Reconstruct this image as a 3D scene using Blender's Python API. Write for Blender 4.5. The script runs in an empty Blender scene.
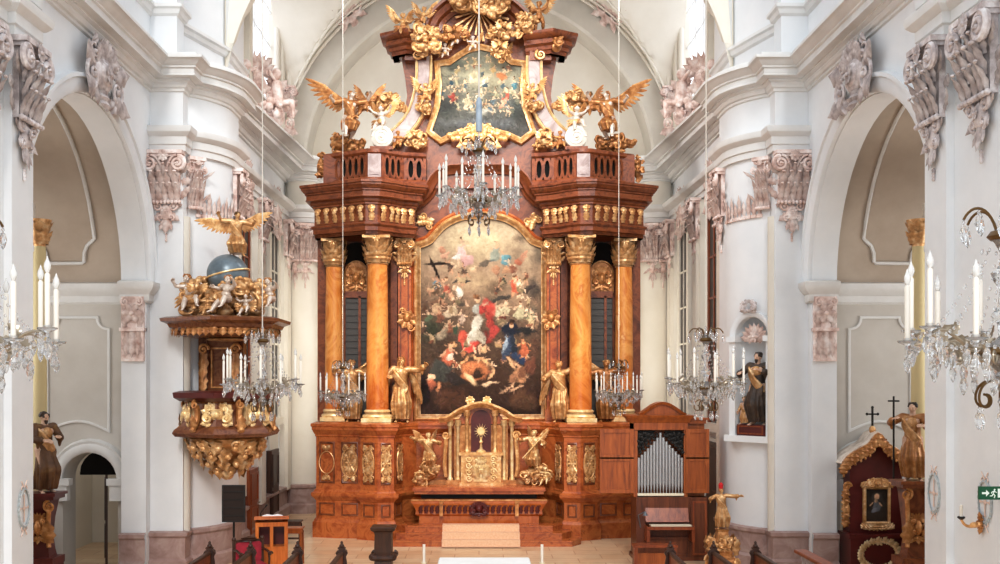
import bpy, math, random
import numpy as np
from mathutils import Vector, Matrix
PI = math.pi
sin, cos, sqrt, atan2 = math.sin, math.cos, math.sqrt, math.atan2
R = math.radians
scene = bpy.context.scene
COL = scene.collection
FPX, CX, CY, CAMZ = 1036.0, 479.0, 380.0, 4.7      # focal length, vanishing point and eye height measured on the photograph


def at(px, py, Y):
    return Vector(((px - CX) * Y / FPX, Y, CAMZ - (py - CY) * Y / FPX))


def lin(c):
    return tuple((v / 12.92 if v <= .04045 else ((v + .055) / 1.055) ** 2.4) for v in c)


def hx(s):
    return lin(tuple(int(s[i:i + 2], 16) / 255 for i in (0, 2, 4)))


# ------------------------------------------------------------------ materials
MATS = {}


def nodes(name):
    m = bpy.data.materials.new(name)
    m.use_nodes = True
    nt = m.node_tree
    b = nt.nodes['Principled BSDF']
    MATS[name] = m
    return m, nt, b


def ramp(nt, stops):
    r = nt.nodes.new('ShaderNodeValToRGB')
    el = r.color_ramp.elements
    while len(el) < len(stops):
        el.new(.5)
    for e, (p, c) in zip(el, stops):
        e.position = p
        e.color = (*c, 1)
    return r


def noise(nt, scale, detail=4, rough=.55, dist=0, coord='Object', sc=(1, 1, 1)):
    tc = nt.nodes.new('ShaderNodeTexCoord')
    mp = nt.nodes.new('ShaderNodeMapping')
    mp.inputs['Scale'].default_value = sc
    nt.links.new(tc.outputs[coord], mp.inputs[0])
    n = nt.nodes.new('ShaderNodeTexNoise')
    n.inputs['Scale'].default_value = scale
    n.inputs['Detail'].default_value = detail
    n.inputs['Roughness'].default_value = rough
    n.inputs['Distortion'].default_value = dist
    nt.links.new(mp.outputs[0], n.inputs['Vector'])
    return n


def bump(nt, b, src, strength=.2, dist=.02):
    bp = nt.nodes.new('ShaderNodeBump')
    bp.inputs['Strength'].default_value = strength
    bp.inputs['Distance'].default_value = dist
    nt.links.new(src, bp.inputs['Height'])
    nt.links.new(bp.outputs[0], b.inputs['Normal'])


def mottled(name, stops, scale, rough=.5, metal=0, detail=5, dist=0, sc=(1, 1, 1), bmp=0, spec=.5, bscale=None):
    m, nt, b = nodes(name)
    n = noise(nt, scale, detail, .6, dist, sc=sc)
    r = ramp(nt, stops)
    nt.links.new(n.outputs['Fac'], r.inputs[0])
    nt.links.new(r.outputs[0], b.inputs['Base Color'])
    b.inputs['Roughness'].default_value = rough
    b.inputs['Metallic'].default_value = metal
    b.inputs['Specular IOR Level'].default_value = spec
    if bmp:
        n2 = noise(nt, bscale or scale * 3, 3)
        bump(nt, b, n2.outputs['Fac'], bmp)
    return m


def plain(name, col, rough=.5, metal=0, spec=.5, emit=None, es=0):
    m, nt, b = nodes(name)
    b.inputs['Base Color'].default_value = (*col, 1)
    b.inputs['Roughness'].default_value = rough
    b.inputs['Metallic'].default_value = metal
    b.inputs['Specular IOR Level'].default_value = spec
    if emit:
        b.inputs['Emission Color'].default_value = (*emit, 1)
        b.inputs['Emission Strength'].default_value = es
    return m


mottled('plaster', [(.3, hx('dfe1e3')), (.62, hx('e9eaeb'))], .7, .8, detail=6, bmp=.04, bscale=14, spec=.2)
mottled('plaster_grey', [(.3, hx('bfbdb9')), (.62, hx('cfcdca'))], .8, .85, detail=6, spec=.2)
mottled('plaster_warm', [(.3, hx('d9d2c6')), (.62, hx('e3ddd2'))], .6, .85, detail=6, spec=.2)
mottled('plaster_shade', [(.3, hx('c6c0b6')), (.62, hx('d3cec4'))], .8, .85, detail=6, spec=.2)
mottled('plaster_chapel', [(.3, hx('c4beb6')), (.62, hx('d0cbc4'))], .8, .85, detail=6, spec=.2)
mottled('plaster_vault_dimmed', [(.3, hx('b5a595')), (.62, hx('c4b6a7'))], .8, .85, detail=6, spec=.2)  # dim warm light under the chapel vault, painted into its colour
mottled('moulding', [(.3, hx('d9d7d4')), (.65, hx('e4e3e1'))], 1.5, .7, spec=.25)
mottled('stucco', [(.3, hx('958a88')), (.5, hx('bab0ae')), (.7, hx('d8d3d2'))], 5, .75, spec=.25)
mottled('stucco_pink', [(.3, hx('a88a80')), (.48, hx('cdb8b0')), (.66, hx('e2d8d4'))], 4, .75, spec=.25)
mottled('dado', [(.3, hx('94766e')), (.5, hx('aa8f88')), (.72, hx('bba69f'))], 2.2, .45, detail=8, dist=1.2)
mottled('marble_red', [(.25, hx('471f10')), (.42, hx('70371c')), (.56, hx('8c4e2c')), (.66, hx('602c18')), (.8, hx('a87650'))], 1.9, .3, detail=10, dist=2.2)
mottled('marble_brown', [(.25, hx('7c3618')), (.42, hx('a6542a')), (.56, hx('be6e38')), (.66, hx('964822')), (.8, hx('d09a66'))], 1.6, .25, detail=10, dist=2.4)
mm = mottled('marble_orange', [(.24, hx('b0703c')), (.4, hx('d39a58')), (.52, hx('e3b678')), (.62, hx('c98c50')), (.72, hx('ecd0a0')), (.85, hx('b87a48'))], .85, .16, detail=9, dist=2.4, sc=(1, 1, .7))
nt = mm.node_tree
b = nt.nodes['Principled BSDF']
src = b.inputs['Base Color'].links[0].from_socket
nz = noise(nt, .9, 3)
tc = nt.nodes.new('ShaderNodeTexCoord')
sx_ = nt.nodes.new('ShaderNodeSeparateXYZ')
nt.links.new(tc.outputs['Object'], sx_.inputs[0])
ma = nt.nodes.new('ShaderNodeMath')
ma.operation = 'MULTIPLY_ADD'
ma.inputs[1].default_value = .16
ma.inputs[2].default_value = -.62
nt.links.new(sx_.outputs['Z'], ma.inputs[0])
mb_ = nt.nodes.new('ShaderNodeMath')
mb_.operation = 'MULTIPLY_ADD'
mb_.inputs[1].default_value = .45
nt.links.new(nz.outputs['Fac'], mb_.inputs[0])
nt.links.new(ma.outputs[0], mb_.inputs[2])
cr = ramp(nt, [(.12, (.7, .34, .18)), (.3, (.86, .5, .26)), (.5, (1, .8, .58)), (.8, (1, .72, .46))])
nt.links.new(mb_.outputs[0], cr.inputs[0])
mx = nt.nodes.new('ShaderNodeMixRGB')
mx.blend_type = 'MULTIPLY'
mx.inputs[0].default_value = 1
nt.links.new(src, mx.inputs[1])
nt.links.new(cr.outputs[0], mx.inputs[2])
nt.links.new(mx.outputs[0], b.inputs['Base Color'])
mottled('marble_dark', [(.25, hx('3c1c10')), (.42, hx('6a3820')), (.56, hx('845030')), (.66, hx('5a2c18')), (.8, hx('a07850'))], 2.2, .25, detail=9, dist=2.2)
mottled('marble_lilac', [(.25, hx('7d6764')), (.5, hx('a6928e')), (.75, hx('c4b4b0'))], 2, .3, detail=8, dist=2)
mottled('marble_white', [(.3, hx('d8cec0')), (.7, hx('f0e9de'))], 2, .35, detail=6, dist=1)
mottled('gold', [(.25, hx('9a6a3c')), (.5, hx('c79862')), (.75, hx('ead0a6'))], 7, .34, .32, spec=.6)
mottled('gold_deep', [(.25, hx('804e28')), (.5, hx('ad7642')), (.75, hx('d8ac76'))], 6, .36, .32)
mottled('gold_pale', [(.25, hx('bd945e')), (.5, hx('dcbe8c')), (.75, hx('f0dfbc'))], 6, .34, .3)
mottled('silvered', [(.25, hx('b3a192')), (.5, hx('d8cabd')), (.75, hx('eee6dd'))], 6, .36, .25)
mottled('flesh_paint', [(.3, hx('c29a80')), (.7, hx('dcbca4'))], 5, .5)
mottled('dark_robe', [(.3, hx('2a221e')), (.6, hx('4a3a30')), (.8, hx('6a5030'))], 4, .5, .2)
mottled('grey_globe', [(.3, hx('53606a')), (.7, hx('8a979e'))], 2, .35, .2)
mottled('wood_dark', [(.3, hx('2c1810')), (.6, hx('4a2a1a'))], 2, .45, sc=(6, 6, .8), detail=6)
mottled('wood_red', [(.3, hx('6e2c16')), (.5, hx('8e4422')), (.75, hx('a6582e'))], 1.6, .35, sc=(7, 7, .7), detail=7, dist=.6)
mottled('wood_organ', [(.3, hx('7c3a18')), (.5, hx('a0521f')), (.75, hx('b8682e'))], 1.6, .38, sc=(7, 7, .7), detail=7, dist=.6)
mottled('wood_brown', [(.3, hx('4c2414')), (.5, hx('6a341c')), (.75, hx('824626'))], 1.6, .38, sc=(7, 7, .7), detail=7, dist=.6)
mottled('brown_robe', [(.3, hx('4a3020')), (.6, hx('6e4a2c')), (.8, hx('94703c'))], 4, .5, .2)
mottled('wood_orange', [(.3, hx('b0561a')), (.55, hx('cf7228')), (.8, hx('dc8a40'))], 1.6, .4, sc=(7, 7, .7), detail=7, dist=.6)
mottled('maroon', [(.3, hx('4a1512')), (.7, hx('64201c'))], 3, .4)
mottled('red_cloth', [(.3, hx('8e1a2a')), (.7, hx('b02a3c'))], 6, .8)
mottled('white_cloth', [(.3, hx('f2f1ef')), (.7, hx('fbfbfa'))], 3, .8)
mottled('carpet', [(.3, hx('deb090')), (.7, hx('ebc6a6'))], 20, .95)
mottled('blue_grey', [(.3, hx('8896a4')), (.7, hx('b2bec8'))], 4, .5)
# crevice shade painted into the colours: hollows darker, raised edges lighter
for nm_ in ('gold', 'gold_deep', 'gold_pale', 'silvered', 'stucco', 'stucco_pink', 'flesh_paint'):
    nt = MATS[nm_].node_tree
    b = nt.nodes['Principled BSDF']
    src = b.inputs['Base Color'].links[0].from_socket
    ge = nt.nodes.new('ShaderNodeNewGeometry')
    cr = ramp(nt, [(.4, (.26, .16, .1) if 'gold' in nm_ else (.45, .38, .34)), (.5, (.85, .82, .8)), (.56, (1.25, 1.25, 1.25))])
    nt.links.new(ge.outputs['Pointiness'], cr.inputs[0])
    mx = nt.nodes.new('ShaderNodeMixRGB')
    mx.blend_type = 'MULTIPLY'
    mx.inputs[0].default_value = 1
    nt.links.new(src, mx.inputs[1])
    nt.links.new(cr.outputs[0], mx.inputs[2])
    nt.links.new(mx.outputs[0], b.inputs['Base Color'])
plain('black', hx('16120f'), .6)
plain('void', hx('0c0907'), .9)
plain('dark_panel', hx('2b1d16'), .9)
plain('louvre', hx('4a4540'), .5)
plain('bronze', hx('6e5230'), .35, .8)
plain('glass_brass', hx('a89c8a'), .22, .45)
plain('iron', hx('2a2622'), .5, .6)
plain('tin', hx('c2c4c6'), .3, .55)
plain('ivory', hx('e9dfc8'), .45)
plain('candle', hx('e8e0d4'), .5, 0, .4)
plain('wax_grey', hx('c6b8a8'), .5)
plain('sign_green', hx('0a5a38'), .45)
plain('sign_white', hx('f2fff6'), .5)
plain('paint_grey', hx('b4babb'), .8)
plain('paint_rose', hx('dfc8bb'), .8)
plain('ochre', hx('d0bf92'), .6)
plain('rope', hx('cfc8be'), .6)
plain('red', hx('c3141c'), .5)
plain('steel_grey', hx('70757a'), .4, .5)
plain('window_pane', hx('eef4fb'), .2, 0, .5, hx('f2f7ff'), 1.25)
m, nt, b = nodes('crystal')
b.inputs['Base Color'].default_value = (.86, .87, .88, 1)
b.inputs['Roughness'].default_value = .04
b.inputs['Transmission Weight'].default_value = .85
b.inputs['IOR'].default_value = 1.5
m, nt, b = nodes('bulb')
b.inputs['Base Color'].default_value = (.95, .95, .93, 1)
b.inputs['Roughness'].default_value = .1
b.inputs['Transmission Weight'].default_value = .45
# floor: pale stone slabs with warm joints
m, nt, b = nodes('floor_stone')
tc = nt.nodes.new('ShaderNodeTexCoord')
br = nt.nodes.new('ShaderNodeTexBrick')
br.inputs['Scale'].default_value = 1.0
br.inputs['Brick Width'].default_value = 1.3
br.inputs['Row Height'].default_value = .62
br.inputs['Mortar Size'].default_value = .012
br.inputs['Color1'].default_value = (*hx('e8c6a0'), 1)
br.inputs['Color2'].default_value = (*hx('f0d8b8'), 1)
br.inputs['Mortar'].default_value = (*hx('c89c72'), 1)
nt.links.new(tc.outputs['Object'], br.inputs['Vector'])
n = noise(nt, 1.2, 6, .6, 1)
mx = nt.nodes.new('ShaderNodeMixRGB')
mx.blend_type = 'MULTIPLY'
mx.inputs[0].default_value = .5
rr = ramp(nt, [(.3, hx('d2bfa8')), (.7, (1, 1, 1))])
nt.links.new(n.outputs['Fac'], rr.inputs[0])
nt.links.new(br.outputs[0], mx.inputs[1])
nt.links.new(rr.outputs[0], mx.inputs[2])
nt.links.new(mx.outputs[0], b.inputs['Base Color'])
b.inputs['Roughness'].default_value = .3
# paintings: oil colours held in a colour attribute, with a slight brush bump
m, nt, b = nodes('oil_paint')
ca = nt.nodes.new('ShaderNodeVertexColor')
ca.layer_name = 'paint'
n = noise(nt, 9, 5)
mx = nt.nodes.new('ShaderNodeMixRGB')
mx.blend_type = 'OVERLAY'
mx.inputs[0].default_value = .35
nt.links.new(ca.outputs[0], mx.inputs[1])
nt.links.new(n.outputs['Fac'], mx.inputs[2])
nt.links.new(mx.outputs[0], b.inputs['Base Color'])
b.inputs['Roughness'].default_value = .6
b.inputs['Specular IOR Level'].default_value = .15
M = MATS


# ------------------------------------------------------------------ mesh builder
class MB:
    def __init__(s):
        s.v, s.f, s.T = [], [], [Matrix.Identity(4)]

    def push(s, m):
        s.T.append(s.T[-1] @ m)
        return s

    def pop(s):
        s.T.pop()
        return s

    def add(s, vs, fs):
        o = len(s.v)
        t = s.T[-1]
        s.v += [t @ Vector(p) for p in vs]
        flip = t.determinant() < 0
        for f in fs:
            g = tuple(o + i for i in f)
            s.f.append(g[::-1] if flip else g)
        return s

    def box(s, x0, x1, y0, y1, z0, z1, bev=0):
        if bev:
            return s.prism([(x0 + bev, z0), (x1 - bev, z0), (x1, z0 + bev), (x1, z1 - bev), (x1 - bev, z1), (x0 + bev, z1), (x0, z1 - bev), (x0, z0 + bev)], y0, y1)
        v = [(x, y, z) for z in (z0, z1) for y in (y0, y1) for x in (x0, x1)]
        return s.add(v, [(0, 2, 3, 1), (4, 5, 7, 6), (0, 1, 5, 4), (1, 3, 7, 5), (3, 2, 6, 7), (2, 0, 4, 6)])

    def prism(s, pts, y0, y1):           # polygon in XZ (counter-clockwise seen from -Y), extruded along Y
        n = len(pts)
        v = [(x, y0, z) for x, z in pts] + [(x, y1, z) for x, z in pts]
        fs = [tuple(range(n)), tuple(range(2 * n - 1, n - 1, -1))]
        fs += [(i, i + n, (i + 1) % n + n, (i + 1) % n) for i in range(n)]
        return s.add(v, fs)

    def slab(s, pts, z0, z1):            # polygon in XY (counter-clockwise from above), extruded along Z
        n = len(pts)
        v = [(x, y, z0) for x, y in pts] + [(x, y, z1) for x, y in pts]
        fs = [tuple(range(n - 1, -1, -1)), tuple(range(n, 2 * n))]
        fs += [(i, (i + 1) % n, (i + 1) % n + n, i + n) for i in range(n)]
        return s.add(v, fs)

    def lathe(s, prof, n=16, cx=0, cy=0, a0=0, a1=2 * PI, sx=1, sy=1, fold=None):
        full = abs(a1 - a0 - 2 * PI) < 1e-6
        cols = n if full else n + 1
        v, fs = [], []
        for r, z in prof:
            for i in range(cols):
                a = a0 + (a1 - a0) * i / n
                rr = r * (fold(a, z) if fold else 1)
                v.append((cx + rr * cos(a) * sx, cy + rr * sin(a) * sy, z))
        for j in range(len(prof) - 1):
            for i in range(n):
                k = (i + 1) % cols
                fs.append((j * cols + i, j * cols + k, (j + 1) * cols + k, (j + 1) * cols + i))
        if full:
            if prof[0][0] > 1e-4:
                fs.append(tuple(range(cols - 1, -1, -1)))
            if prof[-1][0] > 1e-4:
                fs.append(tuple(range((len(prof) - 1) * cols, len(prof) * cols)))
        return s.add(v, fs)

    def tube(s, path, rad, n=8, closed=False, flat=1):
        pts = [Vector(p) for p in path]
        m = len(pts)
        rs = rad if isinstance(rad, (list, tuple)) else [rad] * m
        v, fs = [], []
        prev = None
        for i, p in enumerate(pts):
            if closed:
                d = pts[(i + 1) % m] - pts[i - 1]
            else:
                d = pts[min(i + 1, m - 1)] - pts[max(i - 1, 0)]
            if d.length < 1e-9:
                d = Vector((0, 0, 1))
            d.normalize()
            if prev is None:
                u = d.orthogonal().normalized()
            else:
                u = prev - d * prev.dot(d)
                u = u.normalized() if u.length > 1e-6 else d.orthogonal().normalized()
            prev = u
            w = d.cross(u)
            for k in range(n):
                a = 2 * PI * k / n
                v.append(p + (u * cos(a) + w * sin(a) * flat) * rs[i])
        for i in range(m if closed else m - 1):
            for k in range(n):
                a, b2 = i * n + k, i * n + (k + 1) % n
                j = (i + 1) % m
                fs.append((a, b2, j * n + (k + 1) % n, j * n + k))
        if not closed:
            fs.append(tuple(range(n - 1, -1, -1)))
            fs.append(tuple(range((m - 1) * n, m * n)))
        return s.add(v, fs)

    def cap(s, p, q, r1, r2, n=10):      # tapered capsule
        p, q = Vector(p), Vector(q)
        d = q - p
        L = d.length
        if L < 1e-6:
            return s.ell(p, (r1, r1, r1))
        d /= L
        pts, rs = [], []
        for k in range(4):
            a = PI / 2 * k / 4
            pts.append(p - d * r1 * cos(a))
            rs.append(max(r1 * sin(a), 1e-4))
        for k in range(3):
            pts.append(p + d * L * k / 2)
            rs.append(r1 + (r2 - r1) * k / 2)
        for k in range(1, 5):
            a = PI / 2 * k / 4
            pts.append(q + d * r2 * sin(a))
            rs.append(max(r2 * cos(a), 1e-4))
        return s.tube(pts, rs, n)

    def ell(s, c, r, n=12, m=8, rot=None):
        c = Vector(c)
        v, fs = [], []
        for j in range(m + 1):
            t = PI * j / m
            for i in range(n):
                a = 2 * PI * i / n
                p = Vector((r[0] * sin(t) * cos(a), r[1] * sin(t) * sin(a), -r[2] * cos(t)))
                if rot:
                    p = rot @ p
                v.append(c + p)
        for j in range(m):
            for i in range(n):
                k = (i + 1) % n
                fs.append((j * n + i, j * n + k, (j + 1) * n + k, (j + 1) * n + i))
        return s.add(v, fs)

    def sweep(s, path, prof, closed=False):      # path in XY, profile (offset to the left, z), mitred
        P = [Vector(p) for p in path]
        m, n = len(P), len(prof)
        v = []
        for i, p in enumerate(P):
            d0 = (p - P[i - 1]) if (i > 0 or closed) else None
            d1 = (P[(i + 1) % m] - p) if (i < m - 1 or closed) else None
            d0 = d0.normalized() if d0 is not None else d1.normalized()
            d1 = d1.normalized() if d1 is not None else d0
            n0, n1 = Vector((-d0.y, d0.x)), Vector((-d1.y, d1.x))
            k = n0 + n1
            k = k / max(.25, k.length_squared) * 2
            for o, z in prof:
                v.append((p.x + k.x * o, p.y + k.y * o, z))
        fs = []
        for i in range(m if closed else m - 1):
            j = (i + 1) % m
            for k in range(n - 1):
                fs.append((i * n + k, i * n + k + 1, j * n + k + 1, j * n + k)[::-1])
        return s.add(v, fs)

    def sweepv(s, path, prof, closed=False, y=0):   # path in XZ (front view), profile (offset left, depth towards -Y)
        P = [Vector(p) for p in path]
        m, n = len(P), len(prof)
        v = []
        for i, p in enumerate(P):
            d0 = (p - P[i - 1]) if (i > 0 or closed) else None
            d1 = (P[(i + 1) % m] - p) if (i < m - 1 or closed) else None
            d0 = d0.normalized() if d0 is not None else d1.normalized()
            d1 = d1.normalized() if d1 is not None else d0
            k = Vector((-d0.y, d0.x)) + Vector((-d1.y, d1.x))
            k = k / max(.5, k.length_squared) * 2
            for o, d in prof:
                v.append((p.x + k.x * o, y - d, p.y + k.y * o))
        fs = []
        for i in range(m if closed else m - 1):
            j = (i + 1) % m
            for k in range(n - 1):
                fs.append((i * n + k, j * n + k, j * n + k + 1, i * n + k + 1))
        if not closed:
            fs.append(tuple(range(n)))
            fs.append(tuple(range((m - 1) * n, m * n))[::-1])
        return s.add(v, fs)

    # ---- ornament pieces; local frame: X right, Z up, -Y out of the wall
    def leaf(s, p, ang, L, w, curl=.5, lift=.02, rows=7):
        """acanthus leaf: starts at p, grows in direction ang (in XZ), tip curls outwards"""
        d = Vector((cos(ang), 0, sin(ang)))
        u = Vector((-sin(ang), 0, cos(ang)))
        p = Vector(p)
        v, fs = [], []
        for j in range(rows):
            t = j / (rows - 1)
            ww = w * (sin(PI * min(1, .18 + t * .82)) ** .7) * (1 + .22 * cos(t * PI * 6)) + .002
            out = lift + L * curl * t * t * .55
            back = -L * curl * .22 * max(0, t - .75) * 4 * (t - .75) if t > .75 else 0
            for i in range(5):
                q = (i - 2) / 2
                v.append(p + d * (L * t + back) + u * (ww * q) + Vector((0, -(out + ww * .35 * (1 - q * q)), 0)))
        for j in range(rows - 1):
            for i in range(4):
                a = j * 5 + i
                fs.append((a, a + 5, a + 6, a + 1))
        return s.add(v, fs)

    def scroll(s, p, r, turns=1.6, th=.03, a0=0, dirn=1, depth=.03, n=30):
        p = Vector(p)
        pts, rs = [], []
        for i in range(n + 1):
            t = i / n
            a = a0 + dirn * turns * 2 * PI * t
            rr = r * (1 - .86 * t)
            pts.append(p + Vector((rr * cos(a), -depth - .5 * depth * t, rr * sin(a))))
            rs.append(th * (1 - .45 * t))
        s.tube(pts, rs, 6)
        return s.ell(p + Vector((0, -depth * 1.6, 0)), (r * .2, r * .2, r * .2), 8, 6)

    def rosette(s, p, r, k=6):
        p = Vector(p)
        for i in range(k):
            s.leaf(p, 2 * PI * i / k, r, r * .38, .3, .01, 5)
        return s.ell(p + Vector((0, -r * .22, 0)), (r * .22, r * .2, r * .22), 8, 6)

    def build(s, name, mat, parent=None, smooth=40, double=False):
        me = bpy.data.meshes.new(name)
        me.from_pydata(s.v, [], s.f)
        me.validate()
        o = bpy.data.objects.new(name, me)
        COL.objects.link(o)
        if mat:
            me.materials.append(M[mat] if isinstance(mat, str) else mat)
        if smooth:
            me.polygons.foreach_set('use_smooth', [True] * len(me.polygons))
            me.set_sharp_from_angle(angle=R(smooth))
        if parent:
            o.parent = parent
            if parent.type == 'EMPTY' or True:
                # vertices are given in world space of a parent that sits unrotated: shift into its frame
                pass
        return o

    def remesh(s, voxel, mat, name, parent=None, smooth_it=2):
        o = s.build('tmp', None, None, 0)
        md = o.modifiers.new('r', 'REMESH')
        md.mode = 'VOXEL'
        md.voxel_size = voxel
        if smooth_it:
            sm = o.modifiers.new('s', 'SMOOTH')
            sm.iterations = smooth_it
            sm.factor = .4
        dg = bpy.context.evaluated_depsgraph_get()
        me = bpy.data.meshes.new_from_object(o.evaluated_get(dg))
        old = o.data
        bpy.data.objects.remove(o)
        bpy.data.meshes.remove(old)
        me.name = name
        me.materials.clear()
        me.materials.append(M[mat])
        me.polygons.foreach_set('use_smooth', [True] * len(me.polygons))
        ob = bpy.data.objects.new(name, me)
        COL.objects.link(ob)
        if parent:
            ob.parent = parent
        return ob


def TR(x=0, y=0, z=0):
    return Matrix.Translation((x, y, z))


def RZ(a):
    return Matrix.Rotation(a, 4, 'Z')


def RX(a):
    return Matrix.Rotation(a, 4, 'X')


def RY(a):
    return Matrix.Rotation(a, 4, 'Y')


def SC(x, y=None, z=None):
    return Matrix.Diagonal((x, x if y is None else y, x if z is None else z, 1))


MIRX = SC(-1, 1, 1)


def tag(o, label, cat, group=None):
    o['label'] = label
    o['category'] = cat
    if group:
        o['group'] = group
    return o


def thing(name, label, cat, loc=(0, 0, 0), rz=0, group=None):
    o = bpy.data.objects.new(name, None)
    o.empty_display_size = .1
    COL.objects.link(o)
    o.location = loc
    o.rotation_euler = (0, 0, rz)
    return tag(o, label, cat, group)


def struct(o):
    o['kind'] = 'structure'
    return o


def stuff(o):
    o['kind'] = 'stuff'
    return o


def copy_tree(o, parent=None):
    c = o.copy()
    COL.objects.link(c)
    if parent:
        c.parent = parent
    for ch in list(o.children):
        copy_tree(ch, c)
    return c


def bez(p0, p1, p2, p3, n=12):
    P = [Vector(p) for p in (p0, p1, p2, p3)]
    out = []
    for i in range(n + 1):
        t = i / n
        out.append(P[0] * (1 - t) ** 3 + P[1] * 3 * t * (1 - t) ** 2 + P[2] * 3 * t * t * (1 - t) + P[3] * t ** 3)
    return out


def smooth_path(pts, k=6):
    """Catmull-Rom through the points"""
    P = [Vector(p) for p in pts]
    out = []
    for i in range(len(P) - 1):
        a, b_, c, d = P[max(i - 1, 0)], P[i], P[i + 1], P[min(i + 2, len(P) - 1)]
        for j in range(k):
            t = j / k
            out.append(.5 * ((2 * b_) + (c - a) * t + (2 * a - 5 * b_ + 4 * c - d) * t * t + (3 * b_ - a - 3 * c + d) * t ** 3))
    out.append(P[-1])
    return out
# ================================================================== THE SETTING
YA0, YA1, YAC, RA, ZS = 17.9, 24.9, 21.4, 3.5, 7.0       # side-chapel arch
RCX, RCY, RR = 8.25, 27.1, 1.8                             # rounded pier
PIER = [(RCX - RR * cos(R(t)), RCY - RR * sin(R(t))) for t in range(58, -1, -6)] + [(6.45, 27.1)]
P_NEAR = [(7.66, 3), (7.66, 16.7), (7.53, 16.7), (7.53, 17.5), (8, 17.5)]
P_FAR = [(8, 25.2), (7.2, 25.2), (7.2, 25.62)] + PIER + [(6.45, 27.8), (6.9, 27.8), (6.9, 36.9)]
ATTIC = [(8, 17.5), (8, 25.2), (7.35, 25.2), (7.35, 25.8), (7.84, 25.86), (7.74, 26.2), (7.62, 26.5), (7.46, 27.0), (7.3, 27.5), (7.15, 28.0), (7.02, 28.4), (6.95, 28.6), (6.95, 30.6)]
P_BACK = [(6.9, 36.9), (6.82, 36.9)] + [(6.3 + .55 * cos(R(a)), 36.9 - .42 * sin(R(a))) for a in range(0, 181, 15)] + [(5.6, 36.9), (0, 36.9)]
P_ALL = P_NEAR + P_FAR + P_BACK
CORN = [(0, 11.7), (.05, 11.72), (.05, 11.78), (.1, 11.8), (.14, 11.87), (.14, 11.9), (.22, 11.94), (.22, 11.98), (.4, 12.0), (.4, 12.03), (.37, 12.05), (.37, 12.17), (.42, 12.19), (.42, 12.23), (.46, 12.25), (.52, 12.31), (.58, 12.36), (.62, 12.37), (.62, 12.44), (.45, 12.47), (.45, 12.54), (0, 12.6)]
ARCH = [(0, 10.25), (.08, 10.25), (.08, 10.4), (.12, 10.42), (.12, 10.6), (.16, 10.62), (.24, 10.7), (.26, 10.78), (.26, 10.84), (0, 10.88)]


def vwall(mb, path, z0, z1):
    v, f = [], []
    for x, y in path:
        v += [(x, y, z0), (x, y, z1)]
    for i in range(len(path) - 1):
        f.append((2 * i, 2 * i + 1, 2 * i + 3, 2 * i + 2))
    mb.add(v, f)


def arch_pts(n=28, r=RA, yc=YAC, zs=ZS):
    return [(yc - r * cos(PI * i / n), zs + r * sin(PI * i / n)) for i in range(n + 1)]


TRIM = [0]


def trim(mb, mat, smooth=40):
    TRIM[0] += 1
    return struct(mb.build('trim_%d' % TRIM[0], mat, None, smooth))


floor_mb = MB()
floor_mb.add([(-14, -3, 0), (14, -3, 0), (14, 38, 0), (-14, 38, 0)], [(0, 1, 2, 3)])
struct(floor_mb.build('floor', 'floor_stone', None, 0))

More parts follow.
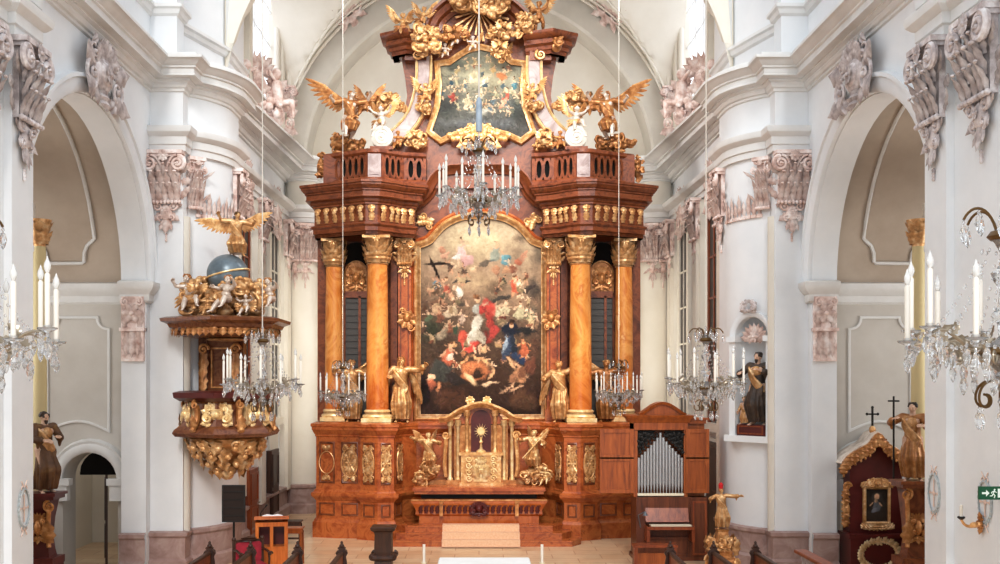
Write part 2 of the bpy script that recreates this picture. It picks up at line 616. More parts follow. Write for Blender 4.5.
for side, S in (('right', Matrix.Identity(4)), ('left', MIRX)):
    w = MB().push(S)
    vwall(w, P_NEAR, 0, 12)
    if side == 'left':
        vwall(w, P_FAR, 0, 12)
    else:               # the right pier has a niche for a saint
        vwall(w, P_FAR, 0, 3.3)
        vwall(w, P_FAR, 6.3, 12)
        q = lambda t: (RCX - RR * cos(R(t)), RCY - RR * sin(R(t)))
        NM = TR(RCX - 1.73 * cos(R(38)), RCY - 1.73 * sin(R(38)), 0) @ RZ(R(38) - PI / 2)
        nic = [tuple((NM @ Vector((.5 * cos(PI * i / 12), .48 * sin(PI * i / 12), 0)))[:2]) for i in range(13)]
        vwall(w, [(8, 25.2), (7.2, 25.2), (7.2, 25.62)] + [q(t) for t in (58, 54)], 3.3, 6.3)
        vwall(w, [q(t) for t in (22, 16, 10, 4, 0)] + P_FAR[-3:], 3.3, 6.3)
        vwall(w, nic[::-1], 3.3, 6.3)
        arcq = [q(t) for t in (54, 48, 42, 36, 30, 26, 22)]
        for z_ in (3.3, 6.3):
            ply = [(x_, y_, z_) for x_, y_ in arcq + nic[1:-1][::(1 if (Vector(nic[1]) - Vector(arcq[-1])).length < (Vector(nic[-2]) - Vector(arcq[-1])).length else -1)]]
            w.add(ply, [tuple(range(len(ply)))])
        w.push(NM)
        v, f = [], []
        for i in range(17):
            a = PI * i / 16
            v += [(.5 * cos(a), -.01, 5.78 + .5 * sin(a)), (.5 * cos(a), -.01, 6.3)]
            if i < 16:
                f.append((2 * i, 2 * i + 1, 2 * i + 3, 2 * i + 2))
        w.add(v, f)
        w.pop()
    ap = arch_pts()
    # nave wall with the arched opening
    v, f = [], []
    for y, z in [(YA0, 0)] + ap + [(YA1, 0)]:
        v += [(8, y, z), (8, y, 12), (8.6, y, z)]
    for i in range(len(ap) + 1):
        a = 3 * i
        if 0 < i < len(ap):
            f.append((a, a + 1, a + 4, a + 3))
        f.append((a, a + 3, a + 5, a + 2))
    w.add(v, f)
    w.add([(8, 17.5, 0), (8, YA0, 0), (8, YA0, 12), (8, 17.5, 12)], [(0, 1, 2, 3)])
    w.add([(8, YA1, 0), (8, 25.2, 0), (8, 25.2, 12), (8, YA1, 12)], [(0, 1, 2, 3)])
    vwall(w, P_NEAR + ATTIC, 11.9, 19)       # attic above the cornice
    struct(w.build('wall_' + side, 'plaster'))
    # choir upper wall in the window lunette
    w = MB().push(S)
    XW = 6.97
    w.add([(XW, 28.4, 12.4), (XW, 31.2, 12.4), (XW, 31.2, 20), (XW, 28.4, 20)], [(0, 1, 2, 3)])
    w.add([(XW, 35.3, 12.4), (XW, 36.4, 12.4), (XW, 36.4, 20), (XW, 35.3, 20)], [(0, 1, 2, 3)])
    w.add([(XW, 31.2, 12.4), (XW, 35.3, 12.4), (XW, 35.3, 12.9), (XW, 31.2, 12.9)], [(0, 1, 2, 3)])
    for y in (31.2, 35.3):
        w.add([(XW, y, 12.4), (XW + .3, y, 12.4), (XW + .3, y, 20), (XW, y, 20)], [(0, 1, 2, 3)])
    w.box(6.52, 7.0, 35.95, 36.3, 12.7, 19).box(6.7, 7.0, 35.6, 35.95, 12.7, 19)
    w.lathe([(.13, 12.7), (.13, 19)], 12, 6.6, 35.92)
    w.lathe([(.1, 12.7), (.1, 19)], 12, 6.8, 35.56)
    w.lathe([(.1, 12.7), (.1, 19)], 12, 6.9, 35.36)
    w.box(6.8, 7.0, 30.75, 31.15, 12.7, 19)
    struct(w.build('wall_choir_' + side, 'plaster_warm'))
    # chapel shell behind the arch
    w = MB().push(S)
    CH = [(r_[0], r_[1]) for r_ in [(8.6, 17.2), (13, 17.2), (13, 25.4), (8.6, 25.4)]]
    vwall(w, [(8.6, YA1), (8.6, 25.4), (13, 25.4)], 4.0, 7)
    DX0, DX1, DZ = 8.85, 10.2, 2.25                      # small arched doorway in the far chapel wall
    dc, dr = (DX0 + DX1) / 2, (DX1 - DX0) / 2
    darc = [(DX0, 0)] + [(dc - dr * cos(PI * i / 14), DZ + dr * sin(PI * i / 14)) for i in range(15)] + [(DX1, 0)]
    v, f = [], []
    for x, z in darc:
        v += [(x, 25.4, z), (x, 25.4, 4), (x, 26.2, z)]
    for i in range(len(darc) - 1):
        a = 3 * i
        if 0 < i < len(darc) - 2:
            f.append((a, a + 1, a + 4, a + 3))
        f.append((a, a + 3, a + 5, a + 2))
    w.add(v, f)
    w.add([(8.6, 25.4, 0), (DX0, 25.4, 0), (DX0, 25.4, 4), (8.6, 25.4, 4)], [(0, 1, 2, 3)])
    w.add([(DX1, 25.4, 0), (13, 25.4, 0), (13, 25.4, 4), (DX1, 25.4, 4)], [(0, 1, 2, 3)])
    vwall(w, [(8.6, YA0), (8.6, 17.2), (13, 17.2)], 0, 7)
    # barrel vault of the chapel, axis across the nave
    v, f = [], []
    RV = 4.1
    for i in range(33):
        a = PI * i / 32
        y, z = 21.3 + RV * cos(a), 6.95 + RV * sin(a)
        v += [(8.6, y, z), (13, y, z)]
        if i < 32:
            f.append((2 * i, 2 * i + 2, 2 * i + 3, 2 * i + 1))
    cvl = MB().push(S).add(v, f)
    struct(cvl.build('ceiling_chapel_' + side, 'plaster_vault_dimmed'))
    # gap above the arch on the chapel side
    v, f = [], []
    for i in range(33):
        a = PI * i / 32
        v += [(8.6, 21.3 + RV * cos(a), 6.95 + RV * sin(a)), (8.6, YAC + RA * cos(a), ZS + RA * sin(a))]
        if i < 32:
            f.append((2 * i, 2 * i + 1, 2 * i + 3, 2 * i + 2))
    w.add(v, f)
    # outer wall, with a window opening 18.5..24.3 x 8..10.4 that lights the chapel
    w.add([(13, 17.2, 0), (13, 25.4, 0), (13, 25.4, 3.5), (13, 17.2, 3.5)], [(0, 1, 2, 3)])
    w.add([(13, 17.2, 3.5), (13, 19.4, 3.5), (13, 19.4, 11.2), (13, 17.2, 11.2)], [(0, 1, 2, 3)])
    w.add([(13, 23.4, 3.5), (13, 25.4, 3.5), (13, 25.4, 11.2), (13, 23.4, 11.2)], [(0, 1, 2, 3)])
    w.add([(13, 19.4, 8.5), (13, 23.4, 8.5), (13, 23.4, 11.2), (13, 19.4, 11.2)], [(0, 1, 2, 3)])
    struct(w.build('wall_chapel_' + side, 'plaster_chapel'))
    # passage behind the doorway
    w = MB().push(S)
    w.add([(8.2, 26.2, 0), (8.2, 30, 0), (8.2, 30, 4), (8.2, 26.2, 4)], [(0, 1, 2, 3)])
    w.add([(11.2, 26.2, 0), (11.2, 30, 0), (11.2, 30, 4), (11.2, 26.2, 4)], [(0, 1, 2, 3)])
    w.add([(8.2, 30, 0), (11.2, 30, 0), (11.2, 30, 4), (8.2, 30, 4)], [(0, 1, 2, 3)])
    w.add([(8.2, 26.2, 4), (8.2, 30, 4), (11.2, 30, 4), (11.2, 26.2, 4)], [(0, 1, 2, 3)])
    struct(w.build('wall_passage_' + side, 'plaster_warm'))
    # mouldings of the chapel wall: impost, panels, door surround
    w = MB().push(S)
    imp = [(0, 6.55), (.05, 6.6), (.05, 6.75), (.14, 6.85), (.2, 6.95), (.2, 7.05), (0, 7.1)]
    w.sweep([(13, 25.4), (8.6, 25.4)][::-1] and [(12.95, 25.4), (8.62, 25.4)], [(-o, z) for o, z in imp][::-1] and imp)
    w.sweep([(8.62, 24.9), (7.98, 24.9), (7.98, 25.18)][::-1] and [(7.96, 25.2), (7.96, 24.88), (8.62, 24.88)][::-1], imp)
    w.sweep([(8.62, 17.92), (7.98, 17.92), (7.98, 17.6)], [(-o, z) for o, z in imp])
    pan = [(0, 0), (0, .05), (.03, .06), (.06, .05), (.06, 0)]
    # lower panel: notched corners
    x0, x1, z0, z1, k = 9.1, 10.55, 3.5, 6.2, .28
    def notch(cx, cz, a0, r=.28):
        return [(cx + r * cos(R(a)), cz + r * sin(R(a))) for a in range(a0, a0 - 91, -15)]
    pth = [(x0, z0)] + notch(x0, z1, 270, k)[::-1][:0] + [(x0, z1 - k)] + [(x0 + k * sin(R(a)), z1 - k * cos(R(a))) for a in range(15, 90, 15)] + [(x0 + k, z1), (x1 - k, z1)] + [(x1 - k * cos(R(a)), z1 - k * sin(R(a))) for a in range(15, 90, 15)] + [(x1, z1 - k), (x1, z0)]
    pth += [(x1 - (x1 - x0) * i / 10, z0 + .22 * sin(PI * i / 10)) for i in range(1, 10)]
    w.sweepv(pth, pan, True, 25.4)
    # arched surround of the doorway
    w.sweepv(darc[1:-1], [(0, 0), (0, .1), (.05, .14), (.16, .14), (.22, .1), (.28, .12), (.34, 0)], False, 25.4)
    for x in (DX0, DX1):
        w.push(TR(x, 25.4, DZ)).box(-.22, .22, -.2, .05, -.12, .04).box(-.16, .16, -.16, .05, -.5, -.12).pop()
    # vault panel: frame lying on the barrel
    def onv(x, a):
        return Vector((x, 21.3 + (RV - .04) * cos(R(a)), 6.95 + (RV - .04) * sin(R(a))))
    fr = []
    fr += [onv(9.35, 17), onv(9.42, 16), onv(9.55, 14.5), onv(9.63, 12), onv(9.65, 9)] + [onv(x, 8.5) for x in (9.7, 10.1, 10.5)] + [onv(10.55, 9), onv(10.57, 12), onv(10.65, 14.5), onv(10.78, 16), onv(10.85, 17)] + [onv(10.85, a) for a in range(22, 118, 8)] + [onv(10.6, 124), onv(9.6, 124)] + [onv(9.35, a) for a in range(118, 16, -8)]
    w.tube(fr, .045, 6, True)
    trim(w, 'moulding')
    # archivolt of the nave arch with its keystone line
    w = MB().push(S)
    aa = arch_pts(40, RA + .02)
    band = [(0, 0), (0, .1), (.06, .13), (.28, .13), (.3, .18), (.38, .18), (.4, 0)]
    v, f = [], []
    for i, (y, z) in enumerate(aa):
        a = PI * i / 40
        for o, d in band:
            v.append((8 - d, y - o * cos(a), z + o * sin(a)))
    n = len(band)
    for i in range(40):
        for k in range(n - 1):
            f.append((i * n + k, i * n + k + 1, (i + 1) * n + k + 1, (i + 1) * n + k))
    w.add(v, f)
    trim(w, 'plaster')
    # entablature
    w = MB().push(S)
    w.sweep(P_ALL, CORN)
    w.sweep(P_NEAR, ARCH)
    w.sweep(P_FAR + P_BACK, ARCH)
    w.sweep([(7.66, 17.52), (7.53, 17.52)][:0] + P_NEAR[1:4], [(o + .1, z) for o, z in ((0, 10.9), (.06, 10.95), (.06, 11.5), (0, 11.6))])
    w.sweep(P_NEAR + ATTIC, [(0, 13.55), (.07, 13.6), (.1, 13.7), (.16, 13.74), (.16, 13.82), (0, 13.86)])
    trim(w, 'moulding', 28)
    # vertical pilaster strips with their bases on the choir side wall and shafts beside the rounded pier
    w = MB().push(S)
    for y in (28.6, 31.9, 36.2):
        w.box(6.72, 6.9, y - .38, y + .38, .9, 10.2)
        w.box(6.62, 6.9, y - .3, y + .3, .9, 10.0)
    for y in (30.05, 34.5):
        for k in (-.82, .82):
            w.box(6.78, 6.9, y + k - .09, y + k + .09, 3.4, 9.9)
        w.box(6.7, 6.9, y - 1.0, y + 1.0, 3.2, 3.45)
        w.box(6.76, 6.9, y - .9, y + .9, 9.75, 9.95)
        w.box(6.82, 6.9, y - .7, y + .7, 1.3, 3.0)
    w.lathe([(.14, .95), (.14, 8.7)], 10, 7.22, 25.42)
    trim(w, 'plaster_warm')
    # marble dado
    w = MB().push(S)
    dd = [(.14, 0), (.14, .3), (.07, .36), (.07, .86), (.13, .92), (.13, 1.0), (0, 1.03)]
    w.sweep(P_NEAR, dd)
    w.sweep(P_FAR + P_BACK, dd)
    w.sweep([(12.9, 25.4), (DX1 + .3, 25.4)], dd)
    w.sweep([(8.62, 24.88), (8.0, 24.88), (8.0, 25.2)][:2], dd)
    struct(w.build('baseboard_' + side, 'dado'))
    # window glass: clerestory
    w = MB().push(S)
    w.add([(7.2, 31.1, 12.7), (7.2, 35.4, 12.7), (7.2, 35.4, 18), (7.2, 31.1, 18)], [(0, 1, 2, 3)])
    wi = struct(w.build('window_' + ('2' if side == 'right' else '1'), 'window_pane', None, 0))
    w = MB().push(S)
    for y in (32.6, 33.8):
        w.box(7.06, 7.16, y - .05, y + .05, 12.7, 18)
    for z in (13.6, 14.8, 16, 17.2):
        w.box(7.08, 7.14, 31.2, 35.3, z - .03, z + .03)
    w.build('window_frame', 'plaster', wi)
    # tall oratory windows, dark, low in the choir wall
    for q, y in enumerate((30.05, 34.5)):
        w = MB().push(S)
        w.box(6.83, 6.93, y - .62, y + .62, 3.5, 9.6)
        wi = struct(w.build('window_%d' % (3 + q + (2 if side == 'right' else 0)), 'louvre'))
        w = MB().push(S)
        w.box(6.78, 6.86, y - .7, y - .58, 3.45, 9.7).box(6.78, 6.86, y + .58, y + .7, 3.45, 9.7).box(6.78, 6.86, y - .7, y + .7, 9.55, 9.75)
        w.box(6.8, 6.85, y - .04, y + .04, 3.5, 9.6)
        for z in (4.7, 5.9, 7.1, 8.3):
            w.box(6.8, 6.85, y - .6, y + .6, z - .03, z + .03)
        w.build('window_frame', 'wood_red' if q == 0 else 'plaster_warm', wi)

# choir cross vault
vm = MB()
BR, BZ, YC_, HY = 7.0, 12.0, 32.35, 3.95
def vault_z(x, y):
    a = BZ + BR * sqrt(max(0, 1 - (x / 7.0) ** 2))
    b2 = BZ + BR * sqrt(max(0, 1 - ((y - YC_) / HY) ** 2))
    return max(a, b2)
v, f = [], []
NX, NY = 96, 48
for j in range(NY + 1):
    y = 28.4 + 7.9 * j / NY
    for i in range(NX + 1):
        x = -7.0 * cos(PI * i / NX)
        v.append((x, y, vault_z(x, y)))
for j in range(NY):
    for i in range(NX):
        a = j * (NX + 1) + i
        f.append((a, a + 1, a + NX + 2, a + NX + 1))
vm.add(v, f)
struct(vm.build('ceiling', 'plaster_warm', None, 30))
# raised bands on the vault
w = MB()
for s in (1, -1):
    for off, rad in ((.42, .05), (.62, .03)):
        pts = []
        for i in range(30):
            t = (i + 1) / 31            # along the groin
            y = YC_ + HY * t
            x = s * 7.0 * t
            pts.append((x * (1 - off / 7 * .6), y, vault_z(x * (1 - off / 7 * .6), y) - .02))
        w.tube(pts, rad, 6)
w.tube([(6.92 * cos(R(a)), 36.0, BZ + 6.92 * sin(R(a))) for a in range(8, 173, 4)], .05, 6)
w.tube([(6.94 * cos(R(a)), 35.6, BZ + 6.94 * sin(R(a))) for a in range(14, 167, 4)], .035, 6)
trim(w, 'plaster_warm')
# rear arch ring and the lunette wall behind the altar
w = MB()
N = 48
for (r0, y0, r1, y1) in ((7.1, 36.3, 6.95, 36.25), (6.95, 36.25, 6.2, 36.25), (6.2, 36.25, 6.1, 36.32), (6.1, 36.32, 6.1, 37.5)):
    v, f = [], []
    for i in range(N + 1):
        a = PI * i / N
        v += [(r0 * cos(a), y0, BZ + r0 * sin(a)), (r1 * cos(a), y1, BZ + r1 * sin(a))]
        if i < N:
            f.append((2 * i, 2 * i + 2, 2 * i + 3, 2 * i + 1))
    w.add(v, f)
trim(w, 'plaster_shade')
w = MB()
vwall(w, P_BACK, 0, 11.9)
vwall(w, [(-x, y) for x, y in P_BACK], 0, 11.9)
w.add([(7 * cos(PI * i / 40), 37.5, 11.5 + 7 * sin(PI * i / 40)) for i in range(41)], [tuple(range(41))])
w.add([(-7, 36.9, 11.9), (7, 36.9, 11.9), (7, 37.5, 11.9), (-7, 37.5, 11.9)], [(0, 1, 2, 3)])
struct(w.build('wall_back', 'plaster_warm'))

# ------------------------------------------------------------------ stucco ornament
def frame_on(x, y, z, rot):
    return TR(x, y, z) @ RZ(rot)


def pil_capital(mb, w, h, drop=True, seed=0):
    """composite pilaster capital, local frame: X along the wall, -Y out, Z up from the astragal"""
    rnd = random.Random(seed)
    d = .1
    mb.box(-w * .46, w * .46, -d, .05, 0, h * .9)
    for n, z0, L, c, lf in ((5, 0, .36, .75, .02), (4, .2, .38, .8, .05), (5, .44, .3, .8, .06)):
        for i in range(n):
            x = ((i + .5) / n - .5) * w * 1.02
            mb.leaf((x, -d, h * z0), PI / 2 + rnd.uniform(-.1, .1), h * L, w / n * .5, c, lf)
            mb.ell((x, -d - lf - h * L * c * .5, h * (z0 + L) * .99), (w / n * .26, w / n * .2, w / n * .16), 8, 5)
    mb.box(-w * .6, w * .6, -d - .18, .05, h * .93, h)
    mb.box(-w * .54, w * .54, -d - .12, .05, h * .88, h * .93)
    for s in (-1, 1):
        mb.scroll((s * w * .46, -d - .04, h * .74), w * .25, 1.8, w * .075, PI / 2, -s, .1)
        mb.tube(bez((s * .03, -d - .02, h * .5), (s * .06, -d - .1, h * .7), (s * w * .2, -d - .14, h * .9), (s * w * .42, -d - .14, h * .9)), w * .05, 6)
        mb.leaf((s * w * .44, -d, h * .56), PI / 2 - s * .9, h * .34, w * .1, .4)
        mb.leaf((s * w * .5, 0, h * .4), PI / 2 - s * 1.3, w * .34, w * .12, .3)
        mb.leaf((s * w * .48, 0, h * .1), PI / 2 - s * .7, h * .3, w * .1, .4)
    mb.rosette((0, -d - .18, h * .88), w * .2, 8)
    for i in range(9):
        mb.ell((-w * .48 + w * .96 * i / 8, -d - .05, .0), (w * .06, .05, .05), 8, 6)
    if drop:
        q = h * .62
        mb.ell((0, -.05, -q * .3), (w * .2, .08, q * .26), 12, 8)
        for s in (-1, 1):
            mb.scroll((s * w * .24, -.02, -q * .12), w * .15, 1.5, w * .045, PI / 2, -s, .05)
            mb.scroll((s * w * .18, -.02, -q * .46), w * .1, 1.4, w * .035, -PI / 2, s, .05)
            mb.leaf((s * w * .1, -.02, -q * .3), -PI / 2 + s * .9, q * .45, w * .1, .3)
            mb.leaf((s * w * .06, -.02, -q * .5), -PI / 2 + s * .35, q * .4, w * .08, .3)
            mb.leaf((s * w * .3, -.02, -q * .1), s * .2 + (0 if s > 0 else PI), w * .26, w * .08, .3)
        mb.leaf((0, -.04, -q * .5), -PI / 2, q * .5, w * .11, .25)
        mb.rosette((0, -.12, -q * .26), w * .13)
        for i in range(4):
            mb.ell((0, -.03, -q * .98 - .05 * i), (.03, .03, .035), 6, 5)


def cartouche(mb, w, h, seed=0, body=True):
    """shell and leaf cresting: width w, height h, base centre at the origin"""
    rnd = random.Random(seed)
    if body:
        mb.ell((0, -.03, h * .45), (w * .22, .12, h * .28), 14, 8)
        mb.ell((0, -.1, h * .45), (w * .14, .1, h * .19), 14, 8)
    for i in range(9):
        a = PI * (.1 + .8 * i / 8)
        mb.leaf((w * .1 * cos(a), -.03, h * .62 + h * .06 * sin(a)), a, h * .34, w * .07, .45)
    for s in (-1, 1):
        mb.scroll((s * w * .3, -.02, h * .3), w * .15, 1.5, .045, PI / 2, -s, .06)
        mb.scroll((s * w * .27, -.02, h * .68), w * .1, 1.4, .035, -PI / 2, s, .06)
        mb.leaf((s * w * .2, -.02, h * .2), PI / 2 - s * 1.9, w * .36, w * .1, .35)
        mb.leaf((s * w * .24, -.02, h * .5), PI / 2 - s * 1.2, w * .32, w * .1, .35)
        mb.leaf((s * w * .18, -.02, h * .8), PI / 2 - s * .7, h * .24, w * .08, .35)
        mb.leaf((s * w * .14, -.02, h * .12), -PI / 2 + s * .8, h * .3, w * .08, .35)
        for i in range(4):
            mb.ell((s * w * (.1 + .07 * i), -.04, h * (.06 - .02 * i)), (.05, .05, .05), 6, 5)
    mb.leaf((0, -.03, h * .18), -PI / 2, h * .34, w * .12, .3)
    mb.rosette((0, -.16, h * .45), w * .1)


for S, side in ((Matrix.Identity(4), 1), (MIRX, -1)):
    rn = -PI / 2                               # a wall at +X facing -X: local -Y becomes -X
    def O(mb_fn, x, y, z, rot, mat, S=S):
        mb = MB().push(S).push(frame_on(x, y, z, rot))
        mb_fn(mb)
        return trim(mb, mat)
    O(lambda q: pil_capital(q, .8, 1.3, True, 1), 7.53, 17.1, 8.95, rn, 'stucco')
    O(lambda q: pil_capital(q, .9, 1.3, True, 2), 7.64, 15.7, 8.95, rn, 'stucco')
    O(lambda q: pil_capital(q, .74, 1.25, True, 3), 7.6, 25.2, 9.0, 0, 'stucco_pink')
    # capital continuing round the pier
    def pier_cap(q):
        for t in (50,):
            q.push(frame_on(RCX - RR * cos(R(t)), RCY - RR * sin(R(t)), 8.95, R(t) - PI / 2)); pil_capital(q, .36, 1.25, False, t); q.pop()
        q.push(frame_on(RCX - RR, RCY + .35, 9.0, -PI / 2)); pil_capital(q, .6, 1.25, True, 5); q.pop()
        for t in range(6, 48, 5):
            q.push(frame_on(RCX - RR * cos(R(t)), RCY - RR * sin(R(t)), 8.8, R(t) - PI / 2))
            q.leaf((0, -.01, 0), PI / 2, .42 if t % 2 else .6, .07, .12, .01)
            q.box(-.07, .07, -.05, .02, -.05, .03)
            q.pop()
    mb = MB().push(S); pier_cap(mb); trim(mb, 'stucco_pink')
    # cresting over the choir windows and pilaster heads along the choir wall
    for y in (28.6, 31.9, 36.1):
        O(lambda q: pil_capital(q, .7, 1.25, True, int(y)), 6.7, y, 9.0, rn, 'stucco_pink')
    for y in (30.05, 34.5):
        O(lambda q: cartouche(q, 1.7, 1.6, 3), 6.82, y, 9.55, rn, 'stucco_pink')
    # half-round corner shaft
    def corner_cap(q):
        for k, a in enumerate((30, 70, 110, 150)):
            q.push(frame_on(6.3 + .5 * cos(R(a)), 36.9 - .4 * sin(R(a)), 8.9, R(90 - a) )); pil_capital(q, .42, 1.3, k in (1, 2), a); q.pop()
    mb = MB().push(S); corner_cap(mb); trim(mb, 'stucco_pink')
    # cartouche on the crown of the arch
    O(lambda q: cartouche(q, 2.3, 1.3, 9), 7.84, 21.5, 10.45, rn, 'stucco')
    # console capital on the arch jamb
    def jamb(q):
        q.box(-.27, .27, -.1, .05, 0, 1.55)
        q.box(-.3, .3, -.16, .05, .72, .8)
        q.rosette((0, -.12, 1.15), .26)
        for s in (-1, 1):
            q.scroll((s * .17, -.1, 1.42), .1, 1.4, .03, PI / 2, -s, .04)
            q.leaf((s * .18, -.08, .82), PI / 2, .4, .08, .3)
            q.leaf((s * .14, -.08, .7), -PI / 2, .62, .08, .15)
        q.leaf((0, -.08, .7), -PI / 2, .64, .1, .15)
    O(jamb, 8.3, 24.9, 5.15, 0, 'stucco_pink')
    # stucco group at the foot of the clerestory window
    def sill(q):
        cartouche(q, 1.5, 1.7, 4)
        rnd = random.Random(2)
        for k in (-1, 1):           # two seated stucco children beside the shield
            q.cap((k * .7, -.15, .35), (k * .62, -.2, .85), .2, .16)
            q.ell((k * .58, -.24, 1.16), (.15, .16, .18))
            q.cap((k * .6, -.2, .95), (k * .25, -.3, 1.15), .07, .05)
            q.cap((k * .7, -.2, .3), (k * 1.0, -.5, .35), .11, .08)
            q.cap((k * 1.0, -.5, .35), (k * 1.02, -.5, -.1), .08, .05)
            q.cap((k * .62, -.2, .3), (k * .5, -.5, .15), .11, .08)
        for i in range(22):
            q.ell((rnd.uniform(-1.1, 1.1), -rnd.uniform(.05, .3), rnd.uniform(-.1, .3)), (.14, .12, .12), 8, 6)
            q.leaf((rnd.uniform(-1, 1), -.1, rnd.uniform(0, .9)), rnd.uniform(.4, 2.7), .4, .09, .5)
    O(sill, 6.75, 31.4, 12.9, -.9, 'stucco_pink')
    O(lambda q: cartouche(q, 1.5, 1.5, 6), 6.7, 34.2, 12.8, -.8, 'stucco_pink')
    # little capital under the rib by the rear arch
    O(lambda q: pil_capital(q, .5, .8, False, 6), 6.66, 35.72, 14.0, -.3, 'stucco_pink')
    # foliage on the vault
    def fol(q):
        for s in (-1, 1):
            q.scroll((s * .3, 0, .1), .28, 1.5, .04, PI / 2, -s, .02)
            q.leaf((s * .1, 0, .1), PI / 2 - s * .5, .8, .16, .1)
            q.leaf((s * .1, 0, 0), -PI / 2 + s * .7, .7, .14, .1)
            q.leaf((s * .4, 0, .3), PI / 2 - s * 1.0, .5, .1, .1)
        q.leaf((0, 0, .1), PI / 2, .9, .16, .1)
        q.leaf((0, 0, 0), -PI / 2, .8, .16, .1)
    a = R(50)
    mb = MB().push(S).push(TR(6.95 * cos(a), 35.75, BZ + 6.95 * sin(a)) @ RY(PI / 2 - a) @ RX(R(70)))
    fol(mb); trim(mb, 'stucco_pink')
# ================================================================== THE HIGH ALTAR
AY = 31.5
altar = thing('high_altar', 'towering brown-red marble high altar with orange columns and gilded ornament against the end wall', 'altar', (0, AY, 0))


def AM():
    return MB().push(TR(0, -AY, 0))


def ap(mb, name, mat, parent=None, smooth=40, label=None):
    o = mb.build(name, mat, parent or altar, smooth)
    if label:
        o['label'] = label
    return o


def gable_at(px, py, Y=31.9):
    return ((px - CX) * Y / FPX, CAMZ - (py - CY) * Y / FPX)


POD = [(4.88, 34), (4.88, 31.05), (4.2, 30.85), (3.5, 30.8), (3.5, 30.58), (2.97, 30.34), (2.5, 30.46), (2.5, 30.62), (2.3, 31.15), (1.9, 31.5), (1.5, 31.55)]
PODF = POD + [(-x, y) for x, y in POD[::-1]]
mb = AM()
mb.sweep(PODF, [(.1, 0), (.1, .46), (.06, .5), (.04, .55), (0, .58), (0, 1.1), (.03, 1.12), (.06, 1.17), (.12, 1.22), (.14, 1.26), (.14, 1.33), (.06, 1.38), (.04, 1.42), (0, 1.45), (0, 3.0), (.03, 3.02), (.03, 3.07), (.06, 3.1), (.1, 3.2), (.12, 3.22), (.12, 3.3), (.15, 3.32), (.15, 3.4), (.0, 3.45), (-.2, 3.45)])
mb.slab([(x, y) for x, y in PODF][::-1], 3.4, 3.45)
podium = ap(mb, 'podium', 'marble_brown', None, 25)
# framed panels and gilded cartouches on the podium faces
faces = [((4.88, 31.05), (4.2, 30.85), 0), ((4.2, 30.85), (3.5, 30.8), 1), ((3.5, 30.58), (2.97, 30.34), 1), ((2.97, 30.34), (2.5, 30.46), 1), ((2.5, 30.62), (2.3, 31.15), 1)]
for s in (1, -1):
    for (a, b, g) in faces:
        ax, bx_ = a[0] * s, b[0] * s
        if s < 0:
            p, q = Vector((ax, a[1])), Vector((bx_, b[1]))
        else:
            p, q = Vector((bx_, b[1])), Vector((ax, a[1]))
        c, d = (p + q) / 2, (q - p)
        L = d.length
        rot = atan2(d.y, d.x)
        fr = TR(c.x, c.y, 0) @ RZ(rot)
        hw = L * .5 - .1
        mb = AM().push(fr)
        mb.sweepv([(-hw, 1.62), (hw, 1.62), (hw, 2.86), (-hw, 2.86)], [(0, 0), (0, .02), (.03, .035), (.06, .02), (.06, 0)], True)
        ap(mb, 'panel_moulding', 'marble_red', podium)
        mb = AM().push(fr)
        mb.sweepv([(-hw, .66), (hw, .66), (hw, 1.04), (-hw, 1.04)], [(0, 0), (0, .015), (.03, .025), (.05, 0)], True)
        ap(mb, 'panel_moulding', 'marble_red', podium)
        mb = AM().push(fr).push(TR(0, -.01, 2.24))
        w_ = min(.25, hw * .95)
        if g:
            mb.tube([(w_ * cos(2 * PI * i / 20), -.03, .43 * sin(2 * PI * i / 20)) for i in range(20)], .028, 6, True)
            mb.ell((0, 0, 0), (w_ * .9, .025, .4))
            for sz in (-1, 1):
                for k in (-.7, 0, .7):
                    mb.leaf((0, -.02, sz * .08), sz * PI / 2 + k, .26, .06, .3)
                for sx in (-1, 1):
                    mb.scroll((sx * w_ * .4, -.015, sz * .24), .07, 1.5, .018, sz * PI / 2, sx * sz, .02, 16)
            for sx in (-1, 1):
                for z in (-.42, -.15, .15, .42):
                    mb.scroll((sx * w_ * .62, -.02, z), .075, 1.3, .02, 0, sx, .02, 14)
                mb.leaf((sx * w_ * .3, -.02, .4), PI / 2 - sx * .5, .18, .07, .3)
                mb.leaf((sx * w_ * .3, -.02, -.4), -PI / 2 + sx * .5, .18, .07, .3)
            mb.rosette((0, -.04, 0), .13)
        else:
            mb.tube([(w_ * cos(2 * PI * i / 20), -.02, .33 * sin(2 * PI * i / 20)) for i in range(20)], .016, 5, True)
            for sz in (-1, 1):
                for sx in (-1, 1):
                    mb.leaf((0, -.02, sz * .4), sz * (PI / 2) - sx * .9, .18, .07, .3)
                mb.rosette((0, -.02, sz * .42), .08)
        ap(mb, 'gilded_cartouche', 'gold', podium)


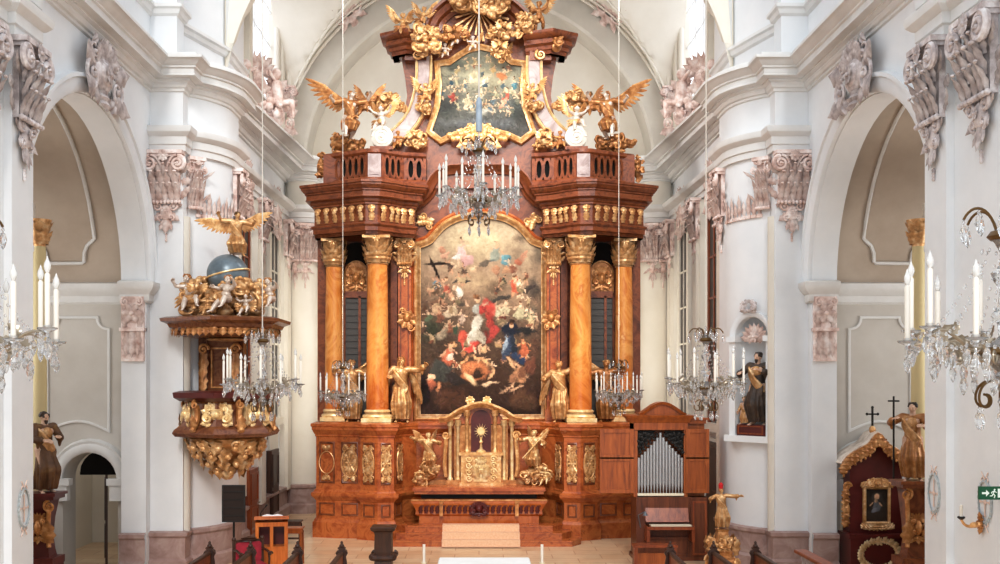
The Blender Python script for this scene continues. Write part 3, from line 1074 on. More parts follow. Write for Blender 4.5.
def column(x, y, r, zb=3.45, zt=9.0):
    H = zt - zb
    mb = AM().push(TR(x, y, 0))
    z0, z1 = zb + .36, zt - .82
    mb.lathe([(r * (1.0 - .14 * t ** 1.6 - .02 * (1 - t)), z0 + (z1 - z0) * t) for t in [i / 12 for i in range(13)]], 28)
    c = ap(mb, 'column', 'marble_orange')
    mb = AM().push(TR(x, y, 0))
    mb.slab([(-r * 1.3, -r * 1.3), (r * 1.3, -r * 1.3), (r * 1.3, r * 1.3), (-r * 1.3, r * 1.3)], zb, zb + .12)
    mb.lathe([(r * 1.28, zb + .12), (r * 1.34, zb + .16), (r * 1.28, zb + .21), (r * 1.1, zb + .24), (r * 1.1, zb + .27), (r * 1.18, zb + .31), (r * 1.1, zb + .35), (r, zb + .37)], 28)
    ap(mb, 'column_base', 'gold_pale', c)
    mb = AM().push(TR(x, y, z1))
    h = zt - z1
    mb.lathe([(r * .9, -.04), (r * .98, -.02), (r * .9, .02), (r * .86, h * .1), (r * .9, h * .5), (r * 1.15, h * .86), (r * 1.2, h * .88)], 20)
    for k, (z, n, L, ww) in enumerate(((0.02, 8, h * .42, .16), (h * .16, 8, h * .5, .15), (h * .42, 8, h * .4, .12))):
        for i in range(n):
            a = 2 * PI * (i + .5 * (k % 2)) / n
            mb.push(RZ(a) @ TR(0, -r * .88, z)).leaf((0, 0, 0), PI / 2, L, ww, .75).pop()
    for i in range(4):
        mb.push(RZ(PI / 4 + PI / 2 * i) @ TR(0, -r * 1.05, h * .78) @ RZ(PI / 2))
        mb.scroll((.12, .02, 0), .13, 1.5, .04, PI / 2, -1, .02)
        mb.scroll((.12, -.02, 0), .13, 1.5, .04, PI / 2, -1, -.02)
        mb.pop()
        mb.push(RZ(PI / 2 * i) @ TR(0, -r * 1.2, h * .86)).rosette((0, 0, 0), .12).pop()
    k = r * 1.42
    ab = []
    for i in range(4):
        a = PI / 4 + PI / 2 * i
        p0, p1 = Vector((k * 1.2 * cos(a), k * 1.2 * sin(a))), Vector((k * 1.2 * cos(a + PI / 2), k * 1.2 * sin(a + PI / 2)))
        for j in range(6):
            t = j / 6
            q = p0.lerp(p1, t)
            ab.append(q * (1 - .14 * sin(PI * t)))
    mb.slab(ab, h * .9, h)
    ap(mb, 'column_capital', 'gold', c)


for s in (1, -1):
    column(s * 3.04, 31.02, .345)
    column(s * 4.44, 31.72, .29)
    # pilaster beside the painting
    mb = AM()
    mb.box(s * 2.28 - .2, s * 2.28 + .2, 31.72, 32.1, 3.44, 8.3)
    mb.box(s * 2.28 - .26, s * 2.28 + .26, 31.66, 32.1, 3.44, 3.8)
    pl = ap(mb, 'pilaster', 'marble_brown')
    mb = AM()
    mb.sweepv([(s * 2.28 - .13, 4.1), (s * 2.28 + .13, 4.1), (s * 2.28 + .13, 8.15), (s * 2.28 - .13, 8.15)], [(0, 0), (0, .02), (.03, .02), (.03, 0)], True, 31.72)
    ap(mb, 'pilaster_panel', 'marble_red', pl)
    mb = AM().push(TR(s * 2.28, 31.74, 8.25))
    pil_capital(mb, .44, .78, True, 4)
    ap(mb, 'pilaster_capital', 'gold', pl)
    # half pilaster behind the big column
    mb = AM()
    mb.box(s * 2.62 - .1, s * 2.62 + .1, 31.9, 32.3, 3.44, 9.0)
    mb.box(s * 3.3 - .16, s * 3.3 + .16, 31.95, 32.3, 3.44, 9.0)
    mb.box(s * 4.85 - .12, s * 4.85 + .12, 31.9, 33.4, 3.44, 9.0)
    mb.box(min(s * 2, s * 5.0), max(s * 2, s * 5.0), 32.3, 32.6, 3.44, 9.0)
    for sgn, x0, x1 in ((1, 3.46, 4.16),):
        x0, x1 = sorted((s * x0, s * x1))
        mb.box(x0, x1, 32.1, 32.3, 7.25, 7.45)
        mb.box(x0 - .06, x0 + .02, 32.08, 32.3, 3.44, 7.3)
        mb.box(x1 - .02, x1 + .06, 32.08, 32.3, 3.44, 7.3)
        mb.box(x0 + .42, x0 + .5, 32.1, 32.3, 3.44, 7.3)
    bay = ap(mb, 'bay_wall', 'marble_red')
    x0, x1 = sorted((s * 3.46, s * 4.16))
    mb = AM().box(x0, x1, 32.2, 32.31, 3.6, 7.26)
    for i in range(18):
        mb.box(x0, x1, 32.17, 32.2, 3.7 + i * .2, 3.84 + i * .2)
    ap(mb, 'louvred_panel', 'louvre', bay)
    mb = AM()
    mb.prism([(x0 - .1, 8.3), (x1 + .1, 8.3)] + [(s * 3.81 + .45 * cos(PI * i / 8), 8.62 + .36 * sin(PI * i / 8)) for i in range(9)], 32.22, 32.31)
    ap(mb, 'dark_opening', 'void', bay)
    mb = AM().push(TR(s * 3.81, 32.2, 7.42))
    mb.prism([(-.36, 0), (.36, 0)] + [(.36 * cos(PI * i / 10), .55 + .42 * sin(PI * i / 10)) for i in range(11)], -.02, .05)
    mb.tube([(-.36, -.03, 0), (.36, -.03, 0)] + [(.36 * cos(PI * i / 10), -.03, .55 + .42 * sin(PI * i / 10)) for i in range(11)], .03, 5, True)
    cartouche(mb.push(TR(0, -.02, .12)), .62, .7, 3)
    ap(mb, 'gilded_cartouche', 'gold_deep', bay)
# wall plate that carries the painting
mb = AM().box(-2.1, 2.1, 32.12, 32.6, 3.5, 11.3)
ap(mb, 'back_panel', 'marble_red')

# entablature
ENT = [(5.0, 33.6), (5.0, 31.5), (3.35, 30.58), (3.0, 30.62), (2.7, 30.85), (2.4, 31.2), (1.95, 31.45), (1.95, 31.75)]
ENTP = [(-.2, 9.0), (0, 9.0), (0, 9.1), (.04, 9.12), (.04, 9.24), (.1, 9.3), (.1, 9.34), (0, 9.38), (0, 9.88), (.05, 9.9), (.05, 9.95), (.1, 9.98), (.12, 10.03), (.12, 10.06), (.25, 10.1), (.25, 10.13), (.23, 10.14), (.23, 10.26), (.27, 10.28), (.27, 10.32), (.31, 10.34), (.38, 10.43), (.38, 10.47), (.42, 10.49), (.42, 10.56), (.1, 10.62), (-.3, 10.66)]
BAL = [(4.62, 32.4), (4.62, 31.75), (3.3, 30.98), (2.95, 31.0), (2.3, 31.48), (1.62, 31.62)]
for s in (1, -1):
    mb = AM()
    if s < 0:
        mb.push(MIRX)
    mb.sweep(ENT, ENTP)
    mb.slab(ENT[::-1][::1] if False else ([(x, y) for x, y in ENT] + [(1.95, 33.6)])[::-1], 10.55, 10.66)
    mb.slab(([(x, y) for x, y in ENT] + [(1.95, 33.6)])[::-1], 9.0, 9.1)
    e = ap(mb, 'entablature', 'marble_red', None, 25)
    # gilded consoles on the frieze
    for k in range(len(ENT) - 2):
        if k == 0:
            continue
        p, q = Vector(ENT[k]), Vector(ENT[k + 1])
        L = (q - p).length
        n = max(1, round(L / .3))
        for i in range(n):
            c = p.lerp(q, (i + .5) / n)
            d = (p - q)
            mb = AM()
            if s < 0:
                mb.push(MIRX)
            mb.push(TR(c.x, c.y, 9.4) @ RZ(atan2(d.y, d.x)))
            mb.leaf((0, 0, .02), PI / 2, .3, .09, .3)
            mb.leaf((0, -.03, .48), -PI / 2, .26, .09, .4)
            mb.ell((0, -.06, .36), (.07, .06, .08), 8, 6)
            for sx in (-1, 1):
                mb.scroll((sx * .06, -.03, .4), .05, 1.2, .018, PI / 2, -sx, .02, 12)
            ap(mb, 'gilded_console', 'gold', e, 50)
    # balustrade pierced by oval openings
    mb = AM()
    if s < 0:
        mb.push(MIRX)
    z0, z1 = 10.78, 11.44
    mb.sweep(BAL, [(-.18, 10.6), (.1, 10.6), (.1, 10.74), (.06, 10.78), (-.12, 10.78)])
    mb.sweep(BAL, [(-.12, 11.44), (.06, 11.44), (.12, 11.5), (.12, 11.6), (-.18, 11.6), (-.18, 11.44)])
    for k in range(1, len(BAL) - 1):
        p, q = Vector(BAL[k]), Vector(BAL[k + 1])
        L = (q - p).length
        solid = k == 2
        n = 0 if solid else max(1, round((L - .16) / .245))
        d = p - q
        mb.push(TR(q.x, q.y, 0) @ RZ(atan2(d.y, d.x)))
        if n == 0:
            pier = MB().push(mb.T[-1]).box(-.02, L + .02, -.08, .1, z0 - .02, z1 + .02)
            rail_ = pier.box(.05, L - .05, -.1, -.08, z0 + .06, z1 - .06)
        else:
            pad = .1
            mb.box(0, pad, -.06, .1, z0, z1).box(L - pad, L, -.06, .1, z0, z1)
            cw = (L - 2 * pad) / n
            for i in range(n):
                cx_, cz_ = pad + cw * (i + .5), (z0 + z1) / 2
                ring_o, ring_i = [], []
                for j in range(16):
                    a = 2 * PI * j / 16 + PI / 16
                    ca, sa = cos(a), sin(a)
                    m_ = max(abs(ca), abs(sa))
                    ring_o.append((cx_ + ca / m_ * cw / 2, cz_ + sa / m_ * (z1 - z0) / 2))
                    ring_i.append((cx_ + ca * cw * .31, cz_ + sa * (z1 - z0) * .4))
                v, f = [], []
                for (xo, zo), (xi, zi) in zip(ring_o, ring_i):
                    v += [(xo, -.06, zo), (xi, -.06, zi), (xi, -.02, zi), (xo, -.02, zo)]
                for j in range(16):
                    a, b2 = 4 * j, 4 * ((j + 1) % 16)
                    f += [(a, a + 1, b2 + 1, b2), (a + 1, a + 2, b2 + 2, b2 + 1), (a + 3, b2 + 3, b2 + 2, a + 2)]
                mb.add(v, f)
        mb.pop()
    mb.box(4.2, 4.74, 31.55, 32.2, 10.6, 11.55)
    b_ = ap(mb, 'balustrade', 'marble_red')
    ap(pier, 'corner_pier', 'marble_lilac', b_)
    # black sheet standing in for the shade behind the balustrade
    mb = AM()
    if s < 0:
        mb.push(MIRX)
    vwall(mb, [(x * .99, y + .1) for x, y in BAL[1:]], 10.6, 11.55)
    ap(mb, 'balustrade_shade', 'void', b_)
    # white marble volute standing on the corner pier and the lilac scroll above it
    mb = AM().push(TR(s * 2.92, 31.1, 12.0))
    if s < 0:
        mb.push(MIRX)
    mb.push(RX(PI / 2)).lathe([(.29, -.42), (.33, -.4), (.33, .02), (.29, .05)], 24).pop()
    mb.scroll((0, -.02, 0), .28, 2.3, .045, 0, 1, .02, 48)
    ap(mb, 'volute', 'marble_white')
    mb = AM().push(TR(s * 2.92, 31.1, 11.6)).box(-.34, .34, -.1, .5, 0, .1)
    ap(mb, 'volute_plinth', 'marble_red')
# raised swan-neck cornice over the painting
sw = smooth_path([(-1.95, 10.0), (-1.7, 10.08), (-1.4, 10.38), (-1.18, 10.75), (-.9, 10.92), (-.4, 10.95), (0, 10.95)], 4)
sw = [(p.x, p.y) for p in [Vector((a[0], a[1])) for a in sw]]
sw = sw + [(-x, z) for x, z in sw[-2::-1]]
mb = AM()
mb.sweepv(sw, [(0, 0), (0, .06), (.06, .1), (.1, .24), (.2, .28), (.26, .36), (.34, .44), (.38, .44), (.42, .2), (.42, 0)], False, 32.1)
ap(mb, 'raised_cornice', 'marble_red')
# gilded spandrel ornaments
for s in (1, -1):
    mb = AM().push(TR(s * 1.66, 32.08, 9.6) @ RY(s * -.6))
    for i in range(5):
        mb.ell((.09 * i - .2, -.04, .05 * sin(i * 2.1)), (.1, .07, .09), 8, 6)
    mb.scroll((-.15, -.03, .1), .1, 1.4, .03, 0, 1, .03)
    mb.scroll((.2, -.03, -.06), .1, 1.4, .03, PI, 1, .03)
    mb.leaf((0, -.03, 0), .8, .3, .1, .3)
    mb.leaf((0, -.03, 0), PI + .8, .3, .1, .3)
    ap(mb, 'gilded_spandrel', 'gold')

# ---- gable
G = gable_at
GL = [G(380, 152), G(383, 143), G(392, 134), G(401, 124), G(405, 110), G(407, 95), G(405, 78), G(402, 62), G(402, 50), G(410, 36), G(426, 26), G(433, 17), G(444, 9), G(460, 1), G(479, -3)]
GO = [(x, z) for x, z in GL] + [(-x, z) for x, z in GL[-2::-1]]
base_z = 10.62
mb = AM()
mb.prism(([(GO[0][0], base_z)] + GO + [(GO[-1][0], base_z)])[::-1], 31.95, 32.5)
gable = ap(mb, 'gable', 'marble_red')
for s in (1, -1):
    # concave scroll pilaster in lilac marble edged in gold
    cpath = smooth_path([(x * -s if s > 0 else x, z) for x, z in [G(424, 58), G(424, 78), G(421, 98), G(415, 116), G(404, 131), G(392, 141)]], 5)
    cpath = [(p[0], p[1]) for p in cpath]
    mb = AM().sweepv(cpath, [(-.2, 0), (-.2, .26), (-.16, .3), (.16, .3), (.2, .26), (.2, 0)], False, 31.97)
    ap(mb, 'scroll_pilaster', 'marble_lilac', gable)
    for o in (.22, -.22):
        mb = AM().sweepv(cpath, [(o - .04, 0), (o - .04, .3), (o, .34), (o + .04, .3), (o + .04, 0)], False, 31.97)
        ap(mb, 'gilded_edge', 'gold_pale', gable)
    mb = AM().push(TR(*(lambda g: (g[0] * (-s), 31.66, g[1]))(G(417, 59))))
    mb.box(-.36, .3, -.05, .3, -.12, .26)
    ap(mb, 'pilaster_block', 'marble_red', gable)
    mb = AM().push(TR(*(lambda g: (g[0] * (-s), 31.6, g[1]))(G(418, 58))))
    mb.scroll((0, 0, 0), .17, 1.7, .045, PI / 2, s, .04)
    ap(mb, 'gilded_scroll', 'gold', gable)
    # projecting cornice block over it, turned outwards
    p0, p1, p2 = G(379, 46), G(404, 36), G(432, 33)
    cp = [(p2[0], 31.75), (p1[0] + .12, 31.45), (p0[0] + .42, 31.75), (p0[0] + .42, 32.4)]
    zc = G(0, 58)[1]
    pr = [(-.2, zc), (0, zc), (.03, zc + .1), (.08, zc + .12), (.1, zc + .22), (.2, zc + .28), (.2, zc + .32), (.18, zc + .33), (.18, zc + .42), (.24, zc + .44), (.34, zc + .52), (.36, zc + .58), (.36, zc + .64), (.1, zc + .7), (-.3, zc + .72)]
    mb = AM()
    if s > 0:
        mb.push(MIRX)
    mb.sweep(cp, pr)
    mb.slab(cp, zc + .6, zc + .71)
    mb.slab(cp, zc, zc + .1)
    ap(mb, 'gable_cornice', 'marble_red', gable)
# broken segmental pediment
pp = [G(430, 30), G(434, 20), G(440, 13), G(449, 6), G(462, 0), G(479, -3)]
pp = [(p[0], p[1]) for p in smooth_path(pp, 4)]
pp = pp + [(-x, z) for x, z in pp[-2::-1]]
mb = AM().sweepv(pp, [(-.34, 0), (-.34, .1), (-.22, .16), (-.16, .3), (0, .36), (.06, .5), (.14, .5), (.14, 0)], False, 31.97)
ap(mb, 'pediment', 'marble_red', gable)
# gilded crest of the altar: ray glory behind the top cloud
mb = AM().push(TR(0, 31.8, G(0, 12)[1]))
for i in range(22):
    a = 2 * PI * i / 22
    L = .95 if i % 2 else .75
    mb.prism([(.1 * cos(a - .1), .1 * sin(a - .1)), (L * cos(a - .04), L * sin(a - .04)), (L * cos(a + .04), L * sin(a + .04)), (.1 * cos(a + .1), .1 * sin(a + .1))], -.03, .03)
ap(mb, 'gilded_rays', 'gold', gable)
# shell garland below the upper painting
mb = AM().push(TR(0, 31.62, G(0, 150)[1]))
cartouche(mb, 1.3, .75, 2)
for s in (1, -1):
    for i in range(6):
        mb.ell((s * (.3 + .12 * i), -.06, .35 + .1 * sin(i * 1.3)), (.1, .09, .1), 8, 6)
ap(mb, 'shell_garland', 'gold', gable)
# gilded brackets on the pilasters by the painting
for s in (1, -1):
    mb = AM().push(TR(s * 2.2, 31.66, 6.5))
    mb.ell((0, -.06, .1), (.13, .1, .14), 10, 8)
    for a in range(8):
        mb.leaf((0, 0, .05), 2 * PI * a / 8 + .3, .32, .12, .5)
    mb.scroll((-s * .12, -.04, -.2), .12, 1.4, .03, 0, s, .03)
    mb.scroll((s * .12, -.04, .3), .1, 1.4, .03, PI, s, .03)
    ap(mb, 'gilded_mask', 'gold_deep')

# ---- altar steps, mensa and tabernacle
mb = MB()
st = thing('altar_steps', 'three red-brown marble steps in front of the high altar', 'steps', (0, 30, 0))
for i, (y0, hw) in enumerate(((29.2, 2.62), (29.5, 2.36), (29.8, 2.12))):
    mb = MB().push(TR(0, -30, 0))
    k = .3
    mb.slab([(-hw - k, y0 + .45), (-hw, y0), (hw, y0), (hw + k, y0 + .45), (hw + k, 30.44), (-hw - k, 30.44)], .17 * i, .17 * i + .14)
    k2 = .025
    mb.slab([(-hw - k - k2, y0 + .45), (-hw, y0 - k2), (hw, y0 - k2), (hw + k + k2, y0 + .45), (hw + k, 30.44), (-hw - k, 30.44)], .17 * i + .13, .17 * i + .17)
    mb.build('step', 'marble_brown', st)
mb = MB()
x0, x1 = -1.05, 1.16
prof = [(28.95, .012), (29.165, .012), (29.165, .18), (29.465, .18), (29.465, .35), (29.765, .35), (29.765, .52), (30.1, .52)]
v, f = [], []
for y, z in prof:
    v += [(x0, y, z), (x1, y, z), (x0, y - .012, z + .012), (x1, y - .012, z + .012)]
for i in range(len(prof) - 1):
    a = 4 * i
    f += [(a, a + 1, a + 5, a + 4), (a + 2, a + 6, a + 7, a + 3), (a, a + 4, a + 6, a + 2), (a + 1, a + 3, a + 7, a + 5)]
mb.add(v, f)
tag(mb.build('stair_carpet', 'carpet', None, 0), 'pale tan carpet laid down the middle of the altar steps', 'carpet')

mensa = thing('altar_table', 'carved orange-red marble altar table with a long overhanging slab on the steps', 'altar table', (0, 30.5, .51))
def TM():
    return MB().push(TR(0, -30.5, -.51))
mb = TM().box(-1.93, 1.93, 30.05, 31.3, 1.47, 1.58, .02).box(-1.88, 1.88, 30.1, 31.3, 1.38, 1.47)
mb.build('table_top', 'marble_brown', mensa)
mb = TM().box(-1.7, 1.7, 30.42, 31.2, .51, 1.38)
mb.build('table_core', 'black', mensa)
v, f = [], []
mb = TM()
prof = [(1.80, 30.3, .72), (1.86, 30.22, .78), (1.84, 30.2, .9), (1.92, 30.14, 1.06), (1.98, 30.1, 1.14), (1.98, 30.1, 1.2), (1.86, 30.18, 1.22)]
v = []
for hw, y, z in prof:
    v += [(-hw, 30.9, z), (-hw, y, z), (hw, y, z), (hw, 30.9, z)]
f = []
for i in range(len(prof) - 1):
    for k in range(3):
        f.append((4 * i + k, 4 * i + k + 1, 4 * i + 4 + k + 1, 4 * i + 4 + k))
f.append((len(v) - 4, len(v) - 3, len(v) - 2, len(v) - 1))
mb.add(v, f)
mb.box(-1.75, 1.75, 30.3, 30.9, .51, .72)
fr = mb.build('front_panel', 'marble_orange', mensa)
mb = TM()
for i in range(22):
    x = -1.7 + 3.4 * i / 21
    if abs(x) > .24:
        mb.push(TR(x, 30.17, .82)).leaf((0, 0, 0), PI / 2, .24, .06, .25).scroll((.05, 0, .2), .045, 1.2, .016, 0, 1, .015, 12).pop()
mb.push(TR(0, 30.16, .78))
cartouche(mb, .55, .4, 1)
mb.pop()
mb.build('carved_frieze', 'maroon', fr)
mb = TM()
for x in (-1.1, 1.1):
    mb.push(TR(x, 30.14, .74)).box(-.05, .05, -.04, .1, 0, .46).scroll((0, -.04, .4), .07, 1.4, .02, 0, 1, .02).pop()
mb.box(-1.98, 1.98, 30.08, 30.12, 1.19, 1.23)
mb.build('bracket', 'gold_deep', fr)
mb = TM().box(-1.6, 1.6, 31.0, 31.5, 1.58, 1.72)
mb.build('shelf', 'gold_deep', mensa)

tab = thing('tabernacle', 'gilded tabernacle shrine with small columns and a red arched niche on the altar table', 'tabernacle', (.06, 30.9, 1.58))
def TT():
    return MB()
z = lambda py: CAMZ - (py - CY) * 30.8 / FPX - 1.58
X = lambda px: (px - 482) * 30.8 / FPX
mb = TT()
mb.box(X(447), X(517), -.1, .5, 0, .14)
mb.box(X(455), X(509), .05, .5, .14, z(425))
mb.build('shrine_body', 'gold_deep', tab)
mb = TT().box(X(462), X(502), -.3, .1, 0, z(453))
mb.box(X(460), X(504), -.34, .1, z(455), z(452))
mb.box(X(460), X(504), -.34, .1, 0, .07)
tb = mb.build('tabernacle_box', 'gold', tab)
mb = TT().push(TR(0, -.31, .12))
mb.prism([(-.2, 0), (.2, 0)] + [(.2 * cos(PI * i / 10), .4 + .2 * sin(PI * i / 10)) for i in range(11)], -.03, .02)
for s in (1, -1):
    for k in range(4):
        mb.scroll((s * .36, 0, .1 + .19 * k), .1, 1.4, .03, 0, s, .03, 16)
    mb.leaf((s * .1, -.03, .1), PI / 2 - s * .3, .4, .12, .4)
mb.rosette((0, -.04, .35), .15)
for i in range(5):
    mb.leaf((0, -.02, .55), PI / 2 + (i - 2) * .5, .22, .08, .4)
mb.build('tabernacle_door', 'gold_pale', tb)
for px in (451, 459, 468, 496, 505, 513):
    inner = px in (468, 496)
    yb = -.22 if inner else -.02
    zt = z(410) if inner else z(420)
    zb = z(452) if inner else .14
    mb = TT().push(TR(X(px), yb, 0))
    r = .06
    mb.lathe([(r * 1.5, zb), (r * 1.5, zb + .05), (r, zb + .1), (r * .9, zt - .2), (r * 1.1, zt - .18), (r * 1.0, zt - .14), (r * 1.6, zt - .03), (r * 1.7, zt)], 12)
    for i in range(6):
        mb.push(RZ(PI / 3 * i) @ TR(0, -r, zt - .18)).leaf((0, 0, 0), PI / 2, .14, .06, .7, .01, 5).pop()
    mb.build('colonnette', 'gold_pale' if not inner else 'gold', tab)
mb = TT()
nh = [(X(472), z(452)), (X(492), z(452)), (X(492), z(420))] + [((X(492)) * cos(PI * i / 10), z(420) + .3 * sin(PI * i / 10)) for i in range(11)] + [(X(472), z(420))]
mb.prism(nh, -.02, .05)
mb.build('niche_back', 'maroon', tab)
mb = TT().push(TR(0, -.1, z(452)))
mb.lathe([(.14, 0), (.14, .03), (.05, .1), (.03, .25), (.06, .3), (.03, .36), (.03, .45)], 14)
mb.push(TR(0, 0, .62) @ RX(PI / 2)).lathe([(.1, -.02), (.12, 0), (.1, .02)], 18).pop()
for i in range(14):
    a = 2 * PI * i / 14
    mb.prism([(.1 * cos(a - .12), .62 + .1 * sin(a - .12)), (.22 * cos(a), .62 + .24 * sin(a)), (.1 * cos(a + .12), .62 + .1 * sin(a + .12))], -.01, .01)
mb.build('monstrance', 'gold_pale', tab)
arc = smooth_path([(X(440), z(419)), (X(449), z(418)), (X(462), z(410)), (X(482), z(404)), (X(502), z(410)), (X(515), z(418)), (X(523), z(419))], 5)
mb = TT().sweepv([(p[0], p[1]) for p in arc], [(-.1, 0), (-.1, .12), (-.04, .18), (.03, .26), (.08, .26), (.08, -.2), (-.1, -.2)], False, -.1)
mb.build('arched_pediment', 'gold', tab)
mb = TT().prism([(X(459), z(424)), (X(505), z(424))] + [(X(505) * cos(PI * i / 10), z(424) + .5 * sin(PI * i / 10)) for i in range(1, 10)], 0, .3)
mb.build('tympanum', 'marble_brown', tab)
for px in (447, 517):
    mb = TT().push(TR(X(px), -.1, .14))
    mb.scroll((0, 0, z(440)), .12, 1.5, .04, 0, 1 if px > 480 else -1, .02)
    mb.tube(bez((0, 0, z(440)), (0, 0, z(455)), ((.1 if px > 480 else -.1), 0, z(470)), (0, 0, .1)), .06, 6)
    mb.build('side_scroll', 'gold', tab)
for k, px in enumerate((471, 488)):
    mb = MB()
    for i in range(8):
        mb.leaf((0, 0, .14), 2 * PI * i / 8 + .2, .15, .06, .4)
    mb.ell((0, -.04, .14), (.05, .05, .05), 8, 6)
    mb.lathe([(.06, 0), (.025, .05), (.02, .12)], 8)
    o = mb.build('flame_finial', 'gold_pale')
    o.location = (.06 + X(px), 30.95, 1.58 + z(405.2))
    tag(o, 'little gilded star finial on the %s of the tabernacle arch' % ('left' if k == 0 else 'right'), 'finial')

# ------------------------------------------------------------------ paintings
def canvas_mesh(name, parent, xs, zs, img, y=0):
    """xs(z) -> (x0,x1); img[H,W,3] linear, row 0 at the bottom"""
    H, W = img.shape[:2]
    v, f = [], []
    for j in range(H):
        zz = zs[0] + (zs[1] - zs[0]) * j / (H - 1)
        a, b2 = xs(zz)
        for i in range(W):
            v.append((a + (b2 - a) * i / (W - 1), y, zz))
    for j in range(H - 1):
        for i in range(W - 1):
            f.append((j * W + i, j * W + i + 1, (j + 1) * W + i + 1, (j + 1) * W + i))
    me = bpy.data.meshes.new(name)
    me.from_pydata(v, [], f)
    at_ = me.color_attributes.new('paint', 'FLOAT_COLOR', 'POINT')
    fl = np.ones((H * W, 4), dtype=np.float32)
    # sample at each vertex's true place so the shape of the canvas does not warp the picture
    P = np.array(v)
    zi = np.clip(((P[:, 2] - zs[0]) / (zs[1] - zs[0]) * (H - 1)).astype(int), 0, H - 1)
    wmax = max(xs(zs[0] + (zs[1] - zs[0]) * k / 40)[1] for k in range(41))
    xi = np.clip(((P[:, 0] + wmax) / (2 * wmax) * (W - 1)).astype(int), 0, W - 1)
    fl[:, :3] = img[zi, xi]
    at_.data.foreach_set('color', fl.ravel())
    me.materials.append(M['oil_paint'])
    o = bpy.data.objects.new(name, me)
    COL.objects.link(o)
    o.parent = parent
    return o


def painterly(pt, seed, amp, n, r0, r1):
    """break the outlines, then lay many short brush strokes picked from the picture"""
    rs = np.random.RandomState(seed)
    H, W = pt.img.shape[:2]
    jj, ii = np.mgrid[0:H, 0:W].astype(float)
    for sc_, a_ in ((14, amp), (30, amp * .6)):
        def field():
            g = rs.rand(sc_ * 2 + 2, sc_ + 2) - .5
            y, x = jj / H * sc_ * 2, ii / W * sc_
            yi, xi = y.astype(int), x.astype(int)
            fy, fx = y - yi, x - xi
            return (g[yi, xi] * (1 - fx) + g[yi, xi + 1] * fx) * (1 - fy) + (g[yi + 1, xi] * (1 - fx) + g[yi + 1, xi + 1] * fx) * fy
        a, b2 = field(), field()
        pt.img = pt.img[np.clip(jj + a * a_ * 2, 0, H - 1).astype(int), np.clip(ii + b2 * a_ * 2, 0, W - 1).astype(int)]
    g_ = pt.img.mean(axis=2, keepdims=True)
    pt.img = pt.img * .8 + g_ * .2 * np.array([1.05, 1, .9])
    src = pt.img.copy()
    for k in range(n):
        y, x = rs.randint(2, H - 2), rs.randint(2, W - 2)
        sky = y > H * .72 or abs(src[y, x].mean() - .3) < .1 and y > H * .5
        c = src[y, x] * rs.choice([.8, .88, 1.08, 1.15] if sky else [.45, .6, .8, 1.25, 1.5]) + rs.rand(3) * .012
        L, w_ = rs.uniform(r0, r1), rs.uniform(.8, 1.7)
        ang = rs.choice([.6, -.6, 1.3, -1.2, 0, 2.2]) + rs.uniform(-.4, .4)
        ca, sa = cos(ang), sin(ang)
        y0, y1, x0, x1 = max(0, int(y - L)), min(H, int(y + L) + 1), max(0, int(x - L)), min(W, int(x + L) + 1)
        dy, dx = jj[y0:y1, x0:x1] - y, ii[y0:y1, x0:x1] - x
        u, v_ = dx * ca + dy * sa, -dx * sa + dy * ca + .06 * (dx * ca + dy * sa) ** 2 / max(1, L) * rs.choice([-3, 3])
        m = np.clip(1.3 - np.sqrt((u / L) ** 2 + (v_ / w_) ** 2), 0, 1)[..., None] * .75
        pt.img[y0:y1, x0:x1] = pt.img[y0:y1, x0:x1] * (1 - m) + c * m


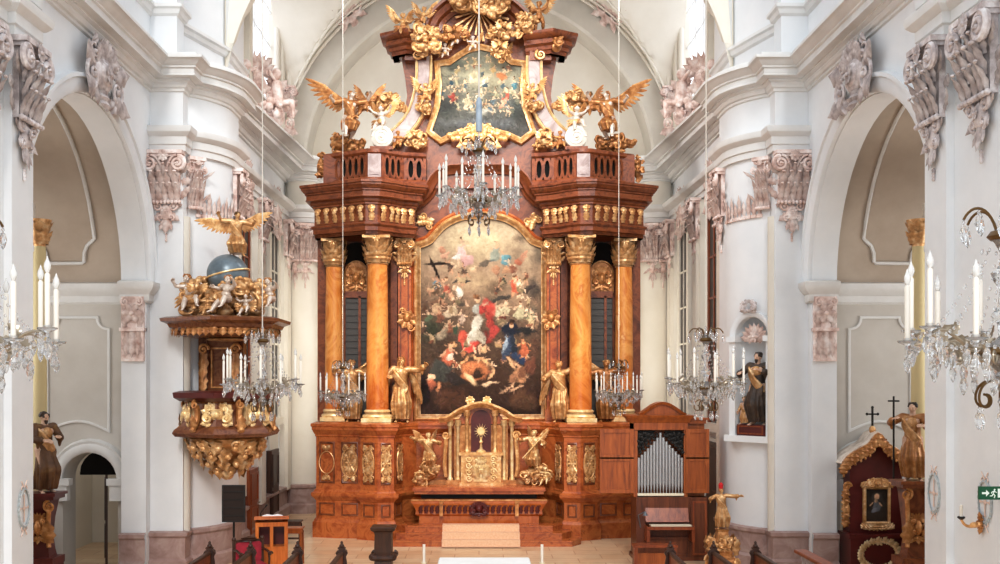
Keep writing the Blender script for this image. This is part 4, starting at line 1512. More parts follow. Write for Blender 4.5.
class Paint:
    """oil sketch in photo-pixel units: x to the right, y down"""
    def __init__(s, x0, x1, y0, y1, k):
        s.x0, s.y1, s.k = x0, y1, k
        W, H = int((x1 - x0) * k), int((y1 - y0) * k)
        jj, ii = np.mgrid[0:H, 0:W]
        s.X = x0 + ii / k
        s.Y = y1 - jj / k
        s.img = np.zeros((H, W, 3))
        s.rs = np.random.RandomState(4)
        s.n1 = s.fbm(H, W)
        s.n2 = s.fbm(H, W)

    def fbm(s, H, W):
        out = np.zeros((H, W))
        amp = 1
        for o in (5, 10, 20, 40):
            g = s.rs.rand(o + 2, o + 2)
            y = np.linspace(0, o, H)
            x = np.linspace(0, o, W)
            yi, xi = y.astype(int), x.astype(int)
            fy, fx = (y - yi)[:, None], (x - xi)[None, :]
            fy, fx = fy * fy * (3 - 2 * fy), fx * fx * (3 - 2 * fx)
            a = g[yi][:, xi] * (1 - fx) + g[yi][:, xi + 1] * fx
            b2 = g[yi + 1][:, xi] * (1 - fx) + g[yi + 1][:, xi + 1] * fx
            out += amp * ((a * (1 - fy) + b2 * fy) - .5)
            amp *= .55
        return out

    def bg(s, stops):
        ys_ = [a for a, c in stops]
        for k in range(3):
            s.img[..., k] = np.interp(s.Y + s.n1 * 14, ys_, [lin(hx2(c))[k] for a, c in stops])
        s.img *= (1 + .5 * s.n2)[..., None]

    def ell(s, cx, cy, rx, ry, col, rot=0, soft=.25, alpha=1, rough=.5):
        c = np.array(lin(hx2(col)))
        a = R(rot)
        dx, dy = s.X - cx, s.Y - cy
        u = (dx * cos(a) + dy * sin(a)) / rx
        v = (-dx * sin(a) + dy * cos(a)) / ry
        d = np.sqrt(u * u + v * v) + s.n1 * rough * .6 + s.n2 * rough * .4
        m = np.clip((1 - d) / soft, 0, 1) * alpha
        sh = np.clip(1.08 - .34 * (v * .7 + u * .5) + s.n2 * .5, .35, 1.5)      # modelled form, lit from upper left as the painter did
        s.img = s.img * (1 - m[..., None]) + (c * sh[..., None]) * m[..., None]

    def line(s, x0, y0, x1, y1, w, col):
        L = math.hypot(x1 - x0, y1 - y0)
        s.ell((x0 + x1) / 2, (y0 + y1) / 2, L / 2 + .3, w / 2, col, math.degrees(atan2(y1 - y0, x1 - x0)), .4, 1, .12)

    def man(s, x, y, h, robe, skin='d8a884', hair='4a2c18', lean=0, arms=((-1, .1), (1, .1)), legs=True, robe2=None):
        """small figure: (x, y) its hips, h its height, arms as offsets in heights"""
        lx = h * lean
        if legs:
            s.ell(x - .09 * h - lx * .6, y + .26 * h, .06 * h, .24 * h, skin, 12, .3, 1, .2)
            s.ell(x + .1 * h - lx * .6, y + .27 * h, .06 * h, .24 * h, skin, -14, .3, 1, .2)
        s.ell(x, y + .04 * h, .2 * h, .22 * h, robe, 20, .3, 1, .6)
        if robe2:
            s.ell(x - .1 * h, y + .16 * h, .2 * h, .1 * h, robe2, -25, .3, 1, .6)
        for ax, ay in arms:
            s.line(x + lx + (.1 if ax > 0 else -.1) * h, y - .22 * h, x + lx + ax * .3 * h, y - .22 * h + ay * h, .075 * h, skin)
        s.ell(x + lx * .7, y - .14 * h, .12 * h, .18 * h, robe, 0, .3, 1, .4)
        s.ell(x + lx, y - .26 * h, .08 * h, .09 * h, skin, 0, .3, 1, .2)
        s.ell(x + lx * 1.2, y - .4 * h, .065 * h, .08 * h, skin, 0, .3, 1, .1)
        s.ell(x + lx * 1.2, y - .45 * h, .06 * h, .045 * h, hair, 0, .4, 1, .2)


def hx2(s):
    return tuple(int(s[i:i + 2], 16) / 255 for i in (0, 2, 4))


pt = Paint(420.5, 541.5, 217, 416, 2.1)
pt.bg([(215, 'b09a7c'), (245, 'c2a582'), (275, 'ac8c6c'), (300, '8f7054'), (330, '664c38'), (355, '4e3626'), (385, '42281a'), (416, '38211a')])
pt.ell(478, 245, 34, 22, 'd4b88c', 0, .9, .7)
pt.ell(478, 285, 30, 16, 'c8a67c', 0, .9, .6)
for a in ((426, 240, 10, 22, '7a6448'), (536, 255, 9, 22, '5e5040'), (518, 240, 9, 6, '6e5a44'), (496, 288, 11, 8, '7a6046'), (533, 292, 9, 14, '4a4038'), (426, 310, 9, 14, '5a3620'), (432, 330, 12, 12, '38402c'), (526, 312, 14, 8, '6a6450'), (440, 306, 12, 8, '7a4a2c')):
    pt.ell(*a, 0, .7, .85, .8)
# the two enthroned figures in the clouds
pt.ell(495, 241, 9, 8, 'e3cc96', 0, .8, .7)
pt.man(462, 254, 30, 'd6a8a0', 'dcb08c', '5a3a22', 0, ((-.9, .28), (1, .0)), True, 'cfc0b4')
pt.ell(467, 262, 6, 6, 'cc9890', 30)
pt.man(494, 257, 32, '8a8c7c', 'cf9e78', '7a6a58', .02, ((-1, -.02), (.9, .2)), False, '6a7068')
pt.ell(505, 262, 6, 6.5, '5c8a90', 0, .2, 1, .15)
pt.ell(486, 264, 8, 5, '6a5a4a', -20)
for x, y, c in ((441, 252, 'c88a68'), (446, 258, 'd09878'), (517, 262, 'c8704a'), (521, 259, 'c88a68'), (452, 268, 'd6ae88'), (494, 272, 'b07a56'), (503, 272, 'c08c64'), (474, 271, 'd0a880')):
    pt.ell(x, y, 4, 3, c, 20)
    pt.ell(x + 1, y - 3, 1.8, 1.8, c, 0)
# cross on the left with the angels holding it
pt.line(429.5, 257, 441, 281, 2.6, '2e1d12')
pt.line(424, 264.8, 452, 264.3, 2.2, '2e1d12')
pt.man(436, 287, 24, '4c7a88', 'c88e68', '5a3a22', .1, ((-1, -.2), (1, -.1)))
pt.man(447, 291, 24, 'b85438', 'd09a74', '5a3a22', -.1, ((-1, -.2), (1, .1)))
pt.ell(462, 283, 9.5, 2.6, '3a3634', -6, .3, 1, .2)
pt.ell(460, 294, 6, 6, 'e3d2bc', 0)
pt.ell(456, 290, 3, 3, 'd8ac88')
# red seraphs right
pt.man(513, 288, 22, 'c8552c', 'd88a5c', '7a3a1c', 0, ((-1, .1), (1, .05)))
pt.ell(525, 290, 9, 2.4, '4a3c34', -12, .3, 1, .2)
pt.man(524, 280, 14, 'b8905c', 'd09a70', '4a2c18')
# crowd of pale angels left and right of the saint
for x, y, h, c in ((428, 318, 20, '5e6a4a'), (437, 312, 20, 'c8a078'), (446, 316, 20, 'd4b694'), (453, 313, 22, 'cdb08a'), (460, 320, 18, 'c8a890'), (496, 312, 24, 'd8c8a0'), (505, 310, 20, 'ccb890'), (518, 314, 26, 'c0b088'), (529, 318, 22, '8a8a68'), (534, 326, 18, 'a07a58'), (424, 330, 18, '6a4a38')):
    pt.man(x, y, h, c, 'dcb08a', '6a4024', 0, ((-1, .05), (1, .12)), False)
# the saint rising in the centre
pt.ell(500, 300, 11, 2.8, '4a4038', -22, .3, 1, .2)
pt.ell(459, 305, 7, 2.4, '5a4a3c', 25, .3, 1, .2)
for x, y, rx, ry, c, ro in ((486, 306, 5, 5, 'c03424', 20), (490, 313, 5.5, 8, 'cf3a24', 30), (488, 324, 4, 9, 'a82a1c', -14), (492, 333, 5, 7, 'c4342a', 20), (489, 342, 4, 5, '9a2818', -30), (484, 338, 3, 6, '7a2018', 10)):
    pt.ell(x, y, rx, ry, c, ro, .4, .9, .9)
pt.ell(469, 346, 9, 9, 'd03822', -35)
pt.ell(462, 338, 6, 5, 'c04428', -20)
pt.ell(476, 329, 4.6, 14, 'c2b4a0', 8)
pt.ell(480, 338, 4, 8, 'aa9c88', -20)
pt.ell(471, 336, 4, 9, 'd0c4b0', 25)
pt.ell(476.5, 311, 4, 7, 'a8a294', 0)
pt.ell(482, 311, 3, 7, 'b83020', 20)
pt.line(471, 308, 461, 302, 3, 'd8a884')
pt.line(482, 308, 489, 303, 3, 'd8a884')
pt.line(474, 345, 474, 358, 3, 'd8a884')
pt.line(479, 345, 480, 357, 3, 'd8a884')
pt.ell(477.5, 300.5, 3, 3.6, 'e0b48e', 0, .3, 1, .1)
pt.ell(477, 297.5, 3, 2, '8a5a30', 0, .3, 1, .1)
for x, y, h, c in ((456, 330, 18, '3c4a36'), (441, 336, 18, 'a89478'), (447, 329, 16, 'c8ac88'), (463, 355, 14, 'a8683c'), (483, 352, 14, 'd0a070'), (497, 345, 16, 'a88458')):
    pt.man(x, y, h, c, 'd4a47c', '4a2c18', .1, ((-1, .1), (1, .1)), False)
rs_ = random.Random(12)
for k in range(46):
    x, y = rs_.uniform(425, 537), rs_.uniform(268, 372)
    if abs(x - 479) < 11 and y < 356:
        continue
    pt.man(x, y, rs_.uniform(12, 19), rs_.choice(['8a7350', 'a5845c', '6a4a30', '7d3a26', '4c4a38', '94583a', 'b89a70', '5a4436']), rs_.choice(['d8aa80', 'c89068', 'e0ba94']), '4a2c18', rs_.uniform(-.25, .25), ((-1, rs_.uniform(-.2, .25)), (1, rs_.uniform(-.2, .25))), k % 2 == 0, rs_.choice(['6a4c34', 'b09068', '8a5236']))
# navy figure flying on the right
pt.ell(509, 333, 11, 6.5, '1e2230', 8)
pt.ell(526, 333, 13, 3.4, '2a2624', 4)
pt.ell(505, 349, 5.5, 13, '34425a', 12)
pt.ell(502, 346, 2, 11, '8a98a6', 12)
pt.ell(512, 346, 4, 9, '262c38', -15)
pt.ell(518, 359, 9, 6, '2a3a58', 25)
pt.ell(510.4, 325.5, 3, 3, '3a2416', 0)
pt.man(522, 350, 22, 'b85a2c', 'd08a54', '4a2c18', 0, ((-1, .1), (1, .1)))
pt.ell(533, 350, 6, 14, '5a3a28', 0)
pt.ell(530, 366, 6, 9, '6a3a26', 0)
# wrestling figures below
pt.ell(474, 372, 15, 11, 'b86a34', 0)
pt.ell(476, 374, 9, 6, '3a2214', 0)
pt.line(459, 368, 470, 356, 4.5, 'd8985c')
pt.line(470, 357, 492, 366, 4.5, 'd49a64')
pt.line(492, 366, 487, 380, 4.5, 'cf9a6a')
pt.line(462, 372, 478, 386, 5, 'dcb080')
pt.line(478, 386, 498, 380, 4.5, 'd8b088')
pt.ell(452, 345, 3, 3, 'c8925c')
pt.man(447, 358, 30, 'c05c34', 'd8a07a', '5a3a22', .06, ((-1, .2), (1, .12)), False)
pt.ell(449, 356, 4, 3, 'e8c8b0')
pt.ell(441, 372, 10, 12, '3c3a34', 15)
pt.ell(456, 380, 14, 5, '2e2420', 18)
pt.line(505, 356, 514, 372, 3.6, 'c8986c')
pt.line(510, 362, 528, 378, 3.6, 'c09068')
pt.ell(517, 377, 6, 8, 'a8744c', 10)
pt.ell(521, 372, 4, 6, '7a4c30', 40)
pt.ell(512, 380, 4, 5, '8a5c3c', -30)
pt.line(514, 384, 500, 394, 3.4, 'cc9c74')
pt.line(522, 386, 508, 392, 3.4, 'cc9c74')
pt.ell(433, 378, 4, 4, 'e0ae88')
pt.ell(431, 386, 6, 6, 'b05a34')
pt.line(440, 384, 437, 398, 3.4, 'cc8450')
# rocks and the dark ground
pt.ell(452, 402, 20, 14, '54301c', 0, .4)
pt.ell(522, 402, 18, 12, '5a3822', -10, .4)
pt.ell(425, 392, 6, 20, '1e1410', 0, .4)
pt.ell(482, 414, 60, 9, '2c170c', 0, .5)
painterly(pt, 3, 5.5, 3600, 2.2, 7)
pt.line(429.5, 255, 442, 284, 3.2, '24160e')
pt.line(423, 265.2, 453, 264.6, 2.8, '24160e')
for x, y, r_ in ((477.5, 301, 2.6), (510.5, 326, 2.4), (452, 345, 2.4), (447, 280, 2), (513, 279, 2)):
    pt.ell(x, y, r_, r_ * 1.2, 'dcb08a', 0, .3, 1, .1)
    pt.ell(x, y - r_ * .8, r_, r_ * .7, '5a3820', 0, .4, .9, .1)
ptg = thing('altarpiece_painting', 'tall arched oil painting of a saint among angels, gold framed, between the columns', 'painting', (.06, 32.0, 3.6))
YP = 31.95
sx = YP / FPX
Zp = lambda py: CAMZ - (py - CY) * sx - 3.6
HW = 60.5 * sx
TOPP = [(-62.5, 416.5), (-62.5, 246), (-57, 244.5), (-50, 241), (-44, 234), (-36, 226), (-24, 219.5), (-12, 216.8), (0, 216)]
tp = [(p[0], p[1]) for p in smooth_path([(a * sx, Zp(b2), 0) for a, b2 in TOPP[1:]], 3)]
outl = [(TOPP[0][0] * sx, Zp(416.5))] + tp
def half(zz):
    if zz <= Zp(246):
        return 62 * sx
    for (xa, za), (xb, zb) in zip(outl[1:], outl[2:]):
        if za <= zz <= zb:
            return -(xa + (xb - xa) * (zz - za) / max(1e-6, zb - za))
    return .02
cv = canvas_mesh('canvas', ptg, lambda zz: (-half(zz), half(zz)), (Zp(416.5), Zp(216.1)), pt.img, .04)
ol = outl + [(-x, zz) for x, zz in outl[-2::-1]]
mb = MB().sweepv(ol, [(-.07, 0), (-.07, .05), (-.02, .06), (.02, .1), (.07, .13), (.12, .1), (.15, .04), (.15, -.1)], True, .02)
mb.build('frame', 'gold', ptg)
mb = MB().sweepv(ol, [(.15, -.1), (.15, .0), (.2, .03), (.25, .0), (.25, -.1)], True, .02)
mb.build('outer_moulding', 'marble_brown', ptg)

# upper painting
pu = Paint(430, 530, 46, 144, 2.2)
pu.bg([(45, '6a6a5c'), (75, '8a8670'), (95, '6e6a5c'), (115, '50504a'), (144, '4a4844')])
for a in ((479, 80, 22, 14, 'a89e80'), (455, 65, 12, 8, '55584c'), (505, 65, 12, 8, '5c5a4c'), (445, 110, 12, 14, '3c3e3a'), (515, 112, 12, 14, '404440'), (479, 128, 40, 8, '56585a')):
    pu.ell(*a, 0, .6, .9, .8)
for x, y, h, c in ((470, 78, 18, 'c4b48c'), (482, 84, 20, 'd0c8a8'), (462, 88, 16, '8a7a58'), (500, 76, 20, 'b8703c'), (492, 70, 14, 'c09a5c'), (512, 88, 18, '3e6a72'), (450, 84, 16, '2e4a54'), (451, 98, 20, 'a03c2c'), (503, 99, 20, 'b0442e'), (478, 100, 20, 'b8b098'), (466, 104, 18, 'a89a78'), (490, 106, 18, '5a6a70'), (440, 96, 14, '445a60'), (518, 100, 16, '6a5a44'), (472, 62, 12, 'a08a5c'), (486, 58, 12, '9a8a64'), (456, 72, 12, '9a8458'), (506, 112, 14, 'c08c6a')):
    pu.man(x, y, h, c, 'd0ac84', '4a3420', .05, ((-1, .1), (1, -.05)))
for k in range(34):
    pu.man(rs_.uniform(442, 517), rs_.uniform(60, 118), rs_.uniform(9, 14), rs_.choice(['8a8264', 'a89c78', '6a6a58', '8c5a3c', '4a5a60']), rs_.choice(['d0ac84', 'b8946c']), '4a3420', rs_.uniform(-.2, .2), ((-1, .1), (1, -.05)), k % 2 == 0)
pu.line(497, 112, 506, 98, 3.5, 'd87a5c')
pu.ell(479, 116, 16, 3, '9a9486', 0, .5)
painterly(pu, 5, 5, 1500, 2.2, 6)
upg = thing('upper_painting', 'smaller curved painting of a heavenly crowd in a gold frame high in the altar gable', 'painting', (.06, 31.9, 11.9))
s2 = 31.8 / FPX
Zu = lambda py: CAMZ - (py - CY) * s2 - 11.9
UO = [(0, 47.5), (-13, 50.5), (-22, 56), (-31, 62.5), (-43, 64), (-41, 84), (-43, 106), (-51, 131), (-40, 139.5), (-26, 133), (-13, 130.5), (0, 130)]
left = [(a * s2, Zu(b2)) for a, b2 in UO]
ol = left[::-1] + [(-x, zz) for x, zz in left[1:-1]]
ol = ol[::-1]
def half2(zz):
    best = .02
    for (xa, za), (xb, zb) in zip(left, left[1:]):
        if min(za, zb) <= zz <= max(za, zb) and abs(za - zb) > 1e-6:
            best = max(best, -(xa + (xb - xa) * (zz - za) / (zb - za)))
    return best
canvas_mesh('canvas', upg, lambda zz: (-half2(zz), half2(zz)), (Zu(138.5), Zu(47.7)), pu.img, -.02)
mb = MB().sweepv(ol[::-1], [(-.06, 0), (-.06, .06), (0, .08), (.05, .13), (.11, .1), (.14, .0), (.14, -.1)], True, -.02)
mb.build('frame', 'gold', upg)
# ================================================================== FIGURES (statues, angels, putti)
def ik(a, t, l1, l2, hint):
    """middle joint of a two-bone limb from a to t"""
    a, t, hint = Vector(a), Vector(t), Vector(hint).normalized()
    d = t - a
    L = d.length
    if L > (l1 + l2) * .985:
        d = d.normalized() * (l1 + l2) * .985
        t = a + d
        L = d.length
    u = d.normalized()
    x = (l1 * l1 - l2 * l2 + L * L) / (2 * L)
    h = sqrt(max(0, l1 * l1 - x * x))
    n = hint - u * hint.dot(u)
    n = n.normalized() if n.length > 1e-4 else u.orthogonal().normalized()
    return a + u * x + n * h, t


def head_mesh(mb, c, look, r, child):
    """skull, jaw, brow, eyes, nose, mouth, ears; look = direction the face turns to"""
    look = Vector(look).normalized()
    q = look.to_track_quat('-Y', 'Z').to_matrix().to_4x4()
    mb.push(Matrix.Translation(c) @ q @ SC(r))
    mb.ell((0, .1, .12), (.76, .92, .88))
    mb.ell((0, -.2, -.3), (.58, .62, .68))
    mb.ell((0, -.5, -.78), (.22, .2, .18))
    mb.cap((0, -.86, .08), (0, -1.02, -.28), .09, .13, 8)
    mb.ell((0, -.98, -.32), (.17, .12, .1))
    for s in (-1, 1):
        mb.ell((s * .3, -.74, .22), (.24, .16, .08))
        mb.ell((s * .3, -.76, .04), (.13, .1, .085))
        mb.ell((s * .38, -.58, -.3), (.22, .2, .22))
        mb.ell((s * .78, .06, -.06), (.1, .18, .24))
    mb.ell((0, -.82, -.52), (.22, .1, .055))
    mb.ell((0, -.8, -.63), (.19, .11, .06))
    mb.pop()


def hand(mb, w, d, palm, s, k):
    """open, slightly curled hand: w wrist, d direction of the fingers, palm = palm normal, s side (+1 thumb one way), k scale"""
    d = Vector(d).normalized()
    palm = Vector(palm)
    palm = (palm - d * palm.dot(d))
    palm = palm.normalized() if palm.length > 1e-3 else d.orthogonal().normalized()
    u = d.cross(palm) * s
    w = Vector(w)
    for i in range(4):
        o = (i - 1.5) * .017 * k
        b0 = w + d * .012 * k + u * o * .8
        kn = w + d * .052 * k + u * o
        mb.cap(b0, kn, .0125 * k, .0105 * k, 6)
        L = (.034, .04, .037, .028)[i] * k
        m1 = kn + d * L * .6 + palm * L * .18
        m2 = m1 + d * L * .42 + palm * L * .4
        m3 = m2 + d * L * .2 + palm * L * .34
        mb.cap(kn, m1, .0085 * k, .0078 * k, 6)
        mb.cap(m1, m2, .0078 * k, .007 * k, 6)
        mb.cap(m2, m3, .007 * k, .0055 * k, 6)
    t0 = w + d * .014 * k - u * .022 * k
    t1 = t0 + d * .026 * k - u * .022 * k + palm * .008 * k
    t2 = t1 + d * .024 * k - u * .004 * k + palm * .012 * k
    mb.cap(t0, t1, .012 * k, .009 * k, 6)
    mb.cap(t1, t2, .009 * k, .007 * k, 6)


def skeleton(p):
    child = p.get('child', False)
    J = {}
    if child:
        hp, ch, nk, hd, hr = .43, .62, .735, .855, .098
        sw_, pw, ua, fa, th, sh = .13, .075, .145, .13, .2, .2
    else:
        hp, ch, nk, hd, hr = .53, .72, .835, .915, .062
        sw_, pw, ua, fa, th, sh = .118, .058, .172, .15, .25, .245
    hp = p.get('hip', hp)
    base = Vector((0, 0, hp)) + Vector(p.get('shift', (0, 0, 0)))
    lean = Vector(p.get('lean', (0, 0)) + (0,)) if len(p.get('lean', (0, 0))) == 2 else Vector(p['lean'])
    up = (Vector((0, 0, 1)) + lean).normalized()
    tw = p.get('twist', 0)
    rt = Vector((cos(tw), sin(tw), 0))
    rt = (rt - up * rt.dot(up)).normalized()
    fw = up.cross(rt) * -1
    D0 = {False: (.19, .305, .385), True: (.19, .305, .425)}[child]
    J['pel'], J['up'], J['rt'], J['fw'] = base, up, rt, fw
    J['chest'] = base + up * D0[0]
    J['neck'] = base + up * D0[1] - fw * 0
    J['head'] = base + up * D0[1] + (up + Vector(p.get('nod', (0, 0, 0)))).normalized() * (D0[2] - D0[1] + (0 if child else .0))
    J['hr'] = hr
    for s, n in ((1, 'r'), (-1, 'l')):          # 'r' = +X
        J['sh' + n] = J['chest'] + rt * s * sw_ + up * (.075 if not child else .06)
        ht = J['sh' + n] + Vector(p.get('h' + n, (s * .1, -.06, -.26)))
        J['el' + n], J['wr' + n] = ik(J['sh' + n], ht, ua, fa, p.get('e' + n, (s * .7, .6, -.5)))
        J['hi' + n] = base + Vector((cos(tw * .3), sin(tw * .3), 0)) * s * pw - Vector((0, 0, .02))
        ft = Vector(p.get('f' + n, (s * .06, 0, .04)))
        J['kn' + n], J['an' + n] = ik(J['hi' + n], ft, th, sh, p.get('k' + n, (s * .2, -1, .1)))
    return J


def figure(name, label, cat, loc, h, rz=0, p=None, body='gold', robe='gold', wing=None, hair=None, group=None, cloth='long', staff=None):
    p = p or {}
    child = p.get('child', False)
    root = thing(name, label, cat, loc, rz, group)
    J = skeleton(p)
    f = 1.35 if child else 1
    vox = h * (.0085 if not child else .0095)
    mb = MB().push(SC(h))
    up, rt, fw = J['up'], J['rt'], J['fw']
    rotm = Matrix((rt, -fw, up)).transposed()
    C = mb.cap
    pel, ch = J['pel'], J['chest']
    # torso
    mb.ell(pel, (.088 * f, .07 * f, .075 * f), 14, 10, rotm)
    mb.ell(pel.lerp(ch, .45) + fw * (.012 if child else 0), (.078 * f * (1.08 if child else 1), .062 * f * (1.12 if child else 1), .09), 14, 10, rotm)
    mb.ell(ch + up * .02, (.1 * (1.08 if child else 1), .07 * f, .1), 14, 10, rotm)
    for s, n in ((1, 'r'), (-1, 'l')):
        if not child:
            mb.ell(ch + rt * s * .045 + fw * .045 + up * .02, (.05, .03, .045), 10, 8, rotm)
        C(ch + up * .06 + rt * s * .03, J['sh' + n], .05 * f * .9, .046 * f * .9)
        C(J['sh' + n], J['el' + n], .042 * f, .032 * f)
        C(J['el' + n], J['wr' + n], .034 * f, .021 * f)
        C(J['hi' + n], J['kn' + n], .072 * f * .95, .045 * f)
        C(J['kn' + n], J['an' + n].lerp(J['kn' + n], .55), .045 * f, .046 * f)
        C(J['an' + n].lerp(J['kn' + n], .55), J['an' + n], .046 * f, .026 * f)
        sh_ = (J['an' + n] - J['kn' + n]).normalized()
        toe = Vector((s * .25, -1, -.25)) if abs(sh_.z) > .6 else Vector((0, -.3, -1)) + sh_ * .6
        toe = Vector(p.get('t' + n, toe)).normalized()
        a = J['an' + n]
        C(a - toe * .02 + sh_ * .018, a + toe * .085 + sh_ * .022, .024 * f, .017 * f, 8)
        for i in range(3):
            side = toe.cross(Vector((0, 0, 1)))
            side = side.normalized() if side.length > .1 else Vector((1, 0, 0))
            C(a + toe * .08 + side * (i - 1) * .014 + sh_ * .024, a + toe * .108 + side * (i - 1) * .016 + sh_ * .026, .0105 * f, .009 * f, 6)
        hd_ = (J['wr' + n] - J['el' + n]).normalized()
        hand(mb, J['wr' + n] - hd_ * .01, Vector(p.get('d' + n, hd_)), Vector(p.get('p' + n, (-s * .6, -.5, -.5))), s, 1.25 if child else 1)
    C(J['neck'] - up * .05, J['head'] - up * .02, .036 * f, .033 * f)
    look = Vector(p.get('look', (0, -1, -.1)))
    head_mesh(mb, J['head'], look, J['hr'], child)
    b = mb.remesh(vox, body, 'body', root, 1)
    # hair: locks on the skull
    mb = MB().push(SC(h))
    q = look.normalized().to_track_quat('-Y', 'Z').to_matrix().to_4x4()
    mb.push(Matrix.Translation(J['head']) @ q @ SC(J['hr']))
    rnd = random.Random(int(h * 1000) + len(label))
    mb.ell((0, .22, .3), (.84, .9, .86))
    for i in range(26):
        a = rnd.uniform(-2.4, 2.4) + PI / 2
        t = rnd.uniform(-.2, 1.0)
        mb.ell((.86 * cos(a) * cos(t * .9), .1 + .9 * sin(a) * cos(t * .9), .22 + .9 * sin(t)), (.22, .22, .2), 8, 6)
    if p.get('long_hair'):
        for s in (-1, 0, 1):
            mb.cap((s * .6, .5, -.1), (s * .7, .6, -1.3), .35, .22, 8)
    if p.get('beard'):
        mb.cap((0, -.62, -.72), (0, -.72, -1.3), .42, .2, 8)
    mb.pop()
    mb.remesh(vox, hair or body, 'hair', root, 1)
    # drapery
    if cloth:
        mb = MB().push(SC(h))
        sd = rnd.random() * 6
        if cloth == 'long':
            hz = p.get('hem', .035)
            fl, frr = J['anl'], J['anr']
            fm = (fl + frr) / 2
            spread = max(.075, abs(fl.x - frr.x) / 2 + .05)
            rows = 12
            rings = []
            for j in range(rows + 1):
                t = j / rows
                if t < .25:
                    k = t / .25
                    c = ch.lerp(pel, k * .9)
                    rx, ry = .096 + .0 * k, .078 + .008 * k
                else:
                    k = (t - .25) / .75
                    kn = (J['knl'] + J['knr']) / 2
                    c = pel.lerp(kn, min(1, k * 2)) if k < .5 else kn.lerp(fm, (k - .5) * 2)
                    c = Vector((c.x, c.y, pel.z + (hz - pel.z) * k))
                    kx = abs(J['knl'].x - J['knr'].x) / 2 + .07
                    rx = (.1 + (kx - .1) * min(1, k * 2)) if k < .5 else kx + (spread - kx) * (k - .5) * 2
                    rx = max(rx, .1)
                    ry = .088 + .035 * k + abs(J['knl'].y - J['knr'].y) * .5 * min(1, k * 2)
                rings.append((c, rx, ry, t))
            v, fs = [], []
            n = 44
            for c, rx, ry, t in rings:
                for i in range(n):
                    a = 2 * PI * i / n
                    w_ = 1 + (.04 + .2 * t) * (sin(7 * a + sd + 2.2 * t) * .6 + .5 * sin(11 * a + sd * 2 - 1.5 * t)) * min(1, t * 3)
                    v.append((c.x + rx * w_ * cos(a), c.y + ry * w_ * sin(a), c.z))
            m = len(rings)
            for j in range(m - 1):
                for i in range(n):
                    fs.append((j * n + i, (j + 1) * n + i, (j + 1) * n + (i + 1) % n, j * n + (i + 1) % n))
            fs += [tuple(range(n)), tuple(range((m - 1) * n, m * n))[::-1]]
            mb.add(v, fs)
            mb.ell(ch + up * .015, (.108, .079, .1), 14, 10, rotm)
            mb.ell(ch.lerp(pel, .5), (.092, .074, .1), 14, 10, rotm)
            for s, n_ in ((1, 'r'), (-1, 'l')):
                mb.cap(ch + up * .06 + rt * s * .05, J['sh' + n_], .054, .054)
                e = J['sh' + n_].lerp(J['el' + n_], .92)
                mb.cap(J['sh' + n_], e, .05, .05)
                if p.get('sleeve', True):
                    mb.cap(e, J['el' + n_].lerp(J['wr' + n_], .55), .048, .05)
                    mb.cap(J['el' + n_].lerp(J['wr' + n_], .4), J['el' + n_].lerp(J['wr' + n_], .4) + Vector((0, .01, -.09)), .036, .016)
            # diagonal mantle folds
            mb0 = mb
            if p.get('mantle'):
                mb = MB().push(SC(h))
                mb.ell(ch + fw * .03 + up * .0, (.085, .07, .085), 12, 8, rotm)
            for k in range(4):
                a0 = J['shl'] + Vector((0, -.03, -.01 - .03 * k))
                a3 = pel + Vector((.11, -.05 + .01 * k, -.04 - .05 * k))
                mid = a0.lerp(a3, .5) + Vector((0, -.07, -.03))
                mb.tube(bez(a0, a0.lerp(mid, .7) + Vector((0, -.03, 0)), mid + Vector((.03, -.02, 0)), a3, 10), [.02 + .004 * sin(i) for i in range(11)], 7)
            if p.get('mantle'):
                mb.remesh(vox * 1.05, p['mantle'], 'mantle', root, 1)
                mb = mb0
            for k in range(5):
                a0 = pel + Vector((.1 - .03 * k, -.07, .0))
                a3 = Vector((rnd.uniform(-.1, .12), -.09 + fm.y, hz + rnd.uniform(.03, .25)))
                mb.tube(bez(a0, a0 + Vector((0, -.05, -.12)), a3 + Vector((0, -.02, .12)), a3, 8), [.014 + .012 * sin(PI * i / 8) for i in range(9)], 6)
            if p.get('cape', False):
                for s in (-1, 1):
                    for k in range(3):
                        a0 = J['chest'] + rt * s * .1 + Vector((0, .05, .06))
                        a3 = a0 + Vector((s * (.12 + .05 * k), .08 + .02 * k, -.36 - .08 * k))
                        mb.tube(bez(a0, a0 + Vector((s * .08, .04, -.05)), a3 + Vector((0, 0, .15)), a3, 8), [.03, .04, .045, .05, .05, .048, .044, .036, .02], 7)
        else:      # loincloth / flying sash
            for k in range(3):
                a0 = pel + rt * .09 + fw * .03 + Vector((0, 0, .03 - .03 * k))
                a3 = pel - rt * .1 + fw * .05 + Vector((0, 0, -.0 - .03 * k))
                mb.tube(bez(a0, a0 + fw * .1, a3 + fw * .1, a3, 8), .035 * f, 7)
                mb.tube(bez(a3, a3 - rt * .08, a3 - rt * .16 + Vector((0, .06, .06 - .07 * k)), a3 - rt * .24 + Vector((0, .06, -.02 - .06 * k)), 8), [.04, .042, .044, .044, .04, .036, .03, .022, .012], 7)
                b0 = pel - fw * .08 + rt * .06 + Vector((0, 0, -.02 * k))
                mb.tube(bez(a0, a0 - fw * .1, b0, pel - rt * .1 - fw * .05, 8), .035 * f, 7)
        mb.remesh(vox * 1.05, robe, 'robe' if cloth == 'long' else 'loincloth', root, 1)
